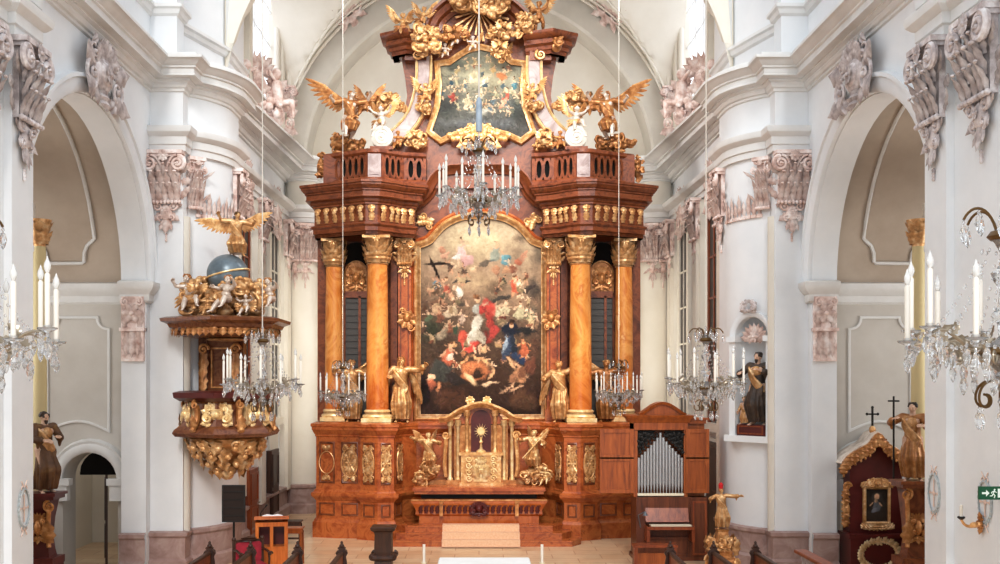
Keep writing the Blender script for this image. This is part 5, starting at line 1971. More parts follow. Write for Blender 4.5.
    # wings
    if wing:
        for s, n in ((1, 'r'), (-1, 'l')):
            W = p.get('wing_' + n, (s * .5, .25, .75))
            if W is None:
                continue
            size = p.get('wing_size', .5) * h
            o = (ch + up * .04 - fw * .06 + rt * s * .03) * h
            d = Vector(W).normalized()
            side = (Vector((0, 0, -1)) + Vector((s * .35, .2, 0)))
            side = (side - d * side.dot(d)).normalized()
            nrm = d.cross(side).normalized()
            mb = MB()
            mb.cap(o, o + d * size * .55, .03 * h, .02 * h, 8)
            mb.cap(o + d * size * .55, o + d * size * .95, .02 * h, .008 * h, 8)
            for layer, (nf, L0, wd, off) in enumerate(((10, .62, .06, 0), (9, .36, .055, .012), (8, .2, .05, .022))):
                for i in range(nf):
                    t = .06 + .92 * i / (nf - 1)
                    bse = o + d * size * t
                    dr = (side * (1 - .75 * t ** 2) + d * (.25 + .9 * t ** 2)).normalized()
                    L = size * L0 * (.75 + .45 * t)
                    u = dr.cross(nrm).normalized()
                    v, fs = [], []
                    for j in range(5):
                        q_ = j / 4
                        ww = wd * h * .55 * (1 - .15 * q_ - .75 * max(0, q_ - .75) * 4 * .9) + .002
                        cc = bse + dr * L * q_ + nrm * (off * h * (1 - q_) + .02 * h * sin(q_ * 2))
                        for e_, dn in ((-1, 0), (0, .008 * h), (1, 0)):
                            v.append(cc + u * ww * e_ + nrm * dn)
                        v.append(cc - nrm * .006 * h)
                    for j in range(4):
                        a_ = 4 * j
                        fs += [(a_, a_ + 1, a_ + 5, a_ + 4), (a_ + 1, a_ + 2, a_ + 6, a_ + 5), (a_ + 2, a_ + 3, a_ + 7, a_ + 6), (a_ + 3, a_, a_ + 4, a_ + 7)]
                    mb.add(v, fs)
            mb.build('wing', wing, root)
    if staff:
        a, b2, mat, top = staff
        a, b2 = Vector(a) * h, Vector(b2) * h
        mb = MB().tube([a, b2], .012 * h, 8)
        if top == 'crook':
            e = b2
            mb.tube([e + Vector((.05 * h * (1 - cos(t)), 0, .06 * h * sin(t))) for t in [PI * 1.6 * i / 14 for i in range(15)]], .011 * h, 7)
        elif top == 'cross':
            mb.cap(b2 - Vector((.06 * h, 0, .06 * h)), b2 - Vector((-.06 * h, 0, .06 * h)), .011 * h, .011 * h, 6)
        mb.build('staff', mat, root)
    return root


def cloud(name, label, loc, w, d, h, n, mat='gold', seed=0, heads=0, group=None, cat='cloud'):
    """bank of gilded clouds, with winged cherub heads as parts"""
    rnd = random.Random(seed)
    root = thing(name, label, cat, loc, 0, group)
    mb = MB()
    for i in range(n):
        a, t = rnd.uniform(0, 2 * PI), sqrt(rnd.random())
        r = rnd.uniform(.12, .24) * min(w, h)
        c = Vector((w * .5 * t * cos(a) * .85, rnd.uniform(-.4, .3) * d, h * (.5 + .42 * t * sin(a))))
        mb.ell(c, (r * 1.35, r * .8, r * .85), 10, 8)
        for k in range(5):
            b_ = rnd.uniform(0, 2 * PI)
            mb.ell(c + Vector((r * 1.2 * cos(b_), -r * rnd.uniform(0, .7), r * .9 * sin(b_))), (r * .5, r * .4, r * .4), 8, 6)
        b_ = rnd.uniform(0, 2 * PI)
        mb.tube(bez(c, c + Vector((r * 2 * cos(b_), -r, r * 2 * sin(b_))), c + Vector((r * 2 * cos(b_ + 1), -r * 1.2, r * 2 * sin(b_ + 1))), c + Vector((r * 1.2 * cos(b_ + 2), -r, r * 1.2 * sin(b_ + 2))), 8), [r * q for q in (.3, .34, .36, .36, .34, .3, .26, .2, .12)], 6)
    mb.ell((0, .05, h * .5), (w * .34, d * .4, h * .32))
    mb.remesh(.018, mat, 'cloud_bank', root, 1)
    for i in range(heads):
        x = (i - (heads - 1) / 2) * w * .5 / max(1, heads - 1) if heads > 1 else 0
        z = h * (.5 + .25 * (-1) ** i)
        mb = MB()
        c = Vector((x, -d * .55 - .05, z))
        head_mesh(mb, c, (rnd.uniform(-.4, .4), -1, -.2), .085, True)
        mb.remesh(.012, mat, 'cherub_head', root, 1)
        for s in (-1, 1):
            mb = MB()
            for k in range(4):
                mb.leaf(c + Vector((s * .06, .04, -.04)), PI / 2 - s * (1.0 + .35 * k), .24 - .02 * k, .05, .1)
            mb.build('cherub_wing', mat, root)
    return root


def FA(px, py, Y):        # place on the photograph -> point in the church
    return tuple(at(px, py, Y))


ADULT_ST = dict(fl=(-.06, -.02, .045), fr=(.08, .04, .045))
# --- saints between the columns
figure('saint_statue', 'gilded robed statue with one arm stretched toward the painting, left of its frame', 'statue', (-2.36, 31.2, 3.455), 1.98, R(8),
       dict(ADULT_ST, hr=(.24, -.14, .06), hl=(-.08, -.16, -.12), lean=(.03, 0), look=(.6, -1, .1), cape=True, long_hair=True), 'gold', 'gold', hair='gold_deep')
figure('saint_statue', 'gilded robed statue with one arm raised, right of the tall painting', 'statue', (2.44, 31.2, 3.455), 1.86, R(-8),
       dict(ADULT_ST, hr=(.2, -.05, .2), hl=(-.12, -.16, -.1), lean=(-.05, 0), look=(-.6, -1, .3), cape=True), 'gold', 'gold', hair='gold_deep')
figure('angel_statue', 'gilded winged angel statue at the far left between the orange columns', 'statue', (-3.86, 31.45, 3.455), 1.9, R(10),
       dict(ADULT_ST, hr=(.16, -.2, -.05), hl=(-.14, -.14, .1), look=(.3, -1, .2), wing_r=(.6, .3, .45), wing_l=(-.5, .5, .4), wing_size=.42), 'gold', 'gold', 'gold', 'gold_deep')
figure('angel_statue', 'gilded winged angel statue at the far right between the orange columns', 'statue', (3.86, 31.45, 3.455), 1.9, R(-10),
       dict(ADULT_ST, hl=(-.2, -.16, .0), hr=(.14, -.14, .14), look=(-.3, -1, .2), wing_l=(-.6, .3, .45), wing_r=(.5, .5, .4), wing_size=.42), 'gold_deep', 'gold_deep', 'gold', 'gold')
# --- angels on the altar table
cloud('gilded_cloud', 'gilded cloud base under the kneeling angel left of the tabernacle', (-1.55, 30.8, 1.585), .9, .5, .62, 16, 'gold', 1, cat='cloud')
KNEEL = dict(hip=.36, fl=(-.08, .2, .05), fr=(.1, -.12, .05), kl=(-.1, -1, -.3), kr=(.1, -1, .5))
figure('angel_statue', 'gilded kneeling angel left of the tabernacle, arm flung out to the left', 'statue', (-1.5, 30.75, 2.12), 1.25, R(12),
       dict(KNEEL, hl=(-.3, -.1, .08), hr=(.12, -.2, -.02), look=(.5, -1, .1), wing_l=(-.5, .6, .6), wing_r=(.45, .6, .6), wing_size=.3), 'gold_pale', 'gold', 'gold', group=None)
cloud('gilded_cloud', 'gilded cloud base under the kneeling angel right of the tabernacle', (1.66, 30.8, 1.585), .9, .5, .62, 16, 'gold', 2)
figure('angel_statue', 'gilded kneeling angel with a slanting staff, right of the tabernacle', 'statue', (1.62, 30.8, 2.12), 1.35, R(-14),
       dict(KNEEL, hl=(-.2, -.2, -.02), hr=(.12, -.18, -.1), lean=(.06, -.03), look=(-.4, -1, -.2), wing_r=(.5, .6, .6), wing_l=(-.3, .6, .7), wing_size=.28), 'gold_pale', 'gold', 'gold', staff=((-.2, -.22, .2), (.36, -.2, .82), 'gold_pale', None))
PUTTO = dict(child=True, hip=.45, fl=(-.1, -.05, .04), fr=(.12, .06, .1), kl=(-.3, -1, .2), kr=(.4, -1, .3))
SIT = dict(child=True, hip=.16, fl=(-.16, -.28, -.12), fr=(.14, -.3, -.02), kl=(-.3, -1, .9), kr=(.4, -1, .9), hl=(-.18, -.04, .12), hr=(.16, -.1, -.08))
figure('putto_statue', 'small gilded putto sitting beside the right kneeling angel on the altar table', 'statue', (1.95, 30.45, 1.72), .62, R(-20), dict(SIT), 'gold_pale', 'gold', cloth='sash')

# --- balustrade level, left and right
for s in (-1, 1):
    sd = 'left' if s < 0 else 'right'
    cloud('gilded_cloud', 'gilded clouds under the great %s angel above the balustrade' % sd, (s * 4.15, 31.75, 11.6), 1.3, .6, .62, 18, 'gold_deep', 5 + s)
    figure('angel_statue', 'large angel with gold wings, silvery limbs and gold robe on the %s balustrade end' % sd, 'statue', (s * 3.95, 31.5, 12.0), 1.75, R(-16 * s),
           {**dict(hip=.4, lean=(-s * .1, -.05), look=(-s * .7, -1, .1), sleeve=False, long_hair=True, hem=.12),
            **({'fr': (.1, -.3, .02), 'fl': (-.04, .02, .05), 'hr': (.24, -.12, .0), 'hl': (-.2, -.14, .12), 'wing_r': (.75, .3, .62), 'wing_l': (-.2, .8, .5)} if s > 0 else
               {'fl': (-.1, -.3, .02), 'fr': (.04, .02, .05), 'hl': (-.24, -.12, .0), 'hr': (.2, -.14, .12), 'wing_l': (-.75, .3, .62), 'wing_r': (.2, .8, .5)}), 'wing_size': .52},
           'silvered', 'gold_deep', 'gold_deep', 'gold_deep')
    figure('putto_statue', 'silvery putto with outstretched arms beside the %s white volute' % sd, 'statue', (s * 2.95, 31.25, 12.34), .95, R(14 * s), dict(SIT, hl=(-.2, -.1, .14), hr=(.2, -.06, .16), look=(s * .4, -1, .2)), 'silvered', 'gold', 'gold', cloth='sash', hair='gold_deep')
    figure('putto_statue', 'dark haired gilded putto riding the cloud garland on the %s of the gable' % sd, 'statue', (s * 3.45, 31.6, 12.85), .95, R(10 * s), dict(SIT, lean=(-s * .2, 0), hl=(-.22, -.05, .05), hr=(.22, -.06, .06), look=(-s * .3, -1, 0)), 'gold_deep', 'gold_deep', 'gold_deep', cloth='sash', hair='bronze')
    cloud('gilded_cloud', 'gilded cloud garland rising to the %s flank of the altar gable' % sd, (s * 2.75, 31.75, 12.85), 1.3, .4, .62, 16, 'gold', 8 + s, 1)
    figure('putto_statue', 'little gilded putto seated below the volute on the %s side' % sd, 'statue', (s * 2.45, 31.35, 11.75), .72, R(6 * s), dict(SIT, look=(-s * .5, -1, .2)), 'gold_deep', 'gold_deep', cloth='sash')
    figure('putto_statue', 'gilded putto on the frame edge, %s of the upper painting' % sd, 'statue', (s * 1.62, 31.4, 13.15), .8, R(-8 * s), dict(SIT, hl=(-.1, -.12, .14), hr=(.12, -.1, .14), look=(-s * .7, -1, .1)), 'gold', 'gold_deep', 'gold', cloth='sash')
    cloud('gilded_cloud', 'small gilded cloud under the putto %s of the upper painting' % sd, (s * 1.66, 31.55, 12.78), .55, .35, .5, 8, 'gold', 11 + s)
    cloud('gilded_cloud', 'gilded cloud with a cherub at the lower %s corner of the upper painting' % sd, (s * 1.95, 31.55, 11.66), .7, .4, .62, 9, 'gold', 14 + s, 1)
    cloud('gilded_drapery', 'gilded ornament hanging off the outer %s end of the balustrade' % sd, (s * 4.85, 31.75, 10.7), .38, .3, 1.0, 9, 'gold_deep', 16 + s, cat='ornament')
# angel scroll sheet held by the left angel
# --- crown of the gable
cloud('gilded_cloud', 'big bank of gilded clouds with cherubs at the very top of the altar', (.05, 31.55, 15.75), 2.0, .6, .95, 26, 'gold', 21, 3)
cloud('gilded_cloud', 'gilded clouds curling below the top cloud bank, left half', (-.75, 31.5, 14.95), 1.0, .4, .5, 12, 'gold_deep', 22, 1)
cloud('gilded_cloud', 'gilded clouds curling below the top cloud bank, right half', (.75, 31.5, 15.0), 1.1, .4, .55, 12, 'gold', 23, 1)
cloud('gilded_cloud', 'gilded cloud tumbling over the left cornice block of the gable', (-1.6, 31.2, 14.45), .85, .5, .95, 14, 'gold', 24, 1)
cloud('gilded_cloud', 'round gilded cloud on the right arc of the pediment', (1.45, 31.3, 15.05), .6, .4, .75, 9, 'gold', 25)
cloud('gilded_cloud', 'gilded cloud above the right shoulder of the upper painting frame', (.62, 31.4, 14.35), .6, .4, .6, 9, 'gold', 26, 1)
figure('putto_statue', 'gilded putto at the left tip of the gable cornice', 'statue', (-2.3, 31.3, 15.2), .85, R(20), dict(SIT, hl=(-.2, -.05, .16), hr=(.2, -.08, .04), look=(.2, -1, 0)), 'gold', 'gold_deep', 'gold', cloth='sash')
figure('putto_statue', 'gilded putto leaning on the pediment, second from the left tip', 'statue', (-1.72, 31.35, 15.45), .8, R(-10), dict(SIT, lean=(.2, 0), hr=(.2, -.08, .14), look=(.6, -1, .2)), 'gold', 'gold_deep', 'gold', cloth='sash')
figure('putto_statue', 'reddish gold putto standing with raised arm on the right gable cornice', 'statue', (1.82, 31.45, 15.27), .95, R(-10), dict(PUTTO, hr=(.16, -.05, .2), hl=(-.16, -.1, .02), look=(-.4, -1, .1)), 'gold_deep', 'gold_deep', 'gold', cloth='sash')
for k, (px, py) in enumerate(((456, 38), (473, 43), (445, 50), (499, 42), (506, 52))):
    a = at(px, py, 31.55)
    figure('putto_statue', ('tiny silvery putto under the top clouds, upper one on the left', 'tiny silvery putto just left of the chandelier cord under the top clouds', 'tiny silvery putto lowest on the left above the upper painting', 'tiny gilded putto right of the chandelier cord under the top clouds', 'tiny gilded putto lowest on the right above the upper painting')[k], 'statue', (a.x, a.y, a.z - .2), .6, R(-12 + 8 * k), dict(SIT, look=(.2 - .1 * k, -1, 0)), 'silvered' if k < 3 else 'gold', 'gold', 'gold', cloth='sash')
cloud('gilded_palm', 'gilded leaf bundle hanging from the right gable cornice tip', (2.35, 31.35, 14.5), .5, .3, .7, 8, 'gold_deep', 31, cat='ornament')
# ================================================================== CHANDELIERS
def chandelier_proto():
    root = thing('crystal_chandelier', 'x', 'chandelier')
    mb = MB().lathe([(.005, -.5), (.05, -.46), (.02, -.4), (.09, -.3), (.05, -.22), (.13, -.14), (.15, -.06), (.1, .0), (.04, .06), (.05, .16), (.1, .22), (.05, .3), (.035, .42), (.08, .5), (.1, .56), (.04, .62), (.03, .72), (.07, .8), (.12, .86), (.05, .92), (.025, 1.0), (.02, 1.12)], 14)
    mb.build('stem', 'crystal', root)
    MB().lathe([(.16, -.1), (.19, -.07), (.16, -.03), (.1, -.02)], 16).build('hub_ring', 'bronze', root)
    MB().lathe([(.1, .82), (.13, .85), (.1, .89)], 14).build('crown_ring', 'bronze', root)
    arm = MB().tube(bez((.12, 0, -.06), (.35, 0, -.3), (.5, 0, .1), (.7, 0, -.02), 14), [.016 - .004 * i / 14 for i in range(15)], 7).push(RX(0) @ TR(.36, 0, -.1))
    arm.scroll((0, .03, 0), .07, 1.3, .01, PI, 1, .0, 16).pop()
    arm.leaf((.3, 0, -.1), .3, .16, .04, .2).leaf((.5, 0, -.02), 2.4, .13, .04, .2)
    pan = MB().lathe([(.0, -.05), (.02, -.04), (.015, -.01), (.075, .015), (.08, .03), (.03, .015), (.03, .05), (.0, .05)], 14)
    can = MB().lathe([(.021, .03), (.022, .46), (.012, .475), (.0, .476)], 10)
    bulb = MB().lathe([(.0, .465), (.016, .48), (.028, .52), (.025, .55), (.012, .58), (.003, .61)], 10)
    drop = MB().lathe([(.0, -.19), (.018, -.165), (.033, -.11), (.02, -.055), (.004, -.045), (.014, -.025), (.004, 0)], 6)
    up_arm = MB().tube(bez((.05, 0, .84), (.1, 0, 1.12), (.26, 0, 1.12), (.32, 0, .98), 12), .011, 6)
    low_arm = MB().tube(bez((.06, 0, -.3), (.22, 0, -.24), (.28, 0, -.5), (.16, 0, -.5), 12) + bez((.16, 0, -.5), (.1, 0, -.5), (.1, 0, -.4), (.16, 0, -.4), 6)[1:], .011, 6)
    firsts = {}
    def part(key, mb, mat, loc, rz, parent=root):
        if key in firsts:
            o = firsts[key].copy()
            COL.objects.link(o)
        else:
            o = mb.build(key, mat, None, 50)
            firsts[key] = o
        o.parent = parent
        o.location = loc
        o.rotation_euler = (0, 0, rz)
        return o
    for i in range(12):
        a = 2 * PI * i / 12 + .1
        lo = i % 2
        part('arm', arm, 'glass_brass', (0, 0, .1 * lo), a)
        r = .72 if not lo else .72
        p = (r * cos(a), r * sin(a), .0 + .1 * lo)
        part('drip_pan', pan, 'crystal', p, 0)
        c = part('candle', can, 'candle', p, 0)
        part('bulb', bulb, 'bulb', (0, 0, 0), 0, c)
        for k, (dr, da, dz) in enumerate(((.0, .0, -.05), (-.02, .1, .0), (-.02, -.1, .0), (-.2, 0.04, -.12), (-.2, -.14, -.08), (-.42, .02, -.22))):
            part('crystal_drop', drop, 'crystal', ((r + dr) * cos(a + da), (r + dr) * sin(a + da), .1 * lo + dz), a)
    for i in range(6):
        a = 2 * PI * i / 6 + .3
        part('crown_arm', up_arm, 'bronze', (0, 0, 0), a)
        part('crystal_drop', drop, 'crystal', (.32 * cos(a), .32 * sin(a), .98), a)
        part('crystal_drop', drop, 'crystal', (.2 * cos(a), .2 * sin(a), 1.06), a)
        part('lower_scroll', low_arm, 'bronze', (0, 0, 0), a + .2)
        part('crystal_drop', drop, 'crystal', (.2 * cos(a + .2), .2 * sin(a + .2), -.5), a)
    mb = MB()
    for i in range(12):
        a, b2 = 2 * PI * i / 12 + .1, 2 * PI * (i + 1) / 12 + .1
        for k in range(1, 9):
            t = k / 9
            x, y = .7 * ((1 - t) * cos(a) + t * cos(b2)), .7 * ((1 - t) * sin(a) + t * sin(b2))
            mb.ell((x, y, .02 - .11 * sin(PI * t) + .1 * ((i % 2) * (1 - t) + ((i + 1) % 2) * t)), (.014, .014, .018), 6, 4)
        for k in range(1, 13):
            t = k / 13
            r = .12 + .55 * t
            mb.ell((r * cos(a + .1), r * sin(a + .1), .78 * (1 - t) ** 1.8 + .06), (.012, .012, .018), 6, 4)
    o = mb.build('bead_strings', 'crystal', root)
    stuff(o)
    return root


ch0 = chandelier_proto()
CH = [(0, 20.0, 8.22, 1.06, 21, 'big crystal chandelier hanging in the centre before the upper altar'),
      (-4.3, 8.6, 5.0, 1.02, 20, 'nearest crystal chandelier at the left edge, before the white pilaster'),
      (4.36, 8.6, 5.0, 1.05, 20, 'nearest crystal chandelier at the right edge, before the white pilaster'),
      (-3.93, 18.8, 4.6, .95, 18, 'crystal chandelier hanging in front of the pulpit'),
      (4.12, 18.8, 4.62, .95, 18, 'crystal chandelier hanging between the organ and the saint in the wall niche'),
      (-3.68, 28.0, 4.3, .86, 18, 'small far crystal chandelier before the left pair of orange columns'),
      (3.78, 28.0, 4.32, .86, 18, 'small far crystal chandelier before the right pair of orange columns')]
chs = [ch0] + [copy_tree(ch0) for _ in CH[1:]]
for i, (x, y, zz, sc, top, lab) in enumerate(CH):
    o = chs[i]
    o.location = (x, y, zz)
    o.scale = (sc, sc, sc)
    o.rotation_euler = (0, 0, .37 * i)
    o['label'] = lab
    o['group'] = 'crystal chandeliers of the nave'
    mb = MB().tube([(0, 0, 1.1), (0, 0, (top - zz) / sc)], .012 if i else .014, 6)
    mb.build('cord', 'rope', o)
    if i == 0:
        mb = MB().lathe([(.05, 1.2), (.06, 1.25), (.055, 1.75), (.03, 1.82)], 12)
        mb.build('cord_sleeve', 'blue_grey', o)

# ================================================================== PULPIT
PX, PY = -6.1, 25.1
pul = thing('pulpit', 'carved brown and gold pulpit with a wide sounding board on the left rounded pier', 'pulpit', (PX, PY, 2.35))
PT = lambda: MB().push(TR(0, 0, -2.35))
hexf = lambda a, zz: 1 / max(.82, cos(((a + PI / 6) % (PI / 3)) - PI / 6)) * .97
mb = PT().lathe([(.84, 3.32), (1.12, 3.36), (1.18, 3.44), (1.14, 3.52), (1.0, 3.62), (.9, 3.9), (.86, 4.1), (.92, 4.18), (1.06, 4.24), (1.12, 4.34), (1.1, 4.4), (.96, 4.42), (.9, 4.42), (.88, 3.7), (0, 3.7)], 48, fold=hexf)
tub = mb.build('tub', 'marble_dark', pul, 30)
mb = PT().lathe([(1.02, 4.2), (1.15, 4.28), (1.17, 4.4), (1.02, 4.44)], 48, fold=hexf)
mb.build('tub_rim', 'maroon', tub)
for i in range(5):
    a = -PI / 2 + (i - 2) * PI / 3
    mb = PT().push(RZ(a + PI / 2) @ TR(0, -.86, 3.86) @ RX(-.12))
    mb.prism([(-.36, -.24), (.36, -.24), (.31, .26), (-.31, .26)], -.06, .1)
    cartouche(mb.push(TR(0, -.06, -.24)), .72, .56, i)
    mb.pop()
    mb.build('gilded_relief', 'gold_pale', tub)
    mb = PT().push(RZ(a + PI / 2 + PI / 6) @ TR(0, -1.0, 3.5))
    mb.scroll((0, 0, .62), .1, 1.5, .035, PI / 2, 1, .06)
    mb.tube(bez((0, -.02, .6), (0, .06, .4), (0, .02, .2), (0, -.16, .0)), .07, 7)
    mb.leaf((0, -.1, 0), PI / 2, .4, .12, .2)
    mb.build('corner_scroll', 'gold_deep', tub)
mb = PT().lathe([(.02, 2.36), (.16, 2.42), (.3, 2.58), (.44, 2.72), (.72, 2.98), (.86, 3.14), (.9, 3.3), (.84, 3.36)], 30)
base = mb.build('base_bowl', 'gold_deep', pul)
mb = PT()
rnd = random.Random(8)
for r_, (zz, rr, n) in enumerate(((3.22, .86, 14), (3.02, .76, 12), (2.82, .56, 10), (2.62, .36, 7))):
    for i in range(n):
        a = 2 * PI * (i + .5 * r_) / n
        mb.push(RZ(a) @ TR(0, -rr, zz) @ RX(.7))
        mb.leaf((0, 0, .08), -PI / 2 + rnd.uniform(-.6, .6), .34, .15, 1.0)
        mb.ell((0, -.08, -.1), (.09, .09, .08), 8, 6)
        if i % 2:
            mb.scroll((0, -.02, 0), .11, 1.4, .035, rnd.uniform(0, 6), 1, .05, 18)
        mb.pop()
mb.ell((0, 0, 2.4), (.16, .16, .12))
mb.build('carved_foliage', 'gold', base)
mb = PT().push(TR(-.1, .55, 0) @ RZ(R(-8)))
mb.box(-.74, .42, -.1, .12, 4.35, 5.75)
mb.box(-.62, -.5, -.16, -.08, 4.4, 5.7).box(.2, .32, -.16, -.08, 4.4, 5.7)
back = mb.build('back_panel', 'marble_dark', pul)
mb = PT().push(TR(-.1, .55, 0) @ RZ(R(-8)))
mb.sweepv([(-.4, 4.5), (.1, 4.5), (.1, 5.5), (-.4, 5.5)], [(0, 0), (0, .05), (.04, .05), (.04, 0)], True, -.1)
for x in (-.56, .26):
    mb.push(TR(x, -.18, 5.45)).scroll((0, 0, 0), .14, 1.5, .04, 0, 1, .04).leaf((0, 0, -.1), -PI / 2, .7, .12, .3).leaf((0, 0, -.6), -PI / 2, .5, .1, .3).pop()
mb.build('gilded_moulding', 'gold_deep', back)
mb = PT().lathe([(.0, 5.72), (.9, 5.72), (1.06, 5.76), (1.1, 5.86), (1.24, 5.94), (1.28, 6.02), (1.42, 6.08), (1.44, 6.15), (1.3, 6.19), (.0, 6.24)], 48, fold=hexf)
sb = mb.build('sounding_board', 'marble_dark', pul, 30)
mb = PT()
for i in range(40):
    a = 2 * PI * i / 40
    rr = 1.16 * hexf(a, 0)
    mb.push(RZ(a + PI / 2) @ TR(0, -rr, 5.9)).leaf((0, 0, .06), -PI / 2, .24, .1, .2).pop()
mb.build('gilded_fringe', 'gold_deep', sb)
mb = PT().ell((0, 0, 5.68), (.5, .5, .05)).push(TR(0, 0, 5.66) @ RX(-PI / 2))
mb.rosette((0, 0, 0), .42, 10)
mb.build('ceiling_rosette', 'gold', sb)
# figures on the sounding board
ZT = 6.22
o = thing('grey_globe', 'blue-grey globe among the gilded clouds on top of the pulpit canopy', 'globe', (PX + .0, PY + .05, ZT + .55))
mb = MB().ell((0, 0, .5), (.5, .48, .48), 28, 18)
mb.build('globe_ball', 'grey_globe', o)
mb = MB().tube([(.51 * cos(t), .49 * sin(t), .5 + .12 * cos(t)) for t in [2 * PI * i / 30 for i in range(30)]], .025, 6, True)
mb.build('globe_band', 'gold_pale', o)
cloud('gilded_cloud', 'bank of gilded and silvery clouds covering the pulpit canopy under the globe', (PX, PY - .05, ZT - .02), 2.3, .9, .95, 34, 'gold', 41, 2)
figure('angel_statue', 'gold angel with spread wings crowning the globe above the pulpit', 'statue', (PX + .22, PY, ZT + 1.5), 1.3, R(14),
       dict(hip=.36, fl=(-.06, .2, .1), fr=(.12, -.12, .02), lean=(.06, -.1), look=(.5, -1, -.1), hl=(-.22, -.1, .1), hr=(.2, -.18, .0), wing_l=(-.95, .15, .16), wing_r=(.7, .3, .4), wing_size=.44, sleeve=False), 'gold', 'gold', 'gold', 'bronze')
for k, (dx, dy, dz, h_, rz, lab, m_) in enumerate(((-.82, -.3, .3, 1.05, .3, 'silvery angel seated at the left end of the pulpit canopy', 'silvered'),
                                                  (.12, -.62, .25, 1.05, -.5, 'silvery angel leaning over the middle of the pulpit canopy', 'silvered'),
                                                  (1.06, -.1, .3, .95, -.4, 'silvery putto at the right end of the pulpit canopy', 'silvered'),
                                                  (-.3, -.66, .1, .6, .2, 'small gilded cherub at the front edge of the pulpit canopy', 'gold'),
                                                  (.62, -.72, .1, .6, -.2, 'small pale cherub at the front right edge of the pulpit canopy', 'silvered'))):
    figure('putto_statue', lab, 'statue', (PX + dx, PY + dy, ZT + dz), h_, rz, dict(SIT, lean=((-.15, .25, -.1, 0, 0)[k], -.1), look=((-.5, .4, .3, 0, .2)[k], -1, 0), hl=(-.2, -.06, (.1, -.02, .14, .1, .05)[k]), hr=(.16, -.12, (.0, .16, .1, .05, .12)[k])), m_, 'gold', None, cloth='sash', hair='gold_deep')

# ================================================================== ORGAN
OX, OY = 4.98, 27.0
org = thing('chamber_organ', 'brown wooden chamber organ with open doors and a peak of silver pipes', 'organ', (OX, OY, 0))
px2x = lambda px: (px - CX) * OY / FPX - OX
py2z = lambda py: CAMZ - (py - CY) * OY / FPX
def rail(mb, x0, x1, z0, z1, y, d=.05, t=.07):
    """raised frame round a panel"""
    mb.box(x0, x1, y - d, y, z0, z0 + t).box(x0, x1, y - d, y, z1 - t, z1)
    mb.box(x0, x0 + t, y - d, y, z0 + t, z1 - t).box(x1 - t, x1, y - d, y, z0 + t, z1 - t)
mb = MB().box(px2x(637), px2x(706), .0, .9, 0, py2z(497))
mb.box(px2x(636), px2x(645), -.06, .9, 0, py2z(497)).box(px2x(690), px2x(707), -.06, .9, 0, py2z(497))
rail(mb, px2x(645), px2x(690), .1, .62, 0)
mb.box(px2x(634), px2x(708), -.09, .92, 0, .1)
lc = mb.build('lower_case', 'wood_brown', org)
mb = MB()
rail(mb, px2x(692), px2x(706), .15, 1.55, -.06, .02, .05)
mb.build('side_panel', 'wood_red', lc)
x0, x1 = px2x(634), px2x(688)
mb = MB().box(x0, x0 + .1, .05, .75, py2z(497), py2z(424)).box(x1 - .1, x1, .05, .75, py2z(497), py2z(424))
mb.box(x0, x1, .6, .75, py2z(497), py2z(424)).box(x0, x1, .02, .75, py2z(430), py2z(423))
mb.box(x1, px2x(706), .2, .75, py2z(497), py2z(424))
uc = mb.build('upper_case', 'wood_organ', org)
mb = MB().box(x0 + .1, x1 - .1, .03, .12, py2z(496), py2z(493.5))
mb.build('pipe_toe_board', 'ivory', uc)
mb = MB()
cpr = [(0, 0), (.03, .03), (.05, .1), (.12, .15), (.14, .2), (0, .22)]
zc = py2z(423)
mb.sweep([(px2x(689), .75), (px2x(689), .02), (px2x(631), .02), (px2x(631), .75)], [(o, zc + q) for o, q in cpr])
mb.box(px2x(631), px2x(689), .02, .75, zc, zc + .21)
mb.box(px2x(689), px2x(707), .1, .75, zc - .02, zc + .1).box(px2x(689), px2x(709), .05, .78, zc + .08, zc + .13)
mb.build('cornice', 'wood_organ', uc)
xm, hw = (px2x(636) + px2x(690)) / 2, (px2x(690) - px2x(636)) / 2 * .85
mb = MB()
arcp = [(xm + hw * t, zc + .2 + .3 * (cos(PI * t / 2) ** 1.4 if abs(t) < 1 else 0)) for t in [i / 10 - 1 for i in range(21)]]
mb.prism(([(xm - hw, zc + .18), (xm + hw, zc + .18)] + [(p[0], p[1]) for p in arcp[::-1]][1:-1]), .06, .5)
mb.sweepv(arcp, [(-.02, 0), (-.02, .06), (.05, .1), (.05, -.4), (-.02, -.4)], False, .06)
mb.build('arched_pediment', 'wood_organ', uc)
np_ = 15
for i in range(np_):
    t = (i - (np_ - 1) / 2) / ((np_ - 1) / 2)
    x = (x0 + .1 + x1 - .1) / 2 + t * (x1 - x0 - .28) / 2
    zt = py2z(433) - abs(t) ** .85 * (py2z(433) - py2z(458))
    zb = py2z(493.5)
    r = .037
    mb = MB().lathe([(.008, zb), (r, zb + .22 + .05 * (1 - abs(t))), (r, zt), (r * .8, zt)], 14, x, .1)
    zm = zb + .3 + .05 * (1 - abs(t))
    mb.prism([(x - .018, zm), (x + .018, zm), (x, zm + .07)], .063, .07)
    mb.build('organ_pipe', 'tin', org, 50)
for s in (-1, 1):
    mb = MB()
    xs_ = x0 + .1 if s < 0 else x1 - .1
    n = 10
    xc = (x0 + x1) / 2
    for i in range(6):
        for k in range(6 - i):
            xx = xs_ - s * (.05 + .09 * k)
            zz = py2z(432) - .07 - .095 * i
            mb.scroll((xx, .06, zz), .045, 1.3, .012, i + k, 1, .0, 12)
            mb.leaf((xx, .06, zz), i * 1.3 + k, .08, .03, .1)
    mb.prism([(xs_, py2z(431)), (xs_ - s * .5, py2z(431)), (xs_, py2z(452))][::s], .2, .22)
    mb.build('carved_pipe_shade', 'black', uc)
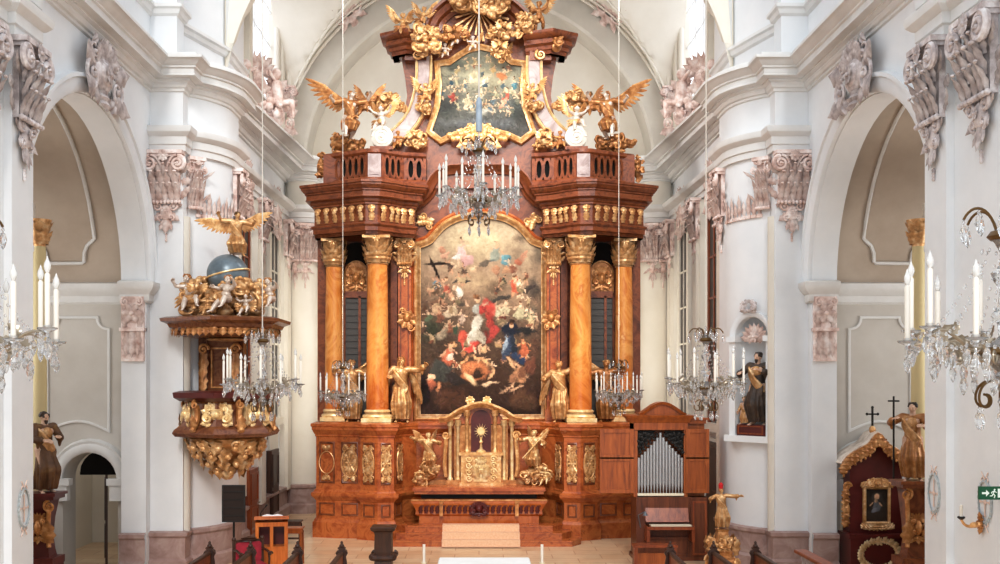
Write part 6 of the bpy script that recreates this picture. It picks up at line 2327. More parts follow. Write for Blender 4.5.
for nm, xa, xb in (('l', 600, 633.5), ('r', 686, 709)):
    xa, xb = px2x(xa), px2x(xb)
    mb = MB().box(xa, xb, -.0, .04, py2z(493), py2z(429))
    zmid = py2z(458)
    rail(mb, xa, xb, py2z(493), zmid + .02, .0, .03, .1)
    rail(mb, xa, xb, zmid - .02, py2z(429), .0, .03, .1)
    mb.build('door', 'wood_organ', uc)
mb = MB().push(TR(0, -.05, 0)).box(px2x(645), px2x(690), -.5, .1, py2z(527), py2z(524)).pop()
mb.box(px2x(644), px2x(647), -.5, 0, .55, py2z(524)).box(px2x(688), px2x(691), -.5, 0, .55, py2z(524))
kd = mb.build('keyboard_desk', 'wood_red', org)
mb = MB().box(px2x(648), px2x(688), -.52, -.2, py2z(523.8), py2z(523))
for i in range(28):
    xx = px2x(648) + (px2x(688) - px2x(648)) * (i + .5) / 28
    mb.box(xx - .015, xx + .015, -.53, -.34, py2z(523), py2z(522.6))
mb.build('keyboard', 'ivory', kd)
mb = MB().push(TR(0, -.1, py2z(522)) @ RX(R(-18))).box(px2x(645), px2x(688), -.02, .02, 0, .38).box(px2x(645), px2x(688), -.08, 0, 0, .03)
mb.build('music_desk', 'wood_red', org)
mb = MB().tube([(px2x(640), -.1, py2z(521)), (px2x(638), -.2, py2z(513)), (px2x(642), -.3, py2z(510))], .015, 6)
mb.lathe([(.02, 0), (.07, -.08)], 12, px2x(642), -.3)
mb = MB().tube([(px2x(640), -.1, py2z(527)), (px2x(637), -.2, py2z(514)), (px2x(643), -.35, py2z(510))], .015, 6)
mb.push(TR(px2x(643), -.35, py2z(511))).lathe([(.02, .02), (.07, -.07)], 12).pop()
o = mb.build('desk_lamp', 'steel_grey', org)
ob = thing('organ_bench', 'dark brown wooden organ bench with panelled front before the organ keyboard', 'bench', (OX - .62, 25.75, 0))
mb = MB().box(-.55, .55, -.2, .2, .56, .62, .01)
mb.build('bench_seat', 'wood_red', ob)
for x in (-.48, .48):
    MB().box(x - .04, x + .04, -.17, .17, 0, .56).build('bench_end', 'wood_red', ob)
MB().box(-.44, .44, -.03, .03, .12, .4).build('bench_stretcher', 'wood_organ', ob)
# ================================================================== GILDED ANGEL BY THE RIGHT PIER
a = at(722, 530, 24.5)
sd = thing('carved_stand', 'stepped gilded stand with scroll feet carrying a golden angel by the right pier', 'stand', (a.x, 24.5, 0))
mb = MB().lathe([(.34, 0), (.36, .06), (.3, .12), (.34, .3), (.42, .44), (.4, .5), (.26, .56), (.3, .66), (.24, .7), (.2, .95), (.17, 1.12), (.2, 1.18), (.0, 1.2)], 4, a0=PI / 4, a1=PI / 4 + 2 * PI)
mb.build('stand_body', 'gold_deep', sd, 20)
for i in range(4):
    mb = MB().push(RZ(PI / 2 * i + PI / 4) @ TR(0, -.36, .1))
    mb.scroll((0, 0, .3), .12, 1.5, .04, 0, 1, .03)
    mb.tube(bez((0, 0, .3), (0, -.12, .2), (0, -.02, .1), (0, -.14, -.06)), .05, 7)
    mb.leaf((0, 0, .5), PI / 2, .4, .16, .3)
    mb.build('scroll_foot', 'gold', sd)
for i in range(4):
    mb = MB().push(RZ(PI / 2 * i) @ TR(0, -.2, .72))
    cartouche(mb, .3, .36, i)
    mb.build('gilded_relief', 'gold', sd)
fg = figure('angel_statue', 'golden angel with red plume on a gilded stand, arm pointing right, beside the organ', 'statue', (a.x, 24.5, 1.2), 1.0, R(-6),
            dict(hip=.5, fl=(-.08, -.05, .05), fr=(.1, .03, .05), hr=(.32, -.08, .0), hl=(-.14, -.16, -.04), lean=(-.05, 0), look=(.5, -1, 0)), 'gold', 'gold', hair='gold_deep')
hp = [c for c in fg.children if c.name.startswith('hair')][0]
zt = max(v_.co.z for v_ in hp.data.vertices)
xm_ = sum(v_.co.x for v_ in hp.data.vertices) / len(hp.data.vertices)
MB().push(TR(xm_, 0, zt - .02)).lathe([(.0, -.02), (.05, 0), (.055, .05), (.06, .09), (.03, .13), (0, .15)], 10).build('plume', 'red', fg)

# ================================================================== SAINT IN THE NICHE
ang = R(38) - PI / 2
ncx, ncy = RCX - 1.73 * cos(R(38)), RCY - 1.73 * sin(R(38))
NF = TR(ncx, ncy, 0) @ RZ(ang)
mb = MB().push(NF)
arc = [(.5 * cos(PI * i / 16), 5.78 + .5 * sin(PI * i / 16)) for i in range(17)]
mb.sweepv([(x, z_) for x, z_ in arc], [(0, -.1), (0, .08), (-.05, .12), (-.14, .12), (-.16, .06), (-.16, -.1)], False, 0)
for s in (-1, 1):
    mb.box(s * .56 - .09, s * .56 + .09, -.12, .1, 3.3, 5.72)
    mb.box(s * .56 - .14, s * .56 + .14, -.18, .1, 5.66, 5.8)
mb.box(-.74, .74, -.22, .1, 3.14, 3.3)
trim(mb, 'plaster')
mb = MB().push(NF).push(TR(0, -.0, 5.76))
for i in range(9):
    mb.leaf((0, .1, -.05), PI * (i + .5) / 9, .44, .1, .2)
mb.rosette((0, .02, .02), .16)
trim(mb, 'stucco_pink')
mb = MB().push(NF).push(TR(0, -.12, 6.42))
cartouche(mb, .5, .3, 2, False)
trim(mb, 'stucco')
c = NF @ Vector((0, .05, 3.3))
rb = thing('statue_plinth', 'dark red box plinth at the foot of the niche under the robed saint', 'plinth', c, ang)
mb = MB().box(-.42, .42, -.16, .2, .0, .28, .02)
mb.build('plinth_box', 'maroon', rb)
mb = MB()
rail(mb, -.38, .38, .04, .25, -.16, .015, .03)
mb.build('plinth_moulding', 'wood_red', rb)
c2 = NF @ Vector((.1, .07, 3.585))
figure('saint_statue', 'dark robed saint with gold mantle holding a child in the right pier niche', 'statue', c2, 1.85, ang + .2,
       dict(ADULT_ST, hr=(.0, -.2, -.06), hl=(-.06, -.2, -.1), look=(-.2, -1, .0), beard=True, mantle='gold'), 'flesh_paint', 'dark_robe', hair='dark_robe')
c3 = NF @ Vector((.05, -.24, 5.05 - .35))
c3 = NF @ Vector((-.26, .0, 3.585))
figure('child_statue', 'small gilded child figure standing beside the saint in the niche', 'statue', c3, .72, ang, dict(PUTTO, hr=(.12, -.1, .16)), 'flesh_paint', 'gold', hair='bronze')

# ================================================================== SIDE CHAPELS
for s in (-1, 1):
    sdn = 'left' if s < 0 else 'right'
    sa = thing('side_altar', 'side altar column of yellow marble and red plinth inside the %s chapel' % sdn, 'side altar', (s * 10.2, 23.0, 0))
    L = MB().push(SC(s, 1, 1))
    L.box(-.3, 1.2, -.6, 1.0, 0, 1.9).box(-.36, 1.2, -.66, 1.05, 1.9, 2.1).box(-.36, 1.2, -.66, 1.05, 0, .3)
    L.build('plinth', 'marble_red', sa)
    co_ = MB().push(SC(s, 1, 1)).lathe([(.2, 2.1), (.2, 2.2), (.15, 2.28), (.16, 4), (.13, 7.7)], 18, -.32, .3).build('column', 'ochre', sa)
    cm = MB().push(SC(s, 1, 1)).push(TR(-.32, .3, 7.7))
    cm.lathe([(.13, 0), (.14, .1), (.24, .5), (.26, .6)], 14)
    for k in range(2):
        for i in range(8):
            cm.push(RZ(PI / 4 * (i + .5 * k)) @ TR(0, -.14, .05 + .22 * k)).leaf((0, 0, 0), PI / 2, .32, .12, .8).pop()
    cm.build('column_capital', 'gold', co_)
    MB().push(SC(s, 1, 1)).box(-.05, 1.2, -.0, .7, 8.3, 8.6).box(-.02, 1.2, -.1, .8, 8.6, 8.75).build('entablature', 'marble_white', sa)
    # console carrying the statue
    z0 = 2.26 if s < 0 else 2.52
    X0 = 9.5 if s < 0 else 9.46
    cs = thing('console_pedestal', 'tall red console pedestal with gilded scrolls in the %s chapel' % sdn, 'pedestal', (s * X0, 22.6, 0))
    m_ = 'maroon' if s < 0 else 'marble_red'
    MB().slab([(-.3, -.3), (.3, -.3), (.34, .26), (-.34, .26)], .0, .7).slab([(-.34, -.34), (.34, -.34), (.36, .27), (-.36, .27)], .7, .86).build('pedestal_base', m_, cs)
    MB().lathe([(.3, .86), (.26, 1.0), (.22, 1.3), (.26, 1.7), (.34, z0 - .2), (.38, z0 - .14)], 4, a0=PI / 4, a1=PI / 4 + 2 * PI).build('pedestal_shaft', m_, cs, 20)
    MB().slab([(-.36, -.36), (.36, -.36), (.36, .27), (-.36, .27)], z0 - .14, z0 - .05).slab([(-.42, -.42), (.42, -.42), (.42, .27), (-.42, .27)], z0 - .06, z0).build('pedestal_top', m_, cs)
    g = MB()
    for k in (-1, 1):
        g.push(TR(k * .26, -.28, 0))
        g.scroll((0, 0, z0 - .28), .13, 1.6, .035, PI / 2, k, .04)
        g.tube(bez((0, -.04, z0 - .3), (k * -.04, .0, 1.8), (k * -.08, .06, 1.5), (0, -.06, 1.1)), .05, 7)
        g.leaf((0, -.05, 1.2), PI / 2, .5, .14, .3)
        g.pop()
    cartouche(g.push(TR(0, -.24, 1.25)), .4, .6, 3)
    g.pop()
    g.build('gilded_scrollwork', 'gold_deep', cs)
    if s < 0:
        figure('saint_statue', 'bearded saint in brown and gold robes on the console in the left chapel', 'statue', (-9.46, 22.55, 2.265), 1.78, R(55),
               dict(ADULT_ST, hr=(-.02, -.16, -.12), hl=(.02, -.18, -.16), look=(.1, -1, -.15), beard=True, mantle='gold'), 'flesh_paint', 'brown_robe', hair='dark_robe')
    else:
        figure('saint_statue', 'crowned golden saint holding a tall staff on the console in the right chapel', 'statue', (9.44, 22.55, 2.525), 1.72, R(-30),
               dict(ADULT_ST, hl=(-.08, -.16, -.02), hr=(.03, -.2, -.1), look=(-.2, -1, .0), mantle='gold'), 'flesh_paint', 'gold_deep', hair='dark_robe', staff=((-.2, -.18, .02), (-.2, -.18, 1.06), 'iron', 'cross'))
# canopied shrine in the right chapel
SX, SY = 9.42, 24.75
shr = thing('canopied_shrine', 'maroon shrine with curved silver canopy, gold tassels and a small framed picture, right chapel', 'shrine', (SX, SY, 0))
k_ = SY / FPX
xx = lambda px: (px - CX) * k_ - SX
zz_ = lambda py: CAMZ - (py - CY) * k_
MB().box(xx(847), xx(903), -.25, .5, 0, zz_(535)).box(xx(845), xx(905), -.3, .5, zz_(537), zz_(533)).box(xx(845), xx(905), -.3, .5, 0, .3).build('shrine_base', 'maroon', shr)
mb = MB().prism([(xx(850), zz_(533)), (xx(902), zz_(533)), (xx(902), zz_(462)), (xx(894), zz_(450)), (xx(875), zz_(440)), (xx(858), zz_(450)), (xx(850), zz_(462))], .0, .5)
mb.build('shrine_back', 'maroon', shr)
cp = smooth_path([(xx(840), zz_(464)), (xx(846), zz_(456)), (xx(857), zz_(449)), (xx(866), zz_(444)), (xx(875), zz_(434)), (xx(884), zz_(444)), (xx(892), zz_(449)), (xx(901), zz_(456)), (xx(907), zz_(464))], 4)
cp = [(p[0], p[1]) for p in cp]
can = MB().sweepv(cp, [(0, -.2), (0, .5), (.06, .5), (.06, -.2)], False, .3).build('canopy', 'silvered', shr)
mb = MB()
for i in range(0, len(cp), 2):
    x_, z_ = cp[i]
    mb.leaf((x_, -.22, z_), -PI / 2, .26, .11, .15)
    mb.ell((x_, -.26, z_ - .26), (.03, .03, .04), 6, 5)
mb.tube([(x_, -.22, z_) for x_, z_ in cp], .045, 6)
mb.build('gilded_fringe', 'gold_deep', can)
mb = MB().ell((xx(874), .1, zz_(430)), (.08, .08, .1))
mb.lathe([(.06, zz_(436)), (.03, zz_(432))], 8, xx(874), .1)
mb.build('gilded_ball', 'gold', can)
mb = MB().box(xx(874) - .02, xx(874) + .02, .08, .12, zz_(428), zz_(408)).box(xx(874) - .13, xx(874) + .13, .08, .12, zz_(415), zz_(413.5))
for dx, dz in ((-.13, zz_(414.2)), (.13, zz_(414.2)), (0, zz_(407.5))):
    mb.ell((xx(874) + dx, .1, dz), (.035, .025, .035), 8, 6)
mb.build('cross', 'iron', can)
for px_, sg in ((846, -1), (904, 1)):
    mb = MB().push(TR(xx(px_), -.05, 0))
    mb.scroll((0, 0, zz_(486)), .1, 1.5, .035, 0, -sg, .03)
    mb.tube(bez((0, 0, zz_(486)), (sg * .08, 0, zz_(496)), (-sg * .06, 0, zz_(508)), (0, 0, zz_(522))), [.05 + .02 * sin(i) for i in range(13)], 7)
    for i in range(5):
        mb.leaf((0, 0, zz_(490 + 7 * i)), -PI / 2 + sg * .4, .24, .1, .4)
    mb.build('gilded_scroll', 'gold_deep', shr)
mb = MB().push(TR(xx(875), -.26, zz_(552)))
for i in range(18):
    a = 2 * PI * i / 18
    mb.leaf((.42 * cos(a), 0, .3 * sin(a)), a + 1.3, .2, .08, .4)
mb.tube([(.42 * cos(2 * PI * i / 24), -.02, .3 * sin(2 * PI * i / 24)) for i in range(24)], .03, 6, True)
mb.rosette((0, 0, .3), .12)
mb.build('gilded_wreath', 'gold_pale', shr)
pic = thing('framed_picture', 'small dark portrait in a carved gold frame on the maroon shrine', 'picture', (xx(876) + SX, SY - .02, zz_(505)))
pq = Paint(0, 22, 0, 32, 2.4)
pq.bg([(0, '2e2620'), (32, '3a2e26')])
pq.man(11, 18, 22, '5a5a5c', 'c89c78', '2a1a12', -.05, ((-1, .2), (1, .2)), False, '6a6a70')
pq.ell(11, 8, 3, 3.4, 'd0a480', 0, .3, 1, .1)
pq.ell(11, 9, 6.5, 6, '4a4440', 0, .4, .5, .1)
pq.ell(11, 8, 2.8, 3.2, 'd0a480', 0, .3, 1, .1)
canvas_mesh('canvas', pic, lambda q: (-10.5 * k_, 10.5 * k_), (-16 * k_, 16 * k_), pq.img, -.01)
hw, hh = 10.5 * k_, 16 * k_
mb = MB().sweepv([(-hw, -hh), (-hw, hh), (hw, hh), (hw, -hh)], [(0, 0), (0, .05), (.03, .07), (.07, .06), (.08, 0)], True, 0)
mb.build('frame', 'gold', pic)
mb = MB()
for i in range(9):
    t = i / 8 * 2 - 1
    MB_ = mb.leaf((t * hw * 1.1, -.04, hh + .07), PI / 2 - t * .9, .16, .08, .4)
m2 = MB()
for i in range(9):
    t = i / 8 * 2 - 1
    m2.leaf((t * hw * 1.1, -.04, -hh - .07), -PI / 2 + t * .9, .16, .08, .4)
m2.build('carved_foot', 'gold', pic)
cartouche(mb.push(TR(0, -.03, hh + .06)), .5, .22, 1)
mb.build('carved_crest', 'gold', pic)

# ================================================================== BENCHES AND FLOOR FURNITURE
def bench(name, label, x, y0, y1, s, group):
    """bench along the nave; s = side its back is on; carved finial at its altar end"""
    r = thing(name, label, 'bench', (x, y0, 0), 0, group)
    L = y1 - y0
    MB().box(-.03, .03, -L, -.06, .1, .96).build('back_board', 'wood_red', r)
    mb = MB().box(-.05, .05, -L, -.04, .96, 1.02, .01)
    mb.build('top_rail', 'wood_dark', r)
    MB().box(min(-s * .42, -s * .03), max(-s * .42, -s * .03), -L, -.06, .42, .47).build('seat', 'wood_red', r)
    mb = MB()
    pr = [(-.12, 0), (.12, 0), (.12, .4), (.09, .5), (.12, .7), (.09, .9), (.13, .98), (.1, 1.03), (.06, 1.05), (.09, 1.09), (.05, 1.12), (.03, 1.16), (0, 1.2), (-.03, 1.16), (-.05, 1.12), (-.09, 1.09), (-.06, 1.05), (-.1, 1.03), (-.13, .98), (-.09, .9), (-.12, .7), (-.09, .5), (-.12, .4)]
    mb.prism(pr, -.06, .0)
    mb.ell((0, -.03, 1.13), (.055, .06, .05)).ell((0, -.03, 1.2), (.03, .03, .04))
    mb.push(TR(0, -.06, 0))
    for k in (-1, 1):
        mb.scroll((k * .05, 0, 1.0), .05, 1.3, .015, 0, k, .01, 12).scroll((k * .05, .09, 1.0), .05, 1.3, .015, 0, k, -.02, 12)
    mb.pop()
    mb.build('carved_end', 'wood_dark', r)
    return r
nm = {-5.79: 'carved-end bench left of the hymn board, outermost on the left', -4.91: 'bench second from the left, in front of the red chair', -3.9: 'bench third from the left, in front of the small side table', -2.95: 'innermost left bench, next to the dark lectern',
      4.11: 'innermost right bench, in front of the organ bench', 5.04: 'bench second from the aisle on the right, below the golden angel', 5.94: 'outermost right bench with cross shaped finial, below the pier'}
for x, lab in nm.items():
    bench('choir_bench', lab, x, 22.3, 26.5, 1 if x > 0 else -1, 'benches with carved ends at the front of the nave')
rl = thing('communion_rail', 'low reddish wooden rail with pale turned balusters beside the right pier', 'rail', (6.95, 22.4, 0))
MB().box(-.14, .14, -4, 0, .96, 1.04, .02).build('hand_rail', 'wood_red', rl)
MB().box(-.12, .12, -4, 0, 0, .16).build('plinth', 'wood_red', rl)
bl = None
for i in range(14):
    if bl is None:
        bl = MB().lathe([(.06, .16), (.06, .22), (.03, .28), (.065, .42), (.03, .62), (.05, .7), (.03, .78), (.05, .9), (.05, .96)], 12).build('baluster', 'stucco', rl)
        o = bl
    else:
        o = bl.copy()
        COL.objects.link(o)
    o.location = (0, -.2 - .28 * i, 0)
# hymn board
hb = thing('hymn_board', 'flat black hymn board on a thin pole below the pulpit', 'board', (-5.68, 24.0, 0))
k_ = 24 / FPX
MB().box(-11.5 * k_, 11.5 * k_, -.03, .02, CAMZ - 142 * k_, CAMZ - 105 * k_, .01).build('board_panel', 'dark_panel', hb)
mb = MB()
rail(mb, -11.5 * k_, 11.5 * k_, CAMZ - 142 * k_, CAMZ - 105 * k_, -.03, .015, .03)
for i in range(4):
    mb.box(-10 * k_, 10 * k_, -.042, -.03, CAMZ - (112 + 8 * i) * k_, CAMZ - (111.4 + 8 * i) * k_)
mb.build('board_frame', 'black', hb)
MB().lathe([(.025, .05), (.025, CAMZ - 142 * k_)], 10).build('pole', 'iron', hb)
MB().lathe([(.24, 0), (.24, .03), (.05, .06)], 18).build('foot', 'iron', hb)
# ambo with book
am = thing('reading_desk', 'bright orange wooden reading desk with two openings, below the pulpit', 'reading desk', (-5.0, 25.0, 0), R(10))
mb = MB().box(-.4, .4, -.3, .3, 0, .06)
mb.box(-.38, -.3, -.28, .28, .06, 1.3).box(.3, .38, -.28, .28, .06, 1.3).box(-.3, .3, .2, .28, .06, 1.3).box(-.3, .3, -.28, -.22, .06, .72).box(-.3, .3, -.28, -.22, 1.2, 1.3)
mb.box(-.04, .04, -.28, -.22, .72, 1.2).box(-.3, .3, -.22, .2, .66, .72)
mb.build('desk_case', 'wood_orange', am)
MB().box(-.3, .3, .12, .2, .72, 1.25).build('desk_lining', 'maroon', am)
mb = MB().push(TR(0, 0, 1.33) @ RX(R(-8))).box(-.41, .41, -.31, .31, 0, .05)
mb.box(-.41, .41, -.33, -.3, .05, .08)
mb.build('desk_top', 'wood_orange', am)
bk = thing('open_book', 'open white book lying on the orange reading desk', 'book', (-4.98, 25.0, 1.405), R(10))
mb = MB().push(RX(R(-8)))
for s in (-1, 1):
    pts = [(0, 0), (s * .24, .0), (s * .24, .03), (s * .12, .06), (0, .035)]
    mb.prism(pts if s > 0 else pts[::-1], -.2, .16)
mb.build('pages', 'white_cloth', bk)
MB().push(RX(R(-8))).box(-.26, .26, -.21, .17, -.012, .0).build('cover', 'maroon', bk)
mc = thing('microphone', 'thin dark microphone on the reading desk', 'microphone', (-5.28, 24.98, 1.38), R(10))
MB().tube([(0, 0, 0), (.02, -.02, .12), (.12, -.1, .26)], .01, 6).build('gooseneck', 'iron', mc)
MB().cap((.12, -.1, .26), (.17, -.14, .32), .018, .022, 8).build('capsule', 'black', mc)
# red chair
rc = thing('armchair', 'red upholstered armchair with dark carved arms before the reading desk', 'chair', (-5.2, 23.7, 0), R(28))
MB().box(-.3, .3, -.3, .3, .42, .52, .03).build('seat', 'red_cloth', rc)
MB().box(-.3, .3, .25, .33, .52, .96, .04).build('backrest', 'red_cloth', rc)
for x in (-.33, .33):
    mb = MB().tube(bez((x, .3, .78), (x, .0, .84), (x, -.2, .76), (x, -.36, .78)), .03, 8).scroll((x, -.34, .75), .06, 1.3, .02, 0, 1, .0, 14)
    mb.tube([(x, -.26, .5), (x, -.28, .64), (x, -.24, .76)], .025, 8)
    mb.build('armrest', 'wood_dark', rc)
    MB().box(x - .03, x + .03, .26, .34, .0, 1.0).ell((x, .3, 1.03), (.05, .05, .06)).build('back_post', 'wood_dark', rc)
    MB().tube([(x * .92, -.26, .45), (x * .98, -.3, .2), (x * .94, -.28, 0)], [.04, .028, .035], 8).build('leg', 'wood_dark', rc)
MB().box(-.3, .3, .27, .33, .96, 1.01).push(TR(0, .26, .98)).leaf((0, 0, 0), PI / 2, .12, .2, .2).pop().build('crest_rail', 'wood_dark', rc)
# small table and stool
def stool(name, label, cat, loc, w, h, mat, rz=0):
    r = thing(name, label, cat, loc, rz)
    MB().box(-w / 2, w / 2, -w * .4, w * .4, h - .04, h, .01).build('top', mat, r)
    MB().box(-w * .42, w * .42, -w * .34, w * .34, h - .14, h - .04).build('apron', mat, r)
    for x in (-1, 1):
        for y in (-1, 1):
            MB().tube([(x * w * .4, y * w * .32, h - .1), (x * w * .42, y * w * .33, 0)], .028, 8).build('leg', mat, r)
    MB().box(-w * .4, w * .4, -.02, .02, .12, .17).build('stretcher', mat, r)
    return r
stool('side_table', 'small brown wooden table with four legs behind the orange reading desk', 'table', (-4.72, 26.4, 0), .5, .95, 'wood_organ')
stool('dark_stool', 'dark wooden stool against the left end of the high altar', 'stool', (-5.35, 29.8, 0), .52, .66, 'wood_dark')
# dark lectern in the middle
lt = thing('wooden_lectern', 'dark carved wooden lectern standing alone before the altar steps', 'lectern', (-2.3, 25.0, 0))
sq = dict(n=4, a0=PI / 4, a1=PI / 4 + 2 * PI)
q2 = sqrt(2)
MB().lathe([(r * q2, z_) for r, z_ in ((.3, 0), (.3, .08), (.22, .12), (.2, .36), (.3, .4), (.32, .44), (.26, .5), (.2, .53))], **sq).build('foot', 'wood_dark', lt, 20)
MB().lathe([(r * q2, z_) for r, z_ in ((.2, .53), (.21, .6), (.2, 1.0), (.22, 1.06))], **sq).build('shaft', 'wood_dark', lt, 20)
MB().lathe([(r * q2, z_) for r, z_ in ((.22, 1.06), (.28, 1.1), (.3, 1.16), (.27, 1.18), (0, 1.19))], **sq).build('top', 'wood_dark', lt, 20)
mb = MB()
for i in range(4):
    mb.push(RZ(PI / 2 * i) @ TR(0, -.24, .46))
    for k in (-1, 1):
        mb.scroll((k * .24, 0, 0), .08, 1.4, .03, PI / 2, -k, .02, 16)
    mb.pop()
mb.build('scroll_moulding', 'wood_dark', lt)
# people's altar with white cloth and candle stands
tb = thing('wooden_table', 'free standing altar table under the white cloth at the front', 'table', (.11, 21.2, 0))
MB().box(-.9, .9, -.5, .5, .86, .93).build('table_top', 'wood_orange', tb)
for x in (-.75, .75):
    MB().box(x - .12, x + .12, -.35, .35, 0, .86).build('leg', 'wood_orange', tb)
cl = MB()
v, f = [], []
n, m_ = 40, 24
for j in range(m_ + 1):
    for i in range(n + 1):
        u, w_ = i / n * 2 - 1, j / m_ * 2 - 1
        x_, y_ = u * 1.1, w_ * .85
        dx, dy = max(0, abs(x_) - .96), max(0, abs(y_) - .56)
        d = max(dx, dy)
        z_ = .945 - d * 1.1
        x2, y2 = min(.96, max(-.96, x_)), min(.56, max(-.56, y_))
        fold = .02 * sin(9 * x_ + 3) * (dy > 0) * min(1, dy * 4)
        v.append((x2 + (dx * .12) * (1 if x_ > 0 else -1), y2 + (dy * .12 + fold) * (1 if y_ > 0 else -1), z_))
for j in range(m_):
    for i in range(n):
        a = j * (n + 1) + i
        f.append((a, a + 1, a + n + 2, a + n + 1))
cl.add(v, f)
o = cl.build('tablecloth', 'white_cloth')
o.location = (.11, 21.4, 0)
tag(o, 'bright white cloth spread over the table at the bottom centre', 'tablecloth')
for px_, lab in ((424, 'slim cream candle stand left of the white clothed table'), (542, 'slim cream candle stand right of the white clothed table')):
    a = at(px_, 560, 22.3)
    cs = thing('candle_stand', lab, 'candle stand', (a.x, 22.3, 0), 0, 'candle stands beside the front table')
    MB().lathe([(.14, 0), (.14, .03), (.03, .08), (.022, .5), (.04, .54), (.02, .58), (.02, .7), (.06, .76), (.06, .78)], 14).build('stand', 'ivory', cs)
    MB().lathe([(.032, .78), (.032, 1.16), (.0, 1.165)], 12).build('candle', 'candle', cs)
    MB().tube([(0, 0, 1.16), (0, 0, 1.19)], .004, 5).build('wick', 'iron', cs)
# doors low in the choir walls
for i, (s, y, zt_, w_, m_) in enumerate(((-1, 31.0, 2.05, .6, 'wood_red'), (-1, 34.2, 2.4, .6, 'wood_dark'), (1, 29.9, 2.9, .75, 'wood_dark'))):
    mb = MB().push(SC(s, 1, 1)).box(6.72, 6.9, y - w_, y + w_, 0, zt_)
    mb.push(TR(6.72, y, 0) @ RZ(-PI / 2))
    for z0_, z1_ in ((.15, zt_ * .45), (zt_ * .5, zt_ - .12)):
        rail(mb, -w_ + .1, w_ - .1, z0_, z1_, 0, .03, .08)
    mb.pop()
    d_ = struct(mb.build('door_%d' % (i + 1), m_))
    h_ = MB().push(SC(s, 1, 1)).tube([(6.7, y + w_ * .7, 1.0), (6.64, y + w_ * .7, 1.0), (6.64, y + w_ * .5, 1.0)], .015, 6).build('door_handle', 'bronze', d_)
for s in (-1, 1):          # half-open leaf in the chapel doorway
    mb = MB().push(SC(s, 1, 1)).push(TR(9.42, 26.2, 0) @ RZ(R(70))).box(-.06, .62, -.03, .03, 0, 2.3)
    rail(mb, .02, .56, .2, 1.0, -.03, .02, .08)
    rail(mb, .02, .56, 1.15, 2.2, -.03, .02, .08)
    d_ = struct(mb.build('door_%d' % (4 if s < 0 else 5), 'wood_dark'))
    mb = MB().push(SC(s, 1, 1)).prism([(8.95, 2.3), (10.1, 2.3)] + [(9.525 + .575 * cos(PI * i / 10), 2.35 + .575 * sin(PI * i / 10)) for i in range(11)], 26.22, 26.26)
    mb.build('door_fanlight', 'void', d_)

# ================================================================== THINGS ON THE PILASTERS
def cross_mark(label, x, y, z_, rz):
    r = thing('consecration_cross', label, 'painted cross', (x, y, z_), rz)
    mb = MB().tube([(.2 * cos(2 * PI * i / 32), -.006, .31 * sin(2 * PI * i / 32)) for i in range(32)], .022, 5, True, .4)
    for i in range(24):
        a = 2 * PI * i / 24
        mb.leaf((.2 * cos(a), -.006, .31 * sin(a)), a + 1.2, .06, .02, .05, .002, 4)
    mb.build('wreath', 'paint_grey', r)
    mb = MB().box(-.15, .15, -.01, .0, -.012, .012).box(-.012, .012, -.01, 0, -.2, .2)
    for dx, dz in ((.15, 0), (-.15, 0), (0, .2), (0, -.2)):
        mb.ell((dx, -.005, dz), (.03, .006, .03), 8, 5)
    mb.ell((0, -.006, 0), (.05, .006, .05), 10, 5)
    mb.build('cross', 'paint_rose', r)
    mb = MB()
    for dz in (.33, -.33):
        for k in (-1, 1):
            mb.tube([(k * .05 + .05 * cos(t) * k, -.006, dz + .04 * sin(t)) for t in [2 * PI * i / 10 for i in range(10)]], .01, 5, True)
            mb.tube([(0, -.006, dz), (k * .1, -.006, dz + (.12 if dz > 0 else -.12))], .01, 5)
    mb.build('bow', 'paint_rose', r)
k_ = FPX * 7.5 / (932 - CX)
cross_mark('painted cross in a grey wreath on the narrow right pilaster', 7.52, 17.12, CAMZ - (493 - CY) * 17.12 / FPX, -PI / 2)
cross_mark('painted cross in a wreath on the outer right pilaster above the candle sconce', 7.65, 15.66, CAMZ - (502 - CY) * 15.66 / FPX, -PI / 2)
cross_mark('painted cross in a grey wreath on the left pilaster', -7.52, 17.12, CAMZ - (508 - CY) * 17.12 / FPX, PI / 2)
sc = thing('candle_sconce', 'gilded wall sconce with one candle under the painted cross on the outer right pilaster', 'sconce', (7.65, 15.75, CAMZ - (523 - CY) * 15.75 / FPX))
mb = MB().push(RZ(-PI / 2)).rosette((0, -.02, 0), .11).leaf((0, 0, 0), -PI / 2, .18, .08, .3).leaf((0, 0, 0), PI / 2, .18, .08, .3)
mb.build('wall_plate', 'gold_deep', sc)
mb = MB().tube(bez((0, 0, 0), (-.14, 0, -.06), (-.26, 0, -.1), (-.32, 0, .06)), [.035, .04, .035, .03, .028, .025, .024, .022, .02, .02, .02, .02, .02], 8)
mb.ell((-.12, 0, -.03), (.07, .05, .045))
mb.build('arm', 'gold', sc)
MB().lathe([(.02, .05), (.06, .08), (.05, .1), (.02, .1)], 12, -.32, 0).build('drip_pan', 'iron', sc)
MB().lathe([(.024, .1), (.024, .26), (.006, .28)], 10, -.32, 0).build('candle', 'candle', sc)
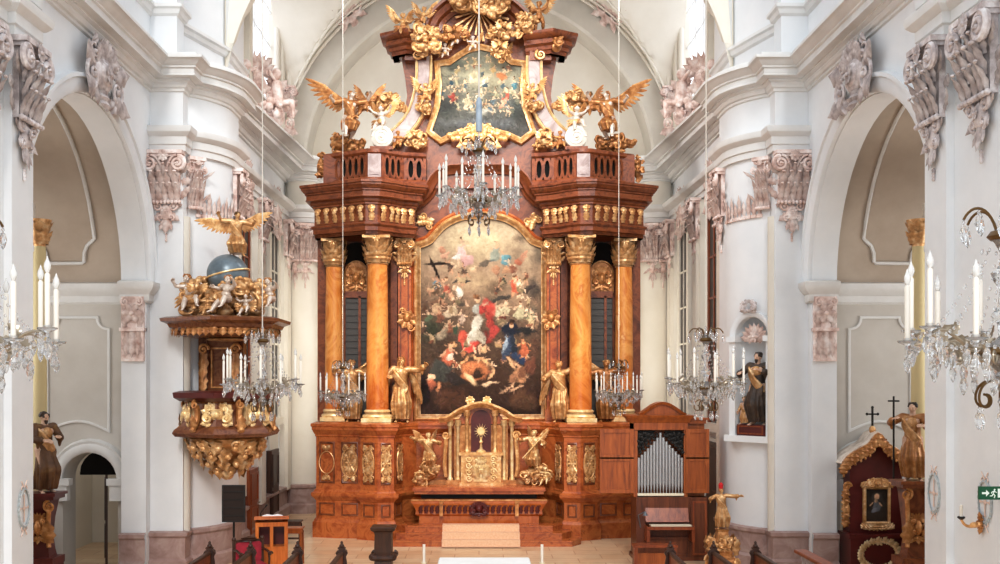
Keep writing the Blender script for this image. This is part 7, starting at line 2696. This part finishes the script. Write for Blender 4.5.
# exit sign: white running figure, arrow and doorway on green
ex = thing('exit_sign', 'green emergency exit sign with white running figure at the right edge', 'sign', (7.45, 15.1, CAMZ - (493 - CY) * 15.1 / FPX))
MB().box(-.17, .2, -.02, .02, -.095, .095).build('sign_board', 'sign_green', ex)
mb = MB().box(.1, .17, -.024, -.02, -.065, .065)
mb.prism([(-.13, -.015), (-.07, -.015), (-.07, -.05), (-.02, 0), (-.07, .05), (-.07, .015), (-.13, .015)], -.024, -.02)
mb.ell((.055, -.022, .05), (.014, .003, .014), 8, 6)
for p, q in (((.05, .035), (.035, -.01)), ((.035, -.01), (.06, -.035)), ((.06, -.035), (.05, -.065)), ((.035, -.01), (.015, -.04)), ((.015, -.04), (-.01, -.04)), ((.05, .03), (.08, .01)), ((.05, .03), (.02, .02)), ((.02, .02), (.01, .0))):
    mb.cap((p[0], -.022, p[1]), (q[0], -.022, q[1]), .008, .008, 6)
mb.build('pictogram', 'sign_white', ex)
mb = MB().box(.16, .24, -.01, .01, -.02, .02)
mb.build('bracket', 'steel_grey', ex)
# ================================================================== CAMERA AND LIGHT
cam = bpy.data.cameras.new('camera')
co = bpy.data.objects.new('camera', cam)
COL.objects.link(co)
co.location = (0, 0, CAMZ)
co.rotation_euler = (PI / 2, 0, 0)
cam.sensor_width = 36
cam.sensor_fit = 'HORIZONTAL'
cam.lens = 36 * FPX / 1000
cam.shift_x = (500 - CX) / 1000
cam.shift_y = (CY - 282) / 1000
cam.clip_end = 200
scene.camera = co
w = bpy.data.worlds.new('world')
scene.world = w
w.use_nodes = True
bg = w.node_tree.nodes['Background']
bg.inputs[0].default_value = (.87, .935, 1, 1)
bg.inputs[1].default_value = 1.15


def lamp(name, kind, loc, energy, color=(1, 1, 1), rot=None, target=None, **kw):
    l = bpy.data.lights.new(name, kind)
    l.energy = energy
    l.color = color
    for k, v_ in kw.items():
        setattr(l, k, v_)
    o = bpy.data.objects.new(name, l)
    COL.objects.link(o)
    o.location = loc
    if target is not None:
        o.rotation_euler = (Vector(target) - Vector(loc)).to_track_quat('-Z', 'Y').to_euler()
    elif rot:
        o.rotation_euler = rot
    return o


lamp('daylight', 'SUN', (0, -5, 20), 1.2, (1, .98, .95), target=(-1.8, 27, 1), angle=R(12))
for s in (-1, 1):
    lamp('chapel_fill_light', 'AREA', (s * 12.9, 21.4, 6), 95, (1, .97, .92), target=(s * 8, 22, 6), shape='RECTANGLE', size=3.8, size_y=4.5)  # added lamp, standing in for an unseen window, brightens the chapel
    lamp('passage_light', 'POINT', (s * 10, 28, 3.4), 14, (1, .95, .88), shadow_soft_size=.2)
    lamp('altar_spot', 'SPOT', (s * 5.2, 26.5, 8.2), 550, (1, .84, .6), target=(s * .8, 31.5, 3.4), spot_size=R(52), spot_blend=.9, shadow_soft_size=.3)
lamp('choir_fill', 'AREA', (0, 15, 16.5), 90, (1, .96, .9), target=(0, 37, 8), shape='RECTANGLE', size=6, size_y=2, spread=R(62), specular_factor=.15)  # added area lamp out of view, brightens the choir
for s in (-1, 1):
    lamp('lunette_fill', 'AREA', (s * 2.2, 33.9, 12.2), 75, (1, .97, .92), target=(s * 3.2, 37.4, 14.5), shape='RECTANGLE', size=2, size_y=.6)  # unseen lamp added behind the gable to brighten the lunette wall
    lamp('choir_corner_fill', 'AREA', (s * 4.3, 34.3, 6.0), 70, (1, .93, .82), target=(s * 6.9, 36.2, 6.0), shape='RECTANGLE', size=.6, size_y=5)  # hidden lamp added behind the altar to brighten the choir corners
    lamp('choir_wall_fill', 'AREA', (s * 3.6, 27.2, 15.8), 120, (1, .97, .93), target=(-s * 6.9, 33, 7), shape='RECTANGLE', size=1.5, size_y=1.5, spread=R(90), specular_factor=.2)  # added lamp above the view, brightens the opposite choir wall
scene.view_settings.view_transform = 'Standard'
scene.view_settings.look = 'None'
scene.view_settings.exposure = .36
scene.view_settings.use_curve_mapping = True
cm = scene.view_settings.curve_mapping
cv_ = cm.curves[3]
cv_.points.new(.18, .158)
cv_.points.new(.62, .645)
cm.update()
